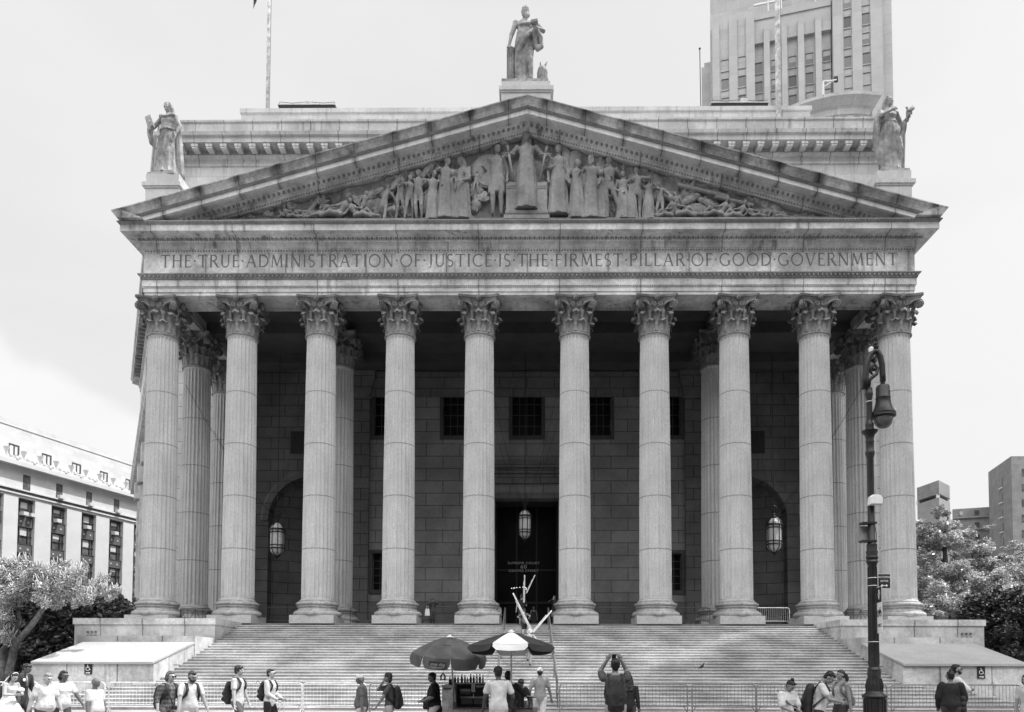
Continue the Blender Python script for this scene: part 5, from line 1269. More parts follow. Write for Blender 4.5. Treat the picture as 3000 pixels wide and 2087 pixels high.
# ================================================================ FIGURES
from mathutils import noise as mnoise
V3 = Vector
def ik(S, Tg, l1, l2, pole):
    S = V3(S); Tg = V3(Tg); d = Tg - S; L_ = min(d.length, (l1 + l2) * .999); dn = d.normalized(); Tg = S + dn * L_
    a = (l1 * l1 - l2 * l2 + L_ * L_) / (2 * L_); h = math.sqrt(max(0, l1 * l1 - a * a))
    p = V3(pole) - dn * V3(pole).dot(dn); p = p.normalized() if p.length > 1e-4 else dn.orthogonal().normalized()
    return S + dn * a + p * h, Tg
RINGS = [(-.12, .125, .088, 0), (-.05, .160, .108, .0), (.03, .165, .112, .0), (.10, .148, .104, 0), (.18, .134, .096, 0), (.27, .142, .102, 0), (.36, .158, .110, 0), (.44, .165, .106, 0), (.50, .140, .085, .005), (.535, .085, .068, .01), (.56, .058, .058, .012)]
class Fig:
    def __init__(s, lean=4, hp=5, hy=0, hl=None, hr=None, fl=(.10, 0, .08), fr=(-.10, 0, .08), el=(.6, 1, -.3), er=(-.6, 1, -.3), fat=0.0, bust=0.0, curl=35, sh=.185, drop=0.0, twist=0.0, sway=0.0, grip=None):
        s.fat, s.bust, s.curl, s.grip = fat, bust, curl, grip
        s.P = V3((0, 0, .93 - drop)); t = R(lean); s.up = V3((R(sway), -math.sin(t), math.cos(t))).normalized(); s.fw = V3((0, -math.cos(t), -math.sin(t))); s.X = V3((1, 0, 0))
        tw = Matrix.Rotation(R(twist), 3, s.up); s.tw = tw
        s.S = {1: s.pt(.475) + tw @ s.X * sh, -1: s.pt(.475) - tw @ s.X * sh}
        s.hand = {}
        for sd, h, e in ((1, hl, el), (-1, hr, er)):
            h = h or (sd * .27, -.05, .84 - drop)
            s.hand[sd] = ik(s.S[sd], h, .285, .255, e)
        s.leg = {}
        for sd, f in ((1, fl), (-1, fr)):
            H = s.P + V3((sd * .09, 0, -.03)); s.leg[sd] = (H, *ik(H, f, .43, .42, (0, -1, .1)))
        s.HM = (Matrix.Rotation(R(hy), 3, 'Z') @ Matrix.Rotation(R(hp) + t * .4, 3, 'X'))
        s.N = s.pt(.56); s.H = s.N + s.HM @ V3((0, -.022, .145))
    def pt(s, t): return s.P + s.up * t
    def torso(s, m, t0, t1, inf, n=20, belly=1.0, fold=0.0):
        rs = []
        L_ = [r for r in RINGS if t0 <= r[0] <= t1]
        for t, rx, ry, yo in L_:
            f = s.fat * math.exp(-((t - .12) / .17) ** 2); fx = 1 + .34 * f + .10 * s.fat; fy = 1 + .75 * f + .15 * s.fat
            c = s.pt(t) + s.fw * (f * .045 * belly - yo)
            tw = s.tw if t > .2 else Matrix.Identity(3)
            row = []
            for i in range(n):
                a = 2 * math.pi * i / n; x = math.cos(a); y = math.sin(a)
                ex = abs(x) ** .85 * (1 if x >= 0 else -1); r = 1.0
                b = s.bust * .035 * math.exp(-((t - .34) / .06) ** 2) * max(0, y) * (.4 + abs(x))
                row.append(c + tw @ (s.X * ex * (rx * fx + inf) + s.fw * (y * (ry * fy + inf) + b)))
            rs.append(row)
        m.rings(rs)
    def arm(s, m, sd, inf=0.0, f=2.0, r=(.054, .044, .040, .027)):
        S, (E, W) = s.S[sd], s.hand[sd]; q = 1 + .35 * s.fat; pts = [S]; rs = [r[0] * q + inf]
        if f >= 1: pts.append(E); rs.append(r[1] * q + inf)
        else: pts.append(S.lerp(E, f)); rs.append((r[0] * (1 - f) + r[1] * f) * q + inf * 1.4)
        if f > 1: pts.append(E.lerp(W, min(1, f - 1))); rs.append((r[2] * (2 - f) + r[3] * (f - 1)) * q + inf)
        m.limb(pts, rs, 12)
        if f >= 2: s.handmesh(m, sd)
    def handmesh(s, m, sd):
        E, W = s.hand[sd]; d = (W - E).normalized(); lat = d.cross(s.fw if abs(d.dot(s.fw)) < .85 else s.up).normalized() * 1.0
        pn = d.cross(lat).normalized()            # palm normal
        inward = V3((-sd, 0, 0))
        if pn.dot(inward) < 0: pn = -pn
        lat = d.cross(pn).normalized(); fwd = lat if lat.dot(s.fw) > 0 else -lat
        Mx = Matrix((fwd, pn, d)).transposed(); c = W + d * .045
        m.sph(c, (.038, .016, .052), 10, Mx); q = R(s.curl)
        for k, ln in enumerate((.066, .076, .070, .054)):
            b = W + d * .085 + fwd * (.027 - .018 * k); d1 = (d * math.cos(q * .6) + pn * math.sin(q * .6)); d2 = (d * math.cos(q * 1.6) + pn * math.sin(q * 1.6))
            p1 = b + d1 * ln * .55; m.limb([b - d * .02, b, p1, p1 + d2 * ln * .5], [.0105, .010, .0092, .008], 6)
        b = W + d * .02 + fwd * .032; d1 = (d * .65 + fwd * .65 + pn * .35).normalized(); p1 = b + d1 * .035; m.limb([b - fwd * .01, b, p1, p1 + (d * .9 + pn * .4).normalized() * .028], [.013, .013, .011, .009], 6)
    def legs(s, m, inf=0.0, f=2.0, flare=0.0):
        for sd in (1, -1):
            H, K, A = s.leg[sd]; q = 1 + .35 * s.fat
            pts = [H, H.lerp(K, .5)]; rs = [.088 * q + inf, .074 * q + inf]
            if f >= 1: pts.append(K); rs.append(.057 * q + inf)
            else: pts[1] = H.lerp(K, f); rs[1] = (.088 * (1 - f) + .06 * f) * q + inf * 1.5
            if f > 1: pts += [K.lerp(A, .35), K.lerp(A, min(1, f - 1))]; rs += [.056 * q + inf, .036 + inf + flare]
            m.limb(pts, rs, 12)
    def feet(s, m, inf=.0):
        for sd in (1, -1):
            A = s.leg[sd][2]; m.sph(A + V3((0, -.06, -.045)), (.042 + inf, .125 + inf, .036 + inf), 10); m.sph(A + V3((0, .02, -.02)), (.035 + inf, .045, .05), 8)
    def head(s, m, jaw=1.0):
        H, M = s.H, s.HM; P = lambda x, y, z: H + M @ V3((x, y, z))
        m.sph(P(0, .008, .015), (.076, .094, .098), 14, M); m.sph(P(0, -.028, -.045), (.060 * jaw, .064, .068), 12, M); m.sph(P(0, -.060, -.088), (.030, .026, .022), 8, M)
        m.sph(P(0, -.083, .022), (.052, .016, .014), 8, M)
        m.limb([P(0, -.088, .015), P(0, -.108, -.026)], [.009, .014], 6); m.sph(P(.012, -.098, -.030), .009, 6); m.sph(P(-.012, -.098, -.030), .009, 6)
        m.sph(P(0, -.088, -.056), (.024, .012, .007), 6, M); m.sph(P(0, -.087, -.069), (.021, .012, .007), 6, M)
        for k in (1, -1): m.sph(P(k * .078, .006, -.012), (.010, .020, .030), 8, M); m.sph(P(k * .040, -.072, -.022), (.022, .018, .018), 8, M)
        m.limb([s.pt(.50), s.N + s.up * .02, P(0, .012, -.05)], [.062, .053, .052], 12)
    def body(s, m):
        s.torso(m, -.2, .6, 0); s.legs(m); s.feet(m, -.006); s.head(m)
        for sd in (1, -1): s.arm(m, sd)
        m.sph(s.S[1], .062, 10); m.sph(s.S[-1], .062, 10)
def folds(m, amp, fr=9.0, seed=0.0, dirn=(1, 1, 2.2)):
    me = m.mesh('t'); N = [v.normal.copy() for v in me.vertices]; bpy.data.meshes.remove(me); out = []
    for p, n in zip(m.v, N):
        q = V3((p[0] * fr + seed, p[1] * fr, p[2] * fr / dirn[2] + p[0] * fr * .4))
        out.append(tuple(V3(p) + n * amp * (mnoise.noise(q) + .5 * mnoise.noise(q * 2.1))))
    m.v = out; return m
SK = {}
def mat(kind, v):
    k = '%s_%d' % (kind, int(v * 1000))
    if k not in SK:
        SK[k] = plain(kind + '_%03d' % int(v * 1000), v, rough={'skin': .5, 'hair': .45}.get(kind, .85), var={'skin': .08, 'hair': .35}.get(kind, .14), scale={'hair': 40}.get(kind, 7), spec=.3, fine=.06)
    return SK[k]
M_CHECK = checked('checked_shirt_cloth', .05, .17, 70); M_PRINT = plain('mottled_cloth', .35, rough=.9, var=.9, scale=70)
M_GLS = plain('glasses_black', .015, rough=.2); M_EYE = plain('eye_dark', .02, rough=.2); M_BAG = plain('bag_black', .025, rough=.8, var=.4); M_GBAG = plain('bag_grey', .16, rough=.8, var=.3)
def person(lab, px, Y, h, rz, fig, skin=.34, hair=('short', .03), shirt=('tee', .6), pants=('long', .12), extras=(), z=0.0, grp=None, shoe=.05, vox=.0105):
    k = h / 1.75; b0 = at(px, 2000, Y); e = empty('person', (b0.x, Y, z), lab, 'person', grp, rz=R(rz))
    def fin(m, name, mt, parent=e, sm=True, v=None, fs=2, fo=0.0):
        if v: m = fuse(m, v, fs)
        if fo: folds(m, fo, seed=px * .01)
        m.v = [(p[0] * k, p[1] * k, p[2] * k) for p in m.v]
        return m.build(name, mt, parent, smooth=sm, world=False, recalc=not v)
    m = MB(); fig.body(m); fin(m, 'body', mat('skin', skin), v=vox, fs=1)
    H, M = fig.H, fig.HM; P = lambda x, y, z_: H + M @ V3((x, y, z_))
    for sd in (1, -1):
        m = MB(); m.sph(P(sd * .030, -.086, -.002), (.013, .006, .006), 8, M); fin(m, 'eye', M_EYE)
        m = MB(); m.limb([P(sd * .014, -.095, .018), P(sd * .030, -.097, .022), P(sd * .048, -.088, .016)], [.004, .0045, .003], 5); fin(m, 'eyebrow', mat('hair', hair[1] if hair[0] != 'bald' else .04))
    # hair
    m = MB(); st = hair[0]
    if st != 'bald':
        m.sph(P(0, .026, .034), (.084, .090, .092), 14, M); m.sph(P(0, -.02, .072), (.066, .062, .045), 10, M); m.sph(P(0, .045, -.02), (.074, .062, .075), 12, M)
        if st == 'bowl': m.sph(P(0, -.03, .058), (.082, .066, .05), 12, M); m.sph(P(0, -.055, .045), (.06, .04, .02), 8, M); m.sph(P(.072, 0, .0), (.02, .045, .04), 8, M); m.sph(P(-.072, 0, .0), (.02, .045, .04), 8, M)
        if st == 'quiff': m.sph(P(0, -.05, .085), (.055, .04, .035), 10, M)
        if st in ('bun', 'topbun'):
            m.sph(P(0, .09, .045) if st == 'bun' else P(0, .03, .135), (.042, .042, .040), 10, M)
        if st == 'bob':
            for x in (-.075, -.04, 0, .04, .075): m.limb([P(x, .03, .03), P(x * 1.15, .07 - abs(x) * .4, -.06), P(x * 1.1, .06 - abs(x) * .4, -.11)], [.035, .038, .02], 8)
        if st == 'pony': m.limb([P(0, .095, .03), P(0, .145, -.0), P(.01, .165, -.09), P(.02, .14, -.18)], [.03, .042, .045, .02], 8)
        if st == 'long':
            for x in (-.07, -.035, 0, .035, .07): m.limb([P(x, .03, .03), P(x * 1.2, .08 - abs(x) * .5, -.08), P(x * 1.3, .10 - abs(x) * .5, -.22), P(x, .12, -.32)], [.035, .042, .045, .03], 8)
        if st == 'curly':
            q = random.Random(px)
            for _ in range(46):
                a = q.uniform(-1.9, 1.9); zz = q.uniform(-.17, .10); m.sph(P(.085 * math.sin(a), .03 + .075 * math.cos(a), zz), q.uniform(.02, .034), 6)
        m = fuse(m, .011, 1); folds(m, .008, 45, seed=px * .1, dirn=(1, 1, 3)); fin(m, 'hair', mat('hair', hair[1]))
    # shirt
    kind, sv = shirt; sm_ = sv if not isinstance(sv, (int, float)) else mat('cloth', sv)
    m = MB(); hem = {'tank': -.02, 'dress': .1, 'bodice': .08}.get(kind, -.13)
    fig.torso(m, hem - .01, .545 if kind not in ('tank', 'bodice') else .45, .014)
    if kind in ('tee', 'loose', 'dress'): [fig.arm(m, s_, .013 + (.012 if kind == 'loose' else 0), .62 if kind != 'loose' else .8) for s_ in (1, -1)]
    if kind in ('long', 'jacket'): [fig.arm(m, s_, .016 if kind == 'long' else .022, 1.93) for s_ in (1, -1)]
    if kind == 'rolled': [fig.arm(m, s_, .018, 1.25) for s_ in (1, -1)]
    if kind == 'tank': [m.limb([fig.pt(.43) + fig.tw @ V3((s_ * .09, 0, 0)) + fig.fw * .09, fig.pt(.52) + fig.tw @ V3((s_ * .095, 0, 0)), fig.pt(.43) + fig.tw @ V3((s_ * .09, 0, 0)) - fig.fw * .09], [.022, .026, .022], 8) for s_ in (1, -1)]
    if kind in ('tee', 'loose', 'long', 'jacket', 'rolled', 'dress'): m.sph(fig.S[1], .072, 10); m.sph(fig.S[-1], .072, 10)
    if kind == 'jacket': m.limb([fig.pt(-.16) + V3((.06, 0, 0)), fig.pt(.0)], [.13, .14], 12); m.limb([fig.pt(-.16) - V3((.06, 0, 0)), fig.pt(.0)], [.13, .14], 12)
    if kind == 'loose': m.limb([fig.pt(-.13), fig.pt(.05)], [.15 + .05 * fig.fat, .13], 14)
    fin(m, 'dress_top' if kind in ('dress', 'bodice') else {'jacket': 'jacket', 'tank': 'tank_top'}.get(kind, 'shirt'), sm_, v=.013, fs=2, fo=.012 if kind not in ('tank', 'bodice') else .006)
    # lower clothing
    pk, pv = pants; pm = mat('cloth_lower', pv)
    if pk == 'gown':
        m = MB(); rs = []
        for i, (zz, rx, ry) in enumerate(((1.08, .15, .12), (.98, .20, .17), (.8, .30, .30), (.55, .40, .44), (.3, .48, .55), (.02, .54, .64))):
            rs.append([V3((rx * (1 + .06 * i * math.sin(9 * a) * .5) * math.cos(a), ry * (1 + .05 * i * math.sin(9 * a + 1) * .5) * math.sin(a) + .02 * i * i * .4, zz)) for a in [2 * math.pi * j / 60 for j in range(60)]])
        m.rings(rs); fin(m, 'gown_skirt', pm)
    else:
        m = MB(); fig.torso(m, -.2, .06, .012); f = {'long': 1.97, 'shorts': .85, 'short': .35}[pk]; fig.legs(m, .016, f, .02)
        fin(m, 'trousers' if pk == 'long' else 'shorts', pm, v=.014, fs=2, fo=.012)
        m = MB(); fig.torso(m, .0, .11, .0); 
    m = MB(); fig.feet(m, .006); fin(m, 'shoes', mat('shoe', shoe), v=.014, fs=1)
    for x in extras:
        t = x[0]
        if t == 'cap':
            sgn = x[2]; m = MB(); cm_ = mat('cap', x[1])
            m.lathe([(.094, -.0), (.097, .02), (.090, .06), (.064, .095), (.02, .108), (.0, .109)], 20); m.move(lambda p: P(p.x * .93, p.y * 1.05 + .01, p.z + .03)); cp = fin(m, 'cap', cm_)
            m = MB(); m.slab([(.085 * math.sin(R(a)), sgn * (-.075 - .075 * math.cos(R(a)))) for a in range(-90, 91, 15)], 0, .008); m.move(lambda p: P(p.x, p.y, p.z + .036 - .12 * (abs(p.y) - .07))); fin(m, 'cap_brim', cm_ if len(x) < 4 else mat('cap', x[3]), cp, sm=False)
            if len(x) > 4:   # interlocked letters on the back of the cap
                m = MB()
                for a_, b_ in (((-.016, 0), (-.016, .034)), ((-.016, .034), (.014, .0)), ((.014, 0), (.014, .034)), ((-.022, .04), (0, .018)), ((.022, .04), (0, .018)), ((0, .018), (0, -.006))):
                    f_ = lambda q_: P(q_[0], .01 + .0985 * math.sqrt(max(0, 1 - (q_[0] / .09) ** 2)) - (q_[1] * .25), .042 + q_[1] * .9)
                    m.tube([f_(a_), f_(((a_[0] + b_[0]) / 2, (a_[1] + b_[1]) / 2)), f_(b_)], .0032, 5)
                fin(m, 'cap_letters', M_WHITE, cp)
        if t in ('glasses', 'shades'):
            m = MB(); r_ = (.030, .004, .022)
            if t == 'shades':
                for s_ in (1, -1): m.sph(P(s_ * .034, -.106, -.002), r_, 10, M)
            else:
                for s_ in (1, -1): m.tube([P(s_ * .034 + .027 * math.cos(R(a)), -.106, -.002 + .018 * math.sin(R(a))) for a in range(0, 361, 40)], .003, 5)
            for s_ in (1, -1): m.tube([P(s_ * .062, -.100, .002), P(s_ * .082, -.05, .004), P(s_ * .084, .01, -.004)], .0035, 5)
            m.tube([P(-.01, -.108, .002), P(.01, -.108, .002)], .003, 5); fin(m, 'glasses' if t == 'glasses' else 'sunglasses', M_GLS)
        if t == 'beard':
            m = MB(); m.sph(P(0, -.052, -.085), (.052, .050, .040), 10, M); m.limb([P(.066, -.02, -.03), P(.05, -.045, -.075)], [.018, .026], 8); m.limb([P(-.066, -.02, -.03), P(-.05, -.045, -.075)], [.018, .026], 8); m.sph(P(0, -.092, -.045), (.028, .01, .007), 8, M)
            m = fuse(m, .010, 1); folds(m, .005, 50); fin(m, 'beard', mat('hair', x[1]))
        if t == 'veil':
            m = MB(); rs = []
            for i in range(8):
                q = i / 7; c = P(0, .03 + .10 * q, .09 - .42 * q); w = .09 + .10 * q
                rs.append([c + V3((w * math.sin(R(a)), (.06 + .05 * q) * math.cos(R(a)) + .01 * math.sin(R(a * 6)), 0)) for a in range(-100, 101, 10)] + [c + V3(((w - .008) * math.sin(R(a)), (.052 + .05 * q) * math.cos(R(a)) + .01 * math.sin(R(a * 6)), 0)) for a in range(100, -101, -10)])
            m.rings(rs); fin(m, 'veil', mat('veil', .75))
            m = MB(); m.tube([P(.083 * math.cos(R(a)), .01 - .02 * math.sin(R(a)), .035 + .09 * math.sin(R(a))) for a in range(-10, 191, 20)], .012, 8); fin(m, 'headband', mat('veil', .75))
        if t == 'tie': m = MB(); m.limb([fig.pt(.52) + fig.fw * .095, fig.pt(.3) + fig.fw * .135], [.02, .028], 8); fin(m, 'waistcoat_front', mat('cloth', x[1]))
        if t == 'flower': m = MB(); [m.sph(fig.pt(.42) + fig.fw * .13 + V3((-.09 + .02 * math.cos(a), 0, .02 * math.sin(a))), .02, 6) for a in range(6)]; fin(m, 'buttonhole_flower', mat('veil', .75))
    return e, fig, k
def follow(name, lab, cat, e, rzadd=0.0, grp=None):
    o_ = empty(name, e.location, lab, cat, grp); o_.rotation_euler = e.rotation_euler; return o_
def gear(m, name, mt, o_, k, v=None, sm=True):
    if v: m = fuse(m, v, 2)
    m.v = [(p[0] * k, p[1] * k, p[2] * k) for p in m.v]; return m.build(name, mt, o_, smooth=sm, world=False)
def backpack(e, fig, k, lab, mt=M_BAG, w=.15, h=.44, d=.09, t0=.02, chest=False, tassels=False):
    o_ = follow('backpack', lab, 'backpack', e, grp='backpacks'); T = lambda x, b, t: fig.pt(t) + fig.tw @ V3((x, 0, 0)) - fig.fw * b
    m = MB(); m.limb([T(0, .12 + d, t0 + .04), T(0, .13 + d, t0 + h * .6), T(0, .11 + d, t0 + h)], [.10, .11, .08], 12)
    for s_ in (1, -1): m.limb([T(s_ * (w - .06), .11 + d * .8, t0 + .02), T(s_ * (w - .06), .12 + d, t0 + h * .55), T(s_ * (w - .07), .10 + d, t0 + h * .95)], [.07, .075, .06], 10)
    m.limb([T(-.06, .16 + d * 1.6, t0 + .07), T(.06, .16 + d * 1.6, t0 + .07), T(.06, .16 + d * 1.5, t0 + .2), T(-.06, .16 + d * 1.5, t0 + .2)], [.05] * 4, 8)
    gear(m, 'pack', mt, o_, k, v=.015)
    m = MB()
    for s_ in (1, -1):
        pts = [T(s_ * .10, .15, t0 + h * .9), T(s_ * .11, .05, .545), T(s_ * .115, -.06, .53), T(s_ * .12, -.135, .42), T(s_ * .145, -.115, .30), T(s_ * .175, .0, .2), T(s_ * .14, .13, t0 + .10)]
        rs = []
        for i, p in enumerate(pts):
            tt = (pts[min(i + 1, 6)] - pts[max(i - 1, 0)]).normalized(); l = fig.X; nn = tt.cross(l).normalized()
            rs.append([p + l * .028 + nn * .012, p - l * .028 + nn * .012, p - l * .028 - nn * .010, p + l * .028 - nn * .010])
        m.rings(rs)
    if chest: m.tube([T(.12, -.15, .40), T(0, -.16, .41), T(-.12, -.15, .40)], .012, 6)
    gear(m, 'straps', mt, o_, k)
    if tassels:
        m = MB(); [m.tube([T(s_ * .1, .2, t0 + h), T(s_ * .13, .26, t0 + h + .10), T(s_ * .12, .33, t0 + h + .02)], .007, 5) for s_ in (1, -1)]; gear(m, 'loose_cords', mt, o_, k)
    return o_
def bag_side(e, fig, k, lab, side=1, mt=M_BAG, drop_=.62, size=(.07, .16, .14), fwd=0.0, strap='shoulder'):
    o_ = follow('shoulder_bag', lab, 'bag', e); c = fig.pt(.05) + V3((side * .23, 0, 0)) + fig.fw * fwd
    m = MB(); q = [c + V3((0, dy * size[1] * .6, dz * size[2] * .7)) for dy in (-1, 0, 1) for dz in (-1, 0, 1)]
    [m.sph(p, (size[0], size[1] * .55, size[2] * .5), 8) for p in q]; gear(m, 'bag_body', mt, o_, k, v=.016)
    sx_ = side if strap == 'shoulder' else -side
    m = MB(); m.tube([c + V3((0, -.08, .12)), fig.pt(.3) + V3((sx_ * .12, 0, 0)) + fig.fw * .14, fig.pt(.54) + V3((sx_ * .13, 0, 0)), fig.pt(.3) + V3((sx_ * .12, 0, 0)) - fig.fw * .13, c + V3((0, .08, .12))], .010, 6); gear(m, 'strap', mt, o_, k)
    return o_
def phone(e, pos, k, lab, rot=0.0):
    o_ = follow('phone', lab, 'phone', e); m = MB(); m.obox(pos, (.075, .14, .010), Matrix.Rotation(R(rot), 3, 'X')); gear(m, 'casing', M_GLS, o_, k, sm=False)
    m = MB(); m.obox(V3(pos) + Matrix.Rotation(R(rot), 3, 'X') @ V3((0, 0, .006)), (.066, .125, .002), Matrix.Rotation(R(rot), 3, 'X')); gear(m, 'screen', plain('phone_screen', .08, rough=.1) if 'phone_screen' not in bpy.data.materials else bpy.data.materials['phone_screen'], o_, k, sm=False)
WALK = dict(fl=(.09, -.28, .10), fr=(-.09, .26, .14)); WALK2 = dict(fl=(.09, .26, .14), fr=(-.09, -.26, .10))
# --- left group, walking right
e, f, k = person('person in a white wedding gown and veil holding a bouquet at the far left', 26, 18.6, 1.62, 80, Fig(lean=10, hp=22, hy=-12, hl=(.05, -.32, 1.14), hr=(-.07, -.30, 1.13), er=(-1, .2, -.9), el=(1, .2, -.9), bust=1, curl=60), skin=.36, hair=('curly', .03), shirt=('bodice', .66), pants=('gown', .66), extras=[('veil',)])
bq = follow('bouquet', 'white bridal bouquet held up by the person in the gown', 'bouquet', e); m = MB(); q = random.Random(2)
for _ in range(34): a = q.uniform(0, 6.28); rr = q.uniform(0, .085); m.sph((rr * math.cos(a), -.37 + rr * math.sin(a) * .8, 1.24 + .05 * (1 - rr * 9) + q.uniform(-.02, .02)), q.uniform(.02, .032), 7)
gear(m, 'flowers', mat('veil', .75), bq, k); m = MB()
for i in range(7): m.tube([(.02 * math.cos(i), -.35 + .02 * math.sin(i), 1.2), (.03 * math.cos(i * 2), -.33, 1.08), (.05 * math.cos(i * 2), -.31, .98 - .02 * i)], .006, 5)
gear(m, 'stems', mat('stem', .25), bq, k)
person('person in a dark suit with a pale buttonhole walking behind the one in the gown', 62, 19.4, 1.84, 78, Fig(lean=7, hp=24, hy=10, hl=(.26, -.20, .95), hr=(-.27, -.12, .86), **WALK), skin=.12, hair=('short', .02), shirt=('jacket', .03), pants=('long', .035), extras=[('tie', .25), ('flower',)], shoe=.02)
person('heavy person with short blonde hair, pale tee and dark jeans, walking at left', 132, 16.0, 1.60, 62, Fig(lean=5, hp=16, hy=0, hl=(.33, -.12, .84), hr=(-.34, .06, .84), fat=.7, bust=1.3, **WALK2), skin=.42, hair=('short', .22), shirt=('tee', .55), pants=('long', .06))
person('person with dark hair and glasses in a white tee, arm held out, at left', 182, 17.0, 1.64, 58, Fig(lean=4, hp=2, hy=12, hl=(.40, -.26, .88), hr=(-.30, .08, .86), fat=.5, bust=1.5, curl=10, **WALK), skin=.13, hair=('bob', .02), shirt=('tee', .54), pants=('long', .05), extras=[('glasses',)])
person('bald person in a plain grey tee seen from the side, lower left', 280, 15.4, 1.50, 80, Fig(lean=-2, hp=2, hy=4, hl=(.27, -.10, .84), hr=(-.28, -.05, .84), fat=.65, **WALK), skin=.13, hair=('bald', .03), shirt=('tee', .50), pants=('long', .06))
e, f, k = person('person in a checked shirt and dark sunglasses with a large backpack, walking right', 492, 16.0, 1.64, 62, Fig(lean=5, hp=4, hy=6, hl=(.22, -.24, .92), hr=(-.28, -.05, .88), **WALK), skin=.40, hair=('bob', .09), shirt=('rolled', M_CHECK), pants=('long', .14), extras=[('shades',)])
backpack(e, f, k, 'large dark backpack on the back of the checked shirt walker', w=.17, h=.46, d=.12, t0=-.02, tassels=True)
cmr = follow('camera', 'black camera hanging at the waist of the checked shirt walker', 'camera', e); m = MB(); m.obox((.05, -.20, .93), (.13, .07, .09)); m.cone((.05, -.24, .93), (.05, -.32, .93), .035, .04, 14); gear(m, 'camera_body', M_BAG, cmr, k, sm=False)
m = MB(); m.tube([(.05, -.18, .98), (.09, -.14, 1.25), (.07, -.02, 1.48), (-.07, 0, 1.48), (-.08, -.14, 1.25), (.02, -.18, .98)], .010, 6); gear(m, 'neck_strap', M_BAG, cmr, k)
e, f, k = person('bearded person with glasses, pale V neck tee and pack straps, walking right', 556, 15.6, 1.65, 48, Fig(lean=5, hp=14, hy=6, hl=(.34, -.20, .84), hr=(-.30, -.16, .88), fat=.25, **WALK2), skin=.34, hair=('quiff', .05), shirt=('tee', .54), pants=('long', .40), extras=[('glasses',), ('beard', .03)])
backpack(e, f, k, 'dark hiking backpack on the bearded walker', w=.15, h=.42, d=.09, t0=.0)
e, f, k = person('slim person with bowl cut dark hair and white tee, side on, walking right', 697, 17.6, 1.77, 84, Fig(lean=0, hp=0, hy=0, hl=(.25, -.16, .86), hr=(-.26, -.06, .84), sh=.17, **WALK2), skin=.42, hair=('bowl', .025), shirt=('tee', .52), pants=('long', .10))
backpack(e, f, k, 'black backpack hanging low on the person with the bowl cut', w=.13, h=.40, d=.10, t0=-.02)
e, f, k = person('person with hair in a bun and rolled shirt sleeves pulling a suitcase', 790, 18.4, 1.69, 80, Fig(lean=2, hp=-4, hy=0, hl=(.10, -.28, 1.02), hr=(-.12, -.26, 1.00), el=(.6, 1, -.4), er=(-.6, 1, -.4), sh=.16, bust=.8, curl=60, **WALK), skin=.48, hair=('bun', .03), shirt=('long', .58), pants=('long', .03), extras=[('glasses',)])
backpack(e, f, k, 'small black backpack with loose cords on the person pulling a suitcase', w=.12, h=.36, d=.07, t0=.06, tassels=True)
sc_ = follow('suitcase', 'wheeled suitcase with raised steel handle pushed by the person with the bun', 'suitcase', e)
m = MB()
m.limb([(-.16, -.40, .14), (.16, -.40, .14), (.16, -.40, .50), (-.16, -.40, .50), (-.16, -.40, .14)], [.09] * 5, 8); m.obox((0, -.40, .32), (.34, .16, .38)); gear(m, 'case', mat('case', .5), sc_, k, v=.016)
for x in (-.10, .10): m = MB(); m.cone((x, -.36, .5), (x, -.32, 1.0), .009, .009, 6); gear(m, 'handle_bar', M_STEEL, sc_, k)
m = MB(); m.cone((-.13, -.32, 1.0), (.13, -.32, 1.0), .016, .016, 8); gear(m, 'grip', M_BAG, sc_, k)
for x in (-.15, .15): m = MB(); m.cone((x - .015, -.34, .035), (x + .015, -.34, .035), .035, .035, 12); gear(m, 'wheel', M_BAG, sc_, k)
# --- walking left in the shade
person('person in a pale flat cap and grey polo shirt walking left', 1063, 17.6, 1.56, -84, Fig(lean=3, hp=8, hl=(.28, .02, .84), hr=(-.27, -.1, .84), fat=.7, **WALK), skin=.13, hair=('short', .25), shirt=('tee', .11), pants=('long', .45), extras=[('cap', .60, 1)], shoe=.3)
e, f, k = person('person in a black patterned cap walking left with a hand at the mouth', 1142, 17.5, 1.60, -82, Fig(lean=2, hp=0, hl=(.30, -.30, .93), hr=(-.04, -.17, 1.53), er=(-.3, -1, -.8), **WALK2), skin=.17, hair=('bob', .02), shirt=('tee', .07), pants=('long', .36), extras=[('cap', .03, -1)])
backpack(e, f, k, 'black backpack with grey trim on the person in the patterned cap', w=.15, h=.46, d=.09, t0=-.04)
e, f, k = person('person in a loose black top with a bun, walking left past the food cart', 1275, 17.7, 1.62, -80, Fig(lean=3, hp=12, hl=(.22, -.30, 1.04), hr=(-.2, -.30, 1.05), el=(.9, .8, -.6), fat=.9, bust=1.2, **WALK), skin=.16, hair=('bun', .02), shirt=('loose', .018), pants=('long', .42), extras=[])
bag_side(e, f, k, 'black bag carried in front by the person in the loose black top', side=-1, fwd=.12)
# --- round the cart
person('person in a white tee and dark baseball cap, back turned, at the food cart', 1461, 15.6, 1.74, 188, Fig(lean=3, hp=4, hy=14, hl=(.30, -.18, .90), hr=(-.28, -.2, .95), fat=.25, sh=.2), skin=.07, hair=('short', .015), shirt=('tee', .55), pants=('shorts', .50), extras=[('cap', .02, 1, .02, 'mono')])
person('person dressed in black standing between the white tee customer and the cart', 1488, 16.4, 1.66, 182, Fig(lean=6, hp=8, hy=-10, hl=(.22, -.22, 1.05), hr=(-.34, -.28, 1.20)), skin=.07, hair=('short', .012), shirt=('long', .015), pants=('long', .02))
e, f, k = person('vendor in black bending over the food cart behind the striped umbrella pole', 1512, 18.5, 1.58, 20, Fig(lean=30, hp=30, hl=(.24, -.50, 1.02), hr=(-.16, -.50, 1.02), fat=.5), skin=.10, hair=('short', .012), shirt=('long', .02), pants=('long', .03))
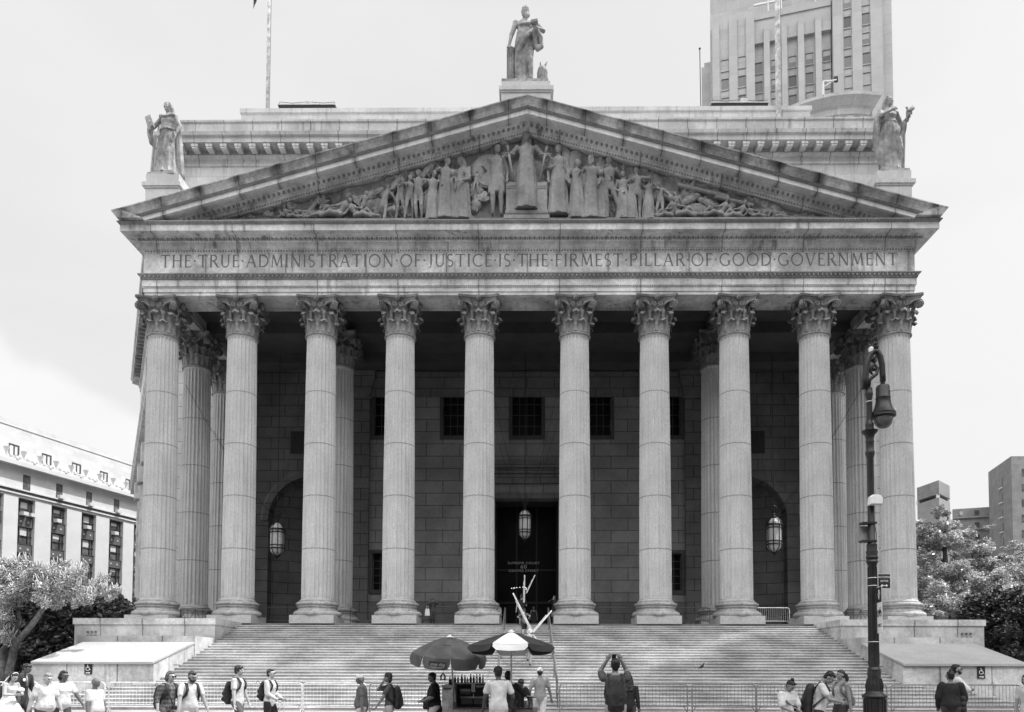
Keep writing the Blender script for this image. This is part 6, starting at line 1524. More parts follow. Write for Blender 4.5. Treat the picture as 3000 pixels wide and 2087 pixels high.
m = MB(); a_ = [(f.P + f.up * .03) + V3((.19 * math.cos(R(t)), .14 * math.sin(R(t)), 0)) for t in range(0, 361, 24)]; m.tube(a_, .012, 6); gear(m, 'apron_string', M_WHITE, e, k)
person('person in a white cap, grey tee and white trousers walking towards the stairs', 1582, 21.4, 1.74, 184, Fig(lean=2, hp=4, hl=(.30, .02, .90), hr=(-.34, -.08, .86), hy=-4, sh=.19, fat=.1, **WALK), skin=.17, hair=('short', .03), shirt=('tee', .26), pants=('long', .62), extras=[('cap', .75, -1)], shoe=.4)
# --- photographer
e, f, k = person('person with both arms raised taking a photograph, dark vest and pale shorts', 1802, 14.6, 1.90, 180, Fig(lean=-2, hp=-10, hl=(.12, -.14, 1.73), hr=(-.12, -.14, 1.73), el=(.55, -.7, -.75), er=(-.55, -.7, -.75), sh=.21, fat=.15, curl=40), skin=.20, hair=('short', .015), shirt=('tee', .07), pants=('shorts', .34))
backpack(e, f, k, 'flat dark backpack on the person taking a photograph', w=.14, h=.44, d=.03, t0=-.06)
phone(e, (0, -.17, 1.76), k, 'phone held up over the head by the photographer', 80)
person('person in a dark top half hidden behind the photographer', 1842, 18.2, 1.58, 176, Fig(lean=2, hp=5, hl=(.25, 0, .86), hr=(-.26, .02, .86)), skin=.10, hair=('long', .015), shirt=('long', .02), pants=('long', .06), extras=[('cap', .03, 1)])
# --- right group
e, f, k = person('person in a loose white V neck tee with sunglasses on the head, reading a phone', 2304, 14.6, 1.53, 24, Fig(lean=3, hp=34, hy=0, hl=(.08, -.27, 1.00), hr=(-.06, -.26, 1.03), el=(1, .4, -.5), er=(-1, .4, -.5), bust=.8, sh=.17, curl=70), skin=.24, hair=('topbun', .015), shirt=('loose', .58), pants=('long', .03))
phone(e, (.02, -.34, 1.04), k, 'phone read by the person in the loose white V neck tee', 35); bag_side(e, f, k, 'slim black cross-body bag on the person in the V neck tee', side=1, size=(.05, .1, .1), strap='cross')
m = MB(); P_ = lambda x, y, z_: f.H + f.HM @ V3((x, y, z_))
for s_ in (1, -1): m.sph(P_(s_ * .034, -.075, .085), (.03, .012, .02), 10, f.HM)
m.tube([P_(-.01, -.085, .09), P_(.01, -.085, .09)], .004, 5); gear(m, 'raised_sunglasses', M_GLS, e, k)
e, f, k = person('person in a white tee with black pack straps bent over a phone', 2398, 14.7, 1.73, 66, Fig(lean=8, hp=44, hy=0, hl=(.06, -.42, 1.12), hr=(-.08, -.40, 1.10), el=(.9, .3, -.9), er=(-.9, .3, -.9), sh=.19, curl=55), skin=.24, hair=('short', .015), shirt=('tee', .54), pants=('long', .03))
backpack(e, f, k, 'big black backpack with chest strap on the person in the white tee', w=.16, h=.48, d=.10, t0=-.06, chest=True)
phone(e, (0, -.50, 1.13), k, 'phone in the hands of the person with the chest strap', 15)
e, f, k = person('person in a patterned tank top and dark shorts with long ponytail, facing left', 2462, 17.2, 1.70, -70, Fig(lean=-3, hp=0, hy=-6, hl=(.26, .05, .84), hr=(-.22, -.20, .95), bust=.9, sh=.165), skin=.24, hair=('pony', .03), shirt=('tank', M_PRINT), pants=('short', .03))
backpack(e, f, k, 'grey drawstring backpack on the person in the tank top', mt=M_GBAG, w=.12, h=.42, d=.08, t0=-.02)
person('bearded person in a white shirt and sunglasses with folded arms, at right', 2806, 18.2, 1.84, 70, Fig(lean=-3, hp=-4, hy=6, hl=(-.04, -.24, 1.18), hr=(.06, -.26, 1.14), el=(1, .1, -.9), er=(-1, -.3, -.7), sh=.2), skin=.26, hair=('short', .015), shirt=('long', .62), pants=('long', .1), extras=[('shades',), ('beard', .015)])
e, f, k = person('heavy person in a dark blazer and grey skirt, back half turned, at right', 2786, 17.4, 1.68, 150, Fig(lean=0, hp=2, hy=34, hl=(.28, -.1, .9), hr=(-.25, -.26, .98), fat=1.0, bust=1), skin=.15, hair=('topbun', .015), shirt=('jacket', .022), pants=('long', .05), extras=[('glasses',)])
bag_side(e, f, k, 'large black handbag on the arm of the person in the blazer', side=-1, size=(.09, .2, .18), fwd=.14)
e, f, k = person('person carrying a black bag, cut off by the right edge of the picture', 3012, 16.0, 1.62, -60, Fig(lean=3, hp=5, hl=(.24, -.22, .95), **WALK), skin=.3, hair=('bob', .03), shirt=('tee', .5), pants=('long', .4))
bag_side(e, f, k, 'black bag poking into the picture at the right edge', side=1, size=(.09, .18, .16), fwd=.16)
# --- on the stairs and porch
def stz(Y): return FL if Y > 45.25 else FL - RISE * (int((45.25 - Y) / RUN) + 1)
person('person with a white bag and raised camera standing in the porch shade between columns', 1266, 47.4, 1.70, 10, Fig(lean=0, hp=8, hl=(.10, -.22, 1.55), hr=(-.10, -.22, 1.52), el=(1, .1, -.7), er=(-1, .1, -.7)), skin=.14, hair=('long', .02), shirt=('long', .06), pants=('long', .04), z=FL)
p = at(1252, 1795, 47.2); wb = empty('carrier_bag', p, 'white carrier bag beside the person standing in the porch shade', 'bag'); m = MB(); m.rings([[(p.x + x, p.y + y, p.z + z_) for x, y in ((-.13 - d, -.05), (.13 + d, -.05), (.13 + d, .05), (-.13 - d, .05))] for z_, d in ((-.2, .02), (.1, .01), (.22, -.03))]); m.build('bag_body', M_WHITE, wb); m = MB(); m.tube([p + V3((-.07, 0, .22)), p + V3((-.03, 0, .4)), p + V3((.05, 0, .4)), p + V3((.07, 0, .22))], .01, 5); m.build('handles', M_WHITE, wb)
person('person in a black tee and shorts climbing the top stairs, back turned, holding boards upright', 1528, 44.9, 1.86, 182, Fig(lean=3, hp=3, hl=(.30, -.02, .88), hr=(-.12, -.30, 1.25), **WALK), skin=.3, hair=('short', .03), shirt=('tee', .02), pants=('shorts', .06), extras=[('cap', .03, 1)], z=stz(44.9))
person('person with a bent arm carrying boards up the stairs behind the striped umbrella', 1536, 42.9, 1.62, 186, Fig(lean=10, hp=10, hl=(.22, -.2, 1.1), hr=(-.26, -.1, 1.15), el=(1, .3, -.3), **WALK2), skin=.34, hair=('short', .06), shirt=('tee', .12), pants=('shorts', .03), z=stz(42.9))
person('blond person in a head scarf and jeans hauling boards up the stairs', 1549, 37.3, 1.80, 172, Fig(lean=10, hp=8, hl=(.20, -.24, 1.25), hr=(-.22, -.22, 1.3), el=(1, .2, -.5), fl=(.09, -.22, .30), fr=(-.09, .18, .08)), skin=.4, hair=('bob', .5), shirt=('long', .3), pants=('long', .2), z=stz(37.3))
person('person in black with a hand at the mouth beside the sixth column at the doorway', 1625, 46.9, 1.86, -30, Fig(lean=2, hp=5, hl=(.26, -.1, .9), hr=(-.05, -.17, 1.5), er=(-1, 0, -.8)), skin=.2, hair=('short', .02), shirt=('long', .02), pants=('long', .02), z=FL)
person('dim person with bare arms standing inside the porch in front of the doorway', 1563, 52, 1.60, 0, Fig(), skin=.12, hair=('bob', .02), shirt=('tank', .02), pants=('long', .02), z=FL)
def board(a, b, Ya, Yb, lab, w=.034):
    A, B = at(a[0], a[1], Ya), at(b[0], b[1], Yb); e_ = empty('board', A, lab, 'board', 'boards carried up the stairs'); d = (B - A).normalized()
    mm = MB(); L_ = (B - A).length; y_ = d.cross(V3((0, 1, 0))).normalized(); z_ = y_.cross(d); Mx = Matrix((d, y_, z_)).transposed()
    mm.obox((A + B) / 2, (L_, w * 2.2, .05), Mx); mm.build('plank', M_WOOD, e_)
    mm = MB(); mm.obox((A + B) / 2 + y_ * w * 1.9 - d * .2, (L_ * .8, w * 1.0, .04), Mx); mm.build('batten', M_WOOD, e_)
    mm = MB(); mm.sph(B, w * 1.2, 8); mm.build('end_cap', M_WHITE, e_, smooth=True)
M_WOOD = plain('pale_wood', .42, rough=.6, var=.2)
board((1561, 1853), (1504, 1740), 37.6, 38.6, 'long pale board slanting up to the left from the blond person')
board((1562, 1853), (1615, 1791), 37.6, 38.2, 'long pale board slanting up to the right from the blond person')
board((1536, 1765), (1537, 1687), 44.6, 44.9, 'pale board held straight upright before the doorway', .03)
board((1543, 1738), (1567, 1686), 44.8, 45.3, 'dim board slanting to the right of the upright board', .022)
# pigeon
p = at(2056, 1929, 36.9); p.z = stz(36.9); pg = empty('pigeon', p, 'small dark pigeon standing on the shaded stairs', 'pigeon'); m = MB()
m.sph(p + V3((0, 0, .12)), (.11, .07, .07), 10, Matrix.Rotation(R(-35), 3, 'Y')); m.limb([p + V3((.05, 0, .16)), p + V3((.09, 0, .25))], [.045, .034], 8); m.limb([p + V3((-.05, 0, .08)), p + V3((-.17, 0, .03))], [.045, .02], 8); m.cone(p + V3((.11, 0, .25)), p + V3((.15, 0, .24)), .012, .002, 6)
m = fuse(m, .012, 1); m.build('body', mat('feather', .05), pg, smooth=True)
for y_ in (-.02, .02): m = MB(); m.tube([p + V3((0, y_, .07)), p + V3((.01, y_, .0)), p + V3((.04, y_, .003))], .006, 5); m.build('leg', mat('feather', .12), pg)
# ================================================================ FOOD CART
M_SS = plain('worn_steel', .30, rough=.35, metal=.6, var=.35, scale=5, fine=.15, fscale=25)
M_DK = plain('even_dark_tone', .03, rough=.6)  # even dark tone shared by shelf, slot, counter edge, canisters and patch
CY = 16.9
def cp(px, py, Y=CY): return at(px, py, Y)
c0, c1 = cp(1296, 2000), cp(1574, 2000)
cart = empty('food_cart', ((c0.x + c1.x) / 2, 17.5, 0), 'steel hot dog cart with open shelves under two umbrellas', 'food cart')
def cb(name, x0, x1, y0, y1, z0, z1, mat, parent=cart): m = MB(); m.box(x0, x1, y0, y1, z0, z1); return m.build(name, mat, parent)
zt = cp(1, 2074).z; zl = cp(1, 2008).z
lx = cp(1327, 2000).x
cb('side_cabinet', c0.x, lx, CY, 18.0, .25, zl, M_SS); cb('cabinet_top', c0.x - .02, lx + .02, CY - .02, 18.02, zl + .001, zl + .03, M_SS); cb('cabinet_slot', c0.x + .03, lx - .03, CY - .006, CY - .001, zl - .07, zl - .03, M_DK)
cb('cart_body', lx + .003, c1.x, CY + .005, 18.0, .25, zt, M_SS)
cb('counter_edge', lx + .004, c1.x + .01, CY - .03, CY + .003, zt + .001, zt + .035, M_DK)
a, b = cp(1330, 2004, 17.9), cp(1432, 2004, 17.9)
bk = cb('back_shelf', a.x, b.x, 17.86, 17.98, zt, a.z, M_DK)
cb('shelf_top', a.x - .03, b.x + .03, 17.55, 17.99, a.z + .001, a.z + .03, M_SS)
cb('cabinet_frame', b.x - .10, b.x - .06, 17.80, 17.858, zt, a.z, M_SS, bk)
for i, (x0, x1, y0, y1, mt) in enumerate(((1349, 1378, 2019, 2026, M_SS), (1349, 1420, 2041, 2046, M_SS), (1395, 1420, 2008, 2014, M_SS))):
    p0, p1 = cp(x0, y1, 17.8), cp(x1, y0, 17.8); cb('rack_rail', p0.x, p1.x, 17.74, 17.855, p0.z, p1.z, mt, bk)
for x0, x1, y0, y1 in ((1349, 1378, 2027, 2034), (1352, 1384, 2047, 2063), (1389, 1418, 2047, 2063)):
    p0, p1 = cp(x0, y1, 17.84), cp(x1, y0, 17.84); cb('tray', p0.x, p1.x, 17.80, 17.857, p0.z, p1.z, plain('tray_metal', .12, rough=.4) if 'tray_metal' not in bpy.data.materials else bpy.data.materials['tray_metal'], bk)
p0, p1 = cp(1381, 2028, 17.7), cp(1392, 2005, 17.7); cb('napkin_box', p0.x, p1.x, 17.66, 17.73, p0.z, p1.z, M_AC, bk); p0 = cp(1387, 2040, 17.7); cb('ladle_handle', p0.x - .008, p0.x + .008, 17.68, 17.72, p0.z - .05, p0.z + .05, M_WHITE, bk)
cb('end_box', cp(1560, 2000).x, c1.x - .001, CY - .10, CY - .035, .3, zt + .045, M_SS)
for i, px in enumerate((1362, 1379)): p0 = cp(px, 2070); m = MB(); m.tube([(p0.x, CY - .035, zt + .0), (p0.x, CY - .07, zt - .01), (p0.x, CY - .035, zt - .05)], .008, 5); m.build('hook', M_SS, cart)
for s_ in (.3, -.3):
    for y_ in (17.0, 17.9):
        m = MB(); x = (c0.x + c1.x) / 2 + s_ * 2; m.cone((x - .04, y_, .18), (x + .04, y_, .18), .18, .18, 18); m.build('wheel', M_BAG, cart)
# bottles, canisters, jars
M_BOT = [plain('bottle_dark', .03, rough=.15), plain('bottle_clear', .30, rough=.12, trans=.5), plain('bottle_mid', .12, rough=.2)]
zs = a.z + .031; q = random.Random(4)
for i, px in enumerate((1318, 1325, 1333, 1342, 1353, 1362, 1370, 1379, 1388, 1397, 1406, 1415)):
    Yb = 17.75 if px > 1328 else 17.5; p = at(px, 1990, Yb); zz = zs if px > 1328 else zl + .031; hb_ = q.uniform(.15, .19) if i != 6 else .1
    o_ = empty('drink_bottle', (p.x, Yb, zz), 'small drink bottle in the row standing along the top of the food cart', 'bottle', 'drink bottles on the food cart')
    m = MB(); m.lathe([(.027, 0), (.030, .01), (.030, hb_ * .55), (.026, hb_ * .65), (.013, hb_ * .85), (.012, hb_)], 12); m.build('glass', M_BOT[q.choice((0, 0, 1, 2))], o_, smooth='auto', world=False)
    m = MB(); m.lathe([(.014, hb_), (.015, hb_ + .005), (.015, hb_ + .02), (.0, hb_ + .021)], 10); m.build('cap', M_BOT[0], o_, smooth='auto', world=False)
for px, nm in ((1509, 'left'), (1520, 'middle'), (1531, 'right')):
    p = at(px, 2060, 17.2); o_ = empty('canister', (p.x, 17.2, zt), 'tall dark canister on the cart counter, %s one of three' % nm, 'canister', 'canisters on the cart'); m = MB(); m.lathe([(.035, 0), (.037, .01), (.037, .20), (.033, .22)], 16); m.build('can', M_DK, o_, smooth='auto', world=False); m = MB(); m.lathe([(.036, .222), (.036, .235), (.01, .24), (.01, .255), (0, .256)], 12); m.build('lid', M_BLACK, o_, smooth='auto', world=False)
for px, nm in ((1540, 'leftmost'), (1549, 'middle'), (1558, 'rightmost')):
    p = at(px, 2060, 17.2); o_ = empty('condiment_jar', (p.x, 17.2, zt), '%s clear condiment jar at the right end of the cart counter' % nm, 'jar', 'condiment jars on the cart'); m = MB(); m.lathe([(.030, 0), (.033, .01), (.033, .12), (.026, .15)], 14); m.build('glass', M_BOT[1], o_, smooth='auto', world=False); m = MB(); m.lathe([(.027, .151), (.027, .175), (0, .176)], 12); m.build('lid', M_SS, o_, smooth='auto', world=False)
p = at(1551, 2042, 17.15); o_ = empty('wire_rack', p, 'round wire rack of packets above the condiment jars', 'rack'); m = MB()
for r_ in (.14, .12): m.tube([p + V3((r_ * math.cos(R(t)), r_ * .8 * math.sin(R(t)), -.02 * math.cos(R(t)))) for t in range(0, 361, 20)], .009, 6)
m.cone(p + V3((0, 0, .0)), (p.x, p.y, zt), .008, .008, 6); m.build('wire_ring', M_BLACK, o_, smooth=True); m = MB(); [m.obox(p + V3((.09 * math.cos(i), .07 * math.sin(i), .015)), (.05, .05, .02), Matrix.Rotation(i, 3, 'Z')) for i in range(8)]; m.build('packets', M_AC, o_)
# umbrellas
M_UD = plain('umbrella_dark_cloth', .035, rough=.85, var=.15); M_UG = plain('umbrella_grey_cloth', .08, rough=.85, var=.25, scale=3); M_UW = plain('umbrella_white_cloth', .74, rough=.85, var=.05)
def umbrella(px, ytop, yrim, Y, r, mats, lab, tilt=(0, 0), rot=0.0, val=.17, pole_bot=2057, ex=1.55, pole_x=None):
    T_ = at(px, ytop, Y); zr_ = at(px, yrim, Y).z; e = empty('cart_umbrella', (T_.x, Y, zr_), lab, 'umbrella', 'umbrellas over the food cart'); C = V3((T_.x, Y, zr_)); hh = T_.z - zr_
    Mt = Matrix.Rotation(R(tilt[0]), 3, 'X') @ Matrix.Rotation(R(tilt[1]), 3, 'Y'); A8 = [R(-90 - 22.5 + rot + 45 * i) for i in range(9)]; out = []
    for i in range(8):
        a0, a1 = A8[i], A8[i + 1]; rows = []
        for j in range(7):
            t = j / 6; rr = r * t; zz = hh * (1 - t ** ex)
            row = []
            for u in range(5):
                w = u / 4; p = V3((math.cos(a0), math.sin(a0), 0)).lerp(V3((math.cos(a1), math.sin(a1), 0)), w) * rr; sag = -.03 * math.sin(math.pi * w) * t
                row.append((p.x, p.y, zz + sag))
            rows.append(row)
        m = MB(); top = [C + Mt @ V3(p) for row in rows for p in row]; bot = [C + Mt @ (V3(p) - V3((0, 0, .006))) for row in rows for p in row]
        fs = [(x * 5 + y, x * 5 + y + 1, x * 5 + y + 6, x * 5 + y + 5) for x in range(6) for y in range(4)]; m.put(top, fs); m.put(bot, [f_[::-1] for f_ in fs])
        pn = m.build('canopy_panel', mats[i % len(mats)], e, smooth=True, recalc=False)
        # hanging flap with a rounded, swinging hem
        m = MB(); P0, P1 = V3((math.cos(a0) * r, math.sin(a0) * r, 0)), V3((math.cos(a1) * r, math.sin(a1) * r, 0)); rr_ = []
        for u in range(11):
            w = u / 10; p = P0.lerp(P1, .02 + .96 * w); dz = val * min(1, (1 - abs(2 * w - 1)) * 5 + .55); outw = V3((p.x, p.y, 0)).normalized() * (.035 + .02 * math.sin(i * 3 + w * 5)); sag = -.03 * math.sin(math.pi * w)
            rr_.append([C + Mt @ (p + V3((0, 0, sag - .004))), C + Mt @ (p + outw * .6 + V3((0, 0, sag - dz * .5))), C + Mt @ (p + outw + V3((0, 0, sag - dz))), C + Mt @ (p + outw * .9 + V3((0, 0, sag - dz))), C + Mt @ (p * .995 + V3((0, 0, sag - .006)))])
        m.rings(rr_); m.build('canopy_flap', mats[i % len(mats)], e, smooth='auto'); out.append((P0, P1))
    m = MB(); m.cone((C.x, Y, C.z + hh - .02), at(pole_x or px, pole_bot, Y), .019, .019, 12); m.build('pole', M_STEEL, e, smooth='auto')
    m = MB(); m.sph(C + Mt @ V3((0, 0, hh + .02)), (.035, .035, .03), 10); m.lathe([(.10, -.012), (.06, .012), (.02, .03)], 12, C + Mt @ V3((0, 0, hh))); m.build('top_cap', M_WHITE, e, smooth=True)
    for i in range(8):
        a = A8[i]; m = MB(); m.tube([C + Mt @ V3((.02 * math.cos(a), .02 * math.sin(a), hh * .45)), C + Mt @ V3((r * .5 * math.cos(a), r * .5 * math.sin(a), hh * (1 - .5 ** ex) - .02))], .008, 5); m.tube([C + Mt @ V3((r * t * math.cos(a), r * t * math.sin(a), hh * (1 - t ** ex) - .014)) for t in (0, .3, .6, .8, 1)], .007, 5); m.build('rib', M_STEEL, e)
    return e, C, Mt
eA, CA, MA = umbrella(1316, 1866, 1914, 17.3, .84, [M_UG, M_UG, M_UG, M_UW, M_UG, M_UG, M_UG, M_UG], 'grey umbrella over the cart with a dark lettered patch on its front flap', tilt=(9, 3), rot=-14, val=.25, pole_x=1333)
eB, CB, MBx = umbrella(1498, 1851, 1893, 16.3, .95, [M_UW, M_UD], 'dark and white striped umbrella over the middle of the food cart', tilt=(-2, 0), rot=0, val=.13, pole_bot=2066, ex=1.15)
# lettered patch on umbrella A
aF = R(-90 - 14); nrm = V3((math.cos(aF), math.sin(aF), 0)); rF = .83 * math.cos(R(22.5)); rotz = math.atan2(nrm.x, -nrm.y)
c = CA + MA @ (nrm * (rF + .052) + V3((.03, 0, -.17)))
ur = MA @ Matrix.Rotation(rotz, 3, 'Z'); m = MB(); m.obox(c, (.40, .006, .17), ur); m.build('patch', M_DK, eA)
t_ = text_ob('snap dog', .095, c - ur @ V3((0, .006, -.02)) , 'patch_lettering', plain('patch_letter', .35, rough=.7), eA, ext=.001, shear=.3, sx=.9); t_.rotation_euler = ur.to_euler()
c2 = c - ur @ V3((0, .006, .045)); m = MB(); m.obox(c2, (.30, .004, .006), ur); m.obox(c2 - ur @ V3((0, 0, .016)), (.22, .004, .005), ur); m.build('patch_underline', bpy.data.materials['patch_letter'], eA)
c3 = CA + MA @ (nrm * (rF * .72) + V3((.12, 0, .245))); m = MB(); m.obox(c3, (.20, .01, .012), ur); m.build('printed_skewer', M_UD, eA)
p0 = at(1298, 1945, 17.4); hb_ = empty('hanging_pouch', at(1297, 1994, 17.4), 'small black pouch hanging on a cord from the grey umbrella', 'pouch'); m = MB(); m.tube([p0, at(1299, 1972, 17.4), at(1302, 2000, 17.4)], .004, 4); m.build('cord', M_BLACK, hb_)
q0 = at(1298, 1984, 17.4); m = MB(); m.tube([q0 + V3((.0, 0, .09)), q0 + V3((-.05, 0, .02)), q0 + V3((-.045, 0, -.07)), q0 + V3((.0, 0, -.05)), q0 + V3((.045, 0, -.07)), q0 + V3((.045, 0, .02)), q0 + V3((.0, 0, .09))], [.012, .02, .022, .012, .022, .02, .012], 8); m.build('pouch_body', M_BAG, hb_, smooth=True)
# ================================================================ STATUES
def robe(m, rs, nf=11, amp=.07, n=66, ph=0.0):
    rows = []
    for i, (z, rx, ry, xo, yo) in enumerate(rs):
        a_ = amp * min(1, i / 2.5)
        rows.append([V3((xo + rx * (1 + a_ * math.sin(nf * t + ph) + a_ * .4 * math.sin(2.3 * nf * t)) * math.cos(t), yo + ry * (1 + a_ * math.sin(nf * t + ph) + a_ * .4 * math.sin(2.3 * nf * t)) * math.sin(t), z)) for t in [2 * math.pi * j / n for j in range(n)]])
    m.rings(rows)
ROBE = [(1.20, .155, .115, 0, 0), (1.05, .165, .125, 0, 0), (.85, .20, .16, 0, -.01), (.55, .22, .18, 0, -.02), (.25, .24, .20, 0, -.02), (.0, .28, .24, 0, -.02)]
def hairdo(m, f, kind='wreath'):
    P = lambda x, y, z: f.H + f.HM @ V3((x, y, z)); m.sph(P(0, .026, .034), (.084, .090, .088), 12, f.HM)
    if kind in ('wreath', 'long'):
        for i in range(16): a = math.pi * (i / 15) * 1.2 - .3; m.sph(P(.085 * math.cos(a), -.03 + .06 * math.sin(a * 2) * .2, .03 + .075 * math.sin(a)), .022, 6)
        for x in (-.06, 0, .06): m.limb([P(x, .05, 0), P(x * 1.3, .07, -.12), P(x * 1.1, .08, -.22)], [.04, .04, .03], 8)
    if kind == 'beard': m.limb([P(0, -.06, -.07), P(0, -.075, -.14), P(.01, -.07, -.21)], [.05, .045, .02], 8); m.limb([P(.07, 0, -.02), P(.05, -.03, -.09)], [.03, .04], 8); m.limb([P(-.07, 0, -.02), P(-.05, -.03, -.09)], [.03, .04], 8)
def sbase(e, w, d):
    m = MB(); m.box(-w, w, -d, d * 1.4, -.22, .0); m.build('statue_base', M_STAT, e, world=False)
def stand(px, ytop, pd, Y):
    z = pd.z + .22; return Y, z, (at(px, ytop, Y).z - z) / 1.75
def stat(e, m, k, rz, name='figure', mt=None, v=.0115, fo=.006):
    m = fuse(m, v, 1); folds(m, fo, 14)
    m.v = [(p[0] * k * 1.02, p[1] * k * 1.02, p[2] * k) for p in m.v]; o_ = m.build(name, mt or M_STAT, e, smooth=True, world=False, recalc=False); return o_
# central: bearded lawgiver leaning on a pillar
YS, ZS, KS = stand(1538, 25, peds['c'], 46.5)
pc = peds['c']; eC = empty('bearded_statue', (at(1538, 238, YS).x, YS, ZS), 'stone statue of a bearded robed man with a book on the pediment peak', 'statue', 'statues on the pediment', rz=0)
f = Fig(lean=2, hp=8, hy=14, hl=(.21, -.24, 1.12), hr=(-.33, -.08, .88), el=(1, .2, -.6), er=(-1, .6, 0), fl=(.13, -.10, .08), fr=(-.08, .02, .08), sh=.2, fat=.2, curl=50)
m = MB(); f.body(m); hairdo(m, f, 'beard'); robe(m, [(1.22, .17, .13, 0, 0), (1.10, .19, .15, 0, 0), (.92, .205, .165, -.01, -.01), (.70, .19, .165, -.03, -.01), (.45, .17, .16, -.05, 0), (.2, .16, .15, -.06, .0), (.0, .17, .16, -.06, .0)], 9, .06)
m.limb([V3((.20, -.10, 1.22)), V3((.02, -.17, .95)), V3((-.14, -.15, .66)), V3((-.15, -.10, .50))], [.05, .055, .06, .04], 8)
m.limb([V3((.22, -.2, 1.12)), V3((.32, -.12, 1.0)), V3((.34, -.10, .82)), V3((.26, -.12, .74)), V3((.22, -.12, .80))], [.05, .05, .055, .05, .03], 8); m.limb([V3((.2, -.12, 1.05)), V3((.22, -.1, .8))], [.06, .05], 8)
m.limb([V3((-.17, -.02, 1.36)), V3((-.08, -.12, 1.30)), V3((.10, -.13, 1.30)), V3((.2, -.06, 1.33))], [.04, .035, .035, .05], 8)
stat(eC, m, KS, 0); sbase(eC, 1.45, .75)
m = MB(); m.obox((.19, -.31, 1.17), (.15, .10, .05), Matrix.Rotation(R(-12), 3, 'Y')); m.v = [(p[0] * KS, p[1] * KS, p[2] * KS) for p in m.v]; m.build('book', M_STAT, eC, world=False)
m = MB(); m.lathe([(.10, 0), (.10, .05), (.075, .08), (.075, .76), (.09, .79), (.09, .84)], 14, (-.30, .0, 0)); [m.tube([(-.30 + .077 * math.cos(a), .077 * math.sin(a), .08), (-.30 + .077 * math.cos(a), .077 * math.sin(a), .76)], .012, 5) for a in [i * .52 for i in range(12)]]; m.v = [(p[0] * KS, p[1] * KS, p[2] * KS) for p in m.v]; m.build('fluted_pillar', M_STAT, eC, world=False, smooth='auto')
m = MB(); m.lathe([(.095, 0), (.10, .02), (.10, .36), (.095, .42), (.06, .47), (0, .49)], 14, (.37, .02, 0)); [m.tube([(.37 + .10 * math.cos(a), .02 + .10 * math.sin(a), .03), (.37 + .10 * math.cos(a), .02 + .10 * math.sin(a), .36)], .012, 5) for a in [i * .45 for i in range(14)]]; [m.limb([V3((.36 + d, 0, .46)), V3((.36 + d * 1.8, 0, .56))], [.03, .01], 6) for d in (-.02, .06)]; m.v = [(p[0] * KS, p[1] * KS, p[2] * KS) for p in m.v]; m.build('bundle_of_scrolls', M_STAT, eC, world=False, smooth='auto')
# left: woman with tablet
YS, ZS, KS = stand(503, 303, peds['l'], 46.75)
pl_ = peds['l']; e = empty('tablet_statue', (at(490, 509, YS).x, YS, ZS), 'stone statue of a wreathed woman holding a tablet on the left corner', 'statue', 'statues on the pediment', rz=R(-8))
f = Fig(lean=-1, hp=0, hy=-12, hl=(.27, -.12, .92), hr=(-.26, -.20, 1.10), el=(1, .5, 0), er=(-1, .4, -.5), bust=1.2, sh=.17, curl=45)
m = MB(); f.body(m); hairdo(m, f); robe(m, ROBE, 12, .075); m.limb([V3((-.16, -.06, 1.42)), V3((0, -.12, 1.36)), V3((.16, -.06, 1.42))], [.04, .03, .04], 8)
for i in range(14): a = R(180 + i * 180 / 13); m.sph((.17 * math.cos(a), .13 * math.sin(a), 1.08 - .015 * (i % 2)), .03, 6)
m.limb([V3((-.30, -.18, 1.18)), V3((-.36, -.12, 1.0)), V3((-.33, -.10, .78)), V3((-.24, -.08, .66))], [.07, .065, .05, .02], 8); m.limb([V3((.16, 0, 1.42)), V3((.22, .03, 1.1)), V3((.24, .05, .6)), V3((.27, .08, .05))], [.05, .07, .09, .10], 8)
m.limb([V3((.14, -.12, .62)), V3((.13, -.17, .45)), V3((.12, -.16, .1))], [.08, .07, .06], 8); stat(e, m, KS, 0)
sbase(e, .9, .7)
m = MB(); m.obox((-.31, -.22, 1.17), (.15, .03, .33), Matrix.Rotation(R(-18), 3, 'Y')); m.tube([(-.27, -.2, 1.0), (-.22, -.16, .68)], .014, 6); m.v = [(p[0] * KS, p[1] * KS, p[2] * KS) for p in m.v]; m.build('tablet', M_STAT, e, world=False)
m = MB(); m.tube([(.25, -.2, .92), (.22, -.24, .8), (.27, -.22, .68), (.31, -.2, .8), (.27, -.2, .92)], .018, 6); m.v = [(p[0] * KS, p[1] * KS, p[2] * KS) for p in m.v]; m.build('lyre', M_STAT, e, world=False)
# right: woman with flowers
YS, ZS, KS = stand(2602, 285, peds['r'], 46.75)
pr2 = peds['r']; e = empty('flower_statue', (at(2606, 499, YS).x, YS, ZS), 'stone statue of a draped woman with a bunch of flowers on the right corner', 'statue', 'statues on the pediment', rz=R(6))
f = Fig(lean=-1, hp=-2, hy=12, hl=(.34, -.12, 1.20), hr=(-.03, -.20, 1.32), el=(1, .2, -.9), er=(-1, -.1, -.7), bust=1.2, sh=.17, curl=60)
m = MB(); f.body(m); hairdo(m, f); robe(m, [(1.20, .155, .115, 0, 0), (1.05, .175, .135, 0, 0), (.85, .21, .16, 0, -.01), (.55, .21, .18, 0, -.02), (.25, .20, .19, 0, -.02), (.0, .22, .22, 0, -.02)], 12, .07)
m.limb([V3((-.18, .0, 1.42)), V3((-.27, -.02, 1.15)), V3((-.30, 0, .8)), V3((-.26, .0, .5)), V3((-.22, .0, .2))], [.06, .07, .07, .06, .03], 8); m.limb([V3((.30, -.08, 1.1)), V3((.30, -.04, .95)), V3((.22, -.05, .75))], [.06, .06, .03], 8)
m.limb([V3((.12, -.12, .70)), V3((.14, -.18, .45)), V3((.13, -.12, .1))], [.09, .07, .055], 8)
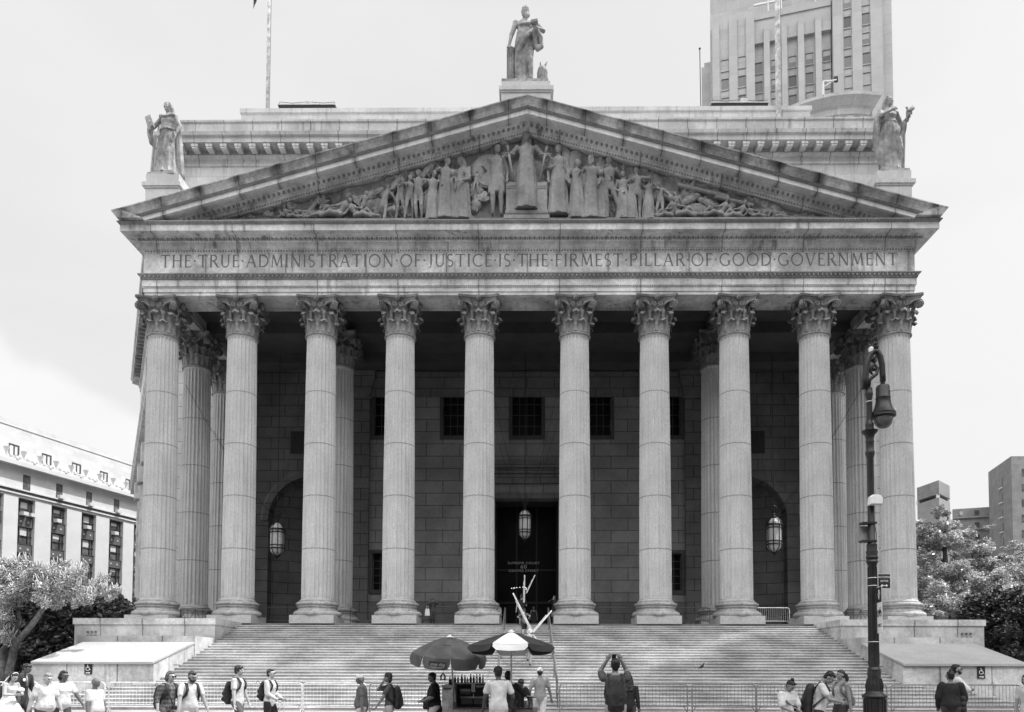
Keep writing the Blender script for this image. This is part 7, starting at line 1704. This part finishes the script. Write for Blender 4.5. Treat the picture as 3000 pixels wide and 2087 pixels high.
for i in range(12): a = R(180 + i * 180 / 11); m.sph((.16 * math.cos(a), .12 * math.sin(a), 1.14), .026, 6)
stat(e, m, KS, 0); sbase(e, .9, .7)
m = MB(); q = random.Random(9)
for _ in range(26): m.sph((.37 + q.uniform(-.08, .08), -.18 + q.uniform(-.05, .05), 1.36 + q.uniform(-.06, .06)), .028, 6)
m.limb([V3((.34, -.15, 1.12)), V3((.36, -.17, 1.32))], [.03, .06], 8); m = fuse(m, .014, 1); m.v = [(p[0] * KS, p[1] * KS, p[2] * KS) for p in m.v]; m.build('flower_bunch', M_STAT, e, world=False, smooth=True)
# ================================================================ TYMPANUM RELIEF
RY = 45.55
def relief(px, yh, yf, fig, robed=True, rz=0, mir=False, rollx=0.0, name='relief_figure', extra=None, hd='plain'):
    a, b = at(px, yf + 7, RY), at(px, yh, RY); k = (b.z - a.z) / 1.75 if not rollx else (b.z - a.z)
    m = MB(); fig.body(m); hairdo(m, fig, hd)
    if robed: robe(m, ROBE if robed is True else robed, 9, .07, 54, px * .01)
    if extra: extra(m)
    m = fuse(m, .017, 1); folds(m, .007, 14)
    Mx = Matrix.Rotation(R(rollx), 3, 'Y') @ Matrix.Rotation(R(rz), 3, 'Z')
    c = V3((a.x, RY, a.z)); off = court.location + tymp.location
    m.v = [tuple(V3((p_.x * k * (-1 if mir else 1), p_.y * k * .85, p_.z * k)) + c - off) for p_ in [Mx @ V3(p) for p in m.v]]
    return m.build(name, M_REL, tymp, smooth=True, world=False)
def rel_mb(m, name, smooth=True): return m.build(name, M_REL, tymp, smooth=smooth)
relief(1542, 388, 613, Fig(lean=0, hp=0, hl=(.46, -.22, 1.10), hr=(-.46, -.22, 1.10), el=(.3, 1, -.2), er=(-.3, 1, -.2), sh=.2), hd='long')
relief(1456, 426, 629, Fig(lean=0, hp=5, hy=18, hl=(.24, -.1, .9), hr=(-.33, -.16, 1.12), er=(-.2, .2, -1)), robed=[(1.25, .16, .12, 0, 0), (1.0, .165, .125, 0, 0), (.75, .20, .16, 0, 0), (.55, .21, .17, 0, 0)])
relief(1636, 426, 629, Fig(lean=0, hp=5, hy=-18, hl=(.24, -.1, .86), hr=(-.24, -.1, .9)))
relief(1354, 462, 642, Fig(lean=0, hp=15, hy=-30, hl=(.10, -.22, 1.0), hr=(-.15, -.22, 1.05)), rz=-20, hd='long')
relief(1306, 464, 640, Fig(lean=4, hp=5, hy=40, hl=(.2, -.2, .9), hr=(-.42, -.1, 1.3)), rz=20)
relief(1268, 505, 642, Fig(lean=10, hp=10, hy=30, hl=(.3, -.2, 1.2), hr=(-.3, -.1, 1.3)), rz=10)
relief(1225, 496, 642, Fig(lean=-3, hp=5, hy=-30, hl=(.36, -.1, 1.45), hr=(-.34, -.1, 1.15), fl=(.12, 0, .08), fr=(-.05, -.05, .08)), robed=False)
relief(1123, 534, 660, Fig(lean=12, hp=10, hy=-40, hl=(.42, -.1, .92), hr=(-.46, -.1, .95), sway=-6, fl=(.3, -.2, .08), fr=(-.1, .2, .08)), robed=False, rz=160)
relief(1733, 459, 640, Fig(lean=4, hp=10, hy=-30, hl=(.2, -.2, .95), hr=(-.3, -.2, 1.2)), hd='beard')
relief(1783, 459, 640, Fig(lean=-2, hp=5, hy=-30, hl=(.38, -.1, 1.35), hr=(-.3, -.05, 1.0), el=(1, 0, -1), fl=(.34, -.05, .08), fr=(-.02, 0, .08), sway=3), robed=False)
relief(1865, 492, 640, Fig(lean=0, hp=5, hy=30, hl=(.25, 0, .85), hr=(-.35, -.1, 1.3)), robed=False, rz=170)
relief(1825, 505, 640, Fig(lean=5, hp=5, hy=-20, hl=(.3, -.1, 1.35), hr=(-.2, -.2, 1.0)))
def recline(px, yb, L_, mir, yh):   # lying figure, propped on an elbow
    a = at(px, yb, RY); k = L_ / 1.3; m = MB()
    pts = dict(hip=V3((0, 0, .14)), ch=V3((.22, 0, .40)), nk=V3((.27, -.02, .53)), hd=V3((.30, -.05, .66)), k1=V3((-.32, -.05, .34)), f1=V3((-.62, 0, .06)), k2=V3((-.40, -.12, .10)), f2=V3((-.78, -.1, .06)), e1=V3((.46, -.02, .22)), h1=V3((.62, -.08, .08)), e2=V3((.05, -.14, .34)), h2=V3((-.18, -.16, .30)))
    m.limb([pts['hip'], (pts['hip'] + pts['ch']) / 2, pts['ch'], pts['nk']], [.13, .11, .14, .05], 12); m.sph(pts['hd'], (.075, .085, .10), 12); m.limb([pts['nk'], pts['hd']], [.05, .05], 8)
    m.limb([pts['hip'], pts['k1'], pts['f1']], [.10, .065, .045], 10); m.limb([pts['hip'], pts['k2'], pts['f2']], [.10, .065, .04], 10)
    m.limb([pts['ch'] + V3((.1, 0, .04)), pts['e1'], pts['h1']], [.055, .045, .035], 8); m.limb([pts['ch'] + V3((-.06, -.06, .05)), pts['e2'], pts['h2']], [.05, .042, .032], 8)
    m.limb([pts['hip'] + V3((.1, -.1, -.06)), V3((-.2, -.16, .12)), V3((-.5, -.1, .04))], [.08, .09, .06], 10); m.sph(pts['hd'] + V3((.02, .03, .03)), (.08, .08, .085), 8)
    m = fuse(m, .014, 1); folds(m, .008, 14); off = court.location + tymp.location
    m.v = [tuple(V3((p[0] * k * (-1 if mir else 1), p[1] * k, p[2] * k)) + a - off) for p in m.v]; m.build('reclining_figure', M_REL, tymp, smooth=True, world=False)
recline(990, 641, 2.6, False, 564); recline(1990, 640, 2.4, True, 600); recline(2105, 639, 2.3, False, 570); recline(2210, 640, 1.5, True, 610); recline(1075, 642, 1.2, True, 620)
def ell(px, py, rx, rz_, ry=.12, name='relief_wing', ridges=5, ang=0):
    c = at(px, py, 45.75); m = MB(); Mx = Matrix.Rotation(R(ang), 3, 'Y'); ry = ry * 1.5; m.sph(c, (rx, ry, rz_), 20, Mx)
    for i in range(ridges):
        for j in range(3): m.limb([c + Mx @ V3((rx * (-.6 + 1.2 * i / max(1, ridges - 1)), -ry * .8, rz_ * (.5 - j * .5))), c + Mx @ V3((rx * (-.7 + 1.4 * i / max(1, ridges - 1)), -ry * .7, rz_ * (.15 - j * .5)))], [.05, .03], 6)
    return rel_mb(m, name)
m = MB(); c = at(1434, 503, 45.68)
for r_, d in ((1.08, 0), (1.0, .06)): n_ = 40; m.rings([[(c.x + rr * math.cos(2 * math.pi * i / n_), c.y - dd, c.z + rr * math.sin(2 * math.pi * i / n_)) for i in range(n_)] for rr, dd in ((r_, -.05 + d), (r_, .08 + d), (r_ - .07, .10 + d))])
rel_mb(m, 'relief_shield', 'auto')
ell(1679, 505, .55, 1.35, .14); ell(1923, 555, .48, 1.0, .14, ang=-6); ell(1880, 560, .3, .8, .1); ell(1190, 560, .35, .9, .12, ang=35); ell(1395, 560, .5, .6, .1, 'relief_drapery', 4); ell(1255, 590, .5, .9, .1, 'relief_drapery', 4, 20); ell(1810, 590, .7, .9, .1, 'relief_drapery', 5, -20)
ell(1660, 470, .35, .9, .12, ang=-12); ell(1640, 600, .6, .5, .14, 'relief_drapery', 4); ell(1770, 520, .35, .8, .12, 'relief_drapery', 3, -25); ell(1150, 500, .2, .9, .1, ang=55); ell(1330, 540, .3, .9, .12, 'relief_drapery', 3, 15)
for px, py, rx_, rz2, an in ((1085, 575, .3, 1.0, 60), (1045, 590, .28, .8, -50), (1160, 545, .25, 1.0, 30), (1255, 500, .22, .9, 40), (1290, 520, .22, 1.0, -15), (1395, 600, .35, .7, 20), (1715, 520, .25, 1.0, 15), (1840, 540, .25, .9, 35), (1955, 575, .3, .8, -55), (2015, 590, .28, .9, 60), (960, 612, .25, .7, -60), (2075, 600, .28, .8, -60), (2130, 612, .25, .7, 65)): ell(px, py, rx_, rz2, .16, 'relief_drapery', 4, an)
relief(1065, 560, 642, Fig(lean=8, hp=10, hy=30, sway=8, hl=(.42, -.1, 1.2), hr=(-.4, -.1, .8), fl=(.3, 0, .08), fr=(-.2, .1, .08)), robed=False, rz=30)
relief(1985, 562, 642, Fig(lean=6, hp=10, hy=-30, sway=-8, hl=(.42, -.1, .8), hr=(-.4, -.1, 1.3), fl=(.2, 0, .08), fr=(-.3, .1, .08)), robed=False, rz=-30)
recline(850, 642, 1.5, True, 0); recline(2160, 642, 2.0, False, 0); recline(2275, 641, 1.3, True, 0)
ell(1090, 600, .9, .45, .12, 'relief_drapery', 5); ell(2040, 615, .9, .4, .12, 'relief_drapery', 5)
# throne posts, steps and swords
for x0, x1, y0, y1 in ((1482.6, 1511, 533, 617), (1574, 1603, 533, 617), (1480, 1606, 618, 630), (1476, 1610, 631, 643)):
    a, b = at(x0, y1, 45.3), at(x1, y0, 45.3); m = MB(); m.box(a.x, b.x, 45.3 if y1 < 620 else 45.2, 46, a.z, b.z)
    if y1 < 620:
        for i in range(5): xx = a.x + .06 + i * (b.x - a.x - .12) / 4.6; m.box(xx, xx + .05, 45.26, 45.299, b.z - .42, b.z - .22); m.box(xx, xx + .10, 45.262, 45.298, b.z - .26, b.z - .22)
    elif y1 < 640:
        for i in range(20): xx = a.x + .05 + i * (b.x - a.x - .1) / 19.6; m.box(xx, xx + .05, 45.16, 45.199, a.z + .03, b.z - .03)
    rel_mb(m, 'throne_block', False)
for (xa, ya), (xb, yb) in (((1487, 430), (1504, 531)), ((1602, 432), (1581, 531))):
    a, b = at(xa, ya, 45.25), at(xb, yb, 45.3); m = MB(); m.limb([a, a.lerp(b, .2)], [.09, .07], 8); m.cone(a.lerp(b, .2), b, .10, .08, 4); d = V3((.38, 0, 0)); q_ = a.lerp(b, .22); m.tube([q_ - d, q_ - d * .5 + V3((0, 0, .05)), q_ + d * .5 + V3((0, 0, .05)), q_ + d], .06, 6); rel_mb(m, 'relief_sword')
for px, yh, yf, mr, rz_ in ((1170, 520, 642, 0, 30), (1200, 515, 640, 1, -20), (1330, 500, 640, 0, 0), (1690, 470, 640, 0, 20), (1760, 500, 640, 0, 0), (1900, 520, 642, 0, -30), (1935, 535, 642, 1, 20), (1850, 520, 640, 0, 0), (1395, 500, 560, 1, 0)):
    relief(px, yh, yf, Fig(lean=4, hp=8, hy=rz_, sway=(px % 17) - 8, hl=(.36, -.15, 1.1 + .006 * (px % 90)), hr=(-.3, -.15, .95 + .004 * (px % 70)), fl=(.2, -.05, .08), fr=(-.12, .05, .08)), robed=(px % 3 != 0), rz=rz_, mir=bool(mr))
recline(1050, 642, 2.2, True, 0); recline(1960, 642, 2.0, False, 0); recline(925, 642, 1.3, False, 0)
# small plants and rolls in the corners
q = random.Random(12)
for px, py, s_ in ((786, 634, .34), (838, 634, .42), (735, 640, .22), (1416, 590, .5), (2290, 636, .3), (2250, 628, .4), (940, 600, .5), (2330, 640, .2)):
    c = at(px, py, 45.6); m = MB()
    for i in range(14): a = R(10 + 160 * i / 13); rr = s_ * q.uniform(.5, 1.1); m.limb([c, c + V3((rr * math.cos(a), -.05, rr * math.sin(a)))], [.03, .07 * s_ + .04], 6)
    rel_mb(m, 'relief_foliage')
for px, py, L_, an in ((885, 636, .7, 0), (890, 622, .55, 4), (915, 610, .7, -52), (2150, 590, 1.2, 14), (2060, 560, 1.6, 14), (1960, 640, .4, 0)):
    c = at(px, py, 45.6); d = V3((math.cos(R(an)), 0, -math.sin(R(an)))); m = MB(); m.cone(c - d * L_, c + d * L_, .13, .13, 12); rel_mb(m, 'relief_roll', 'auto')
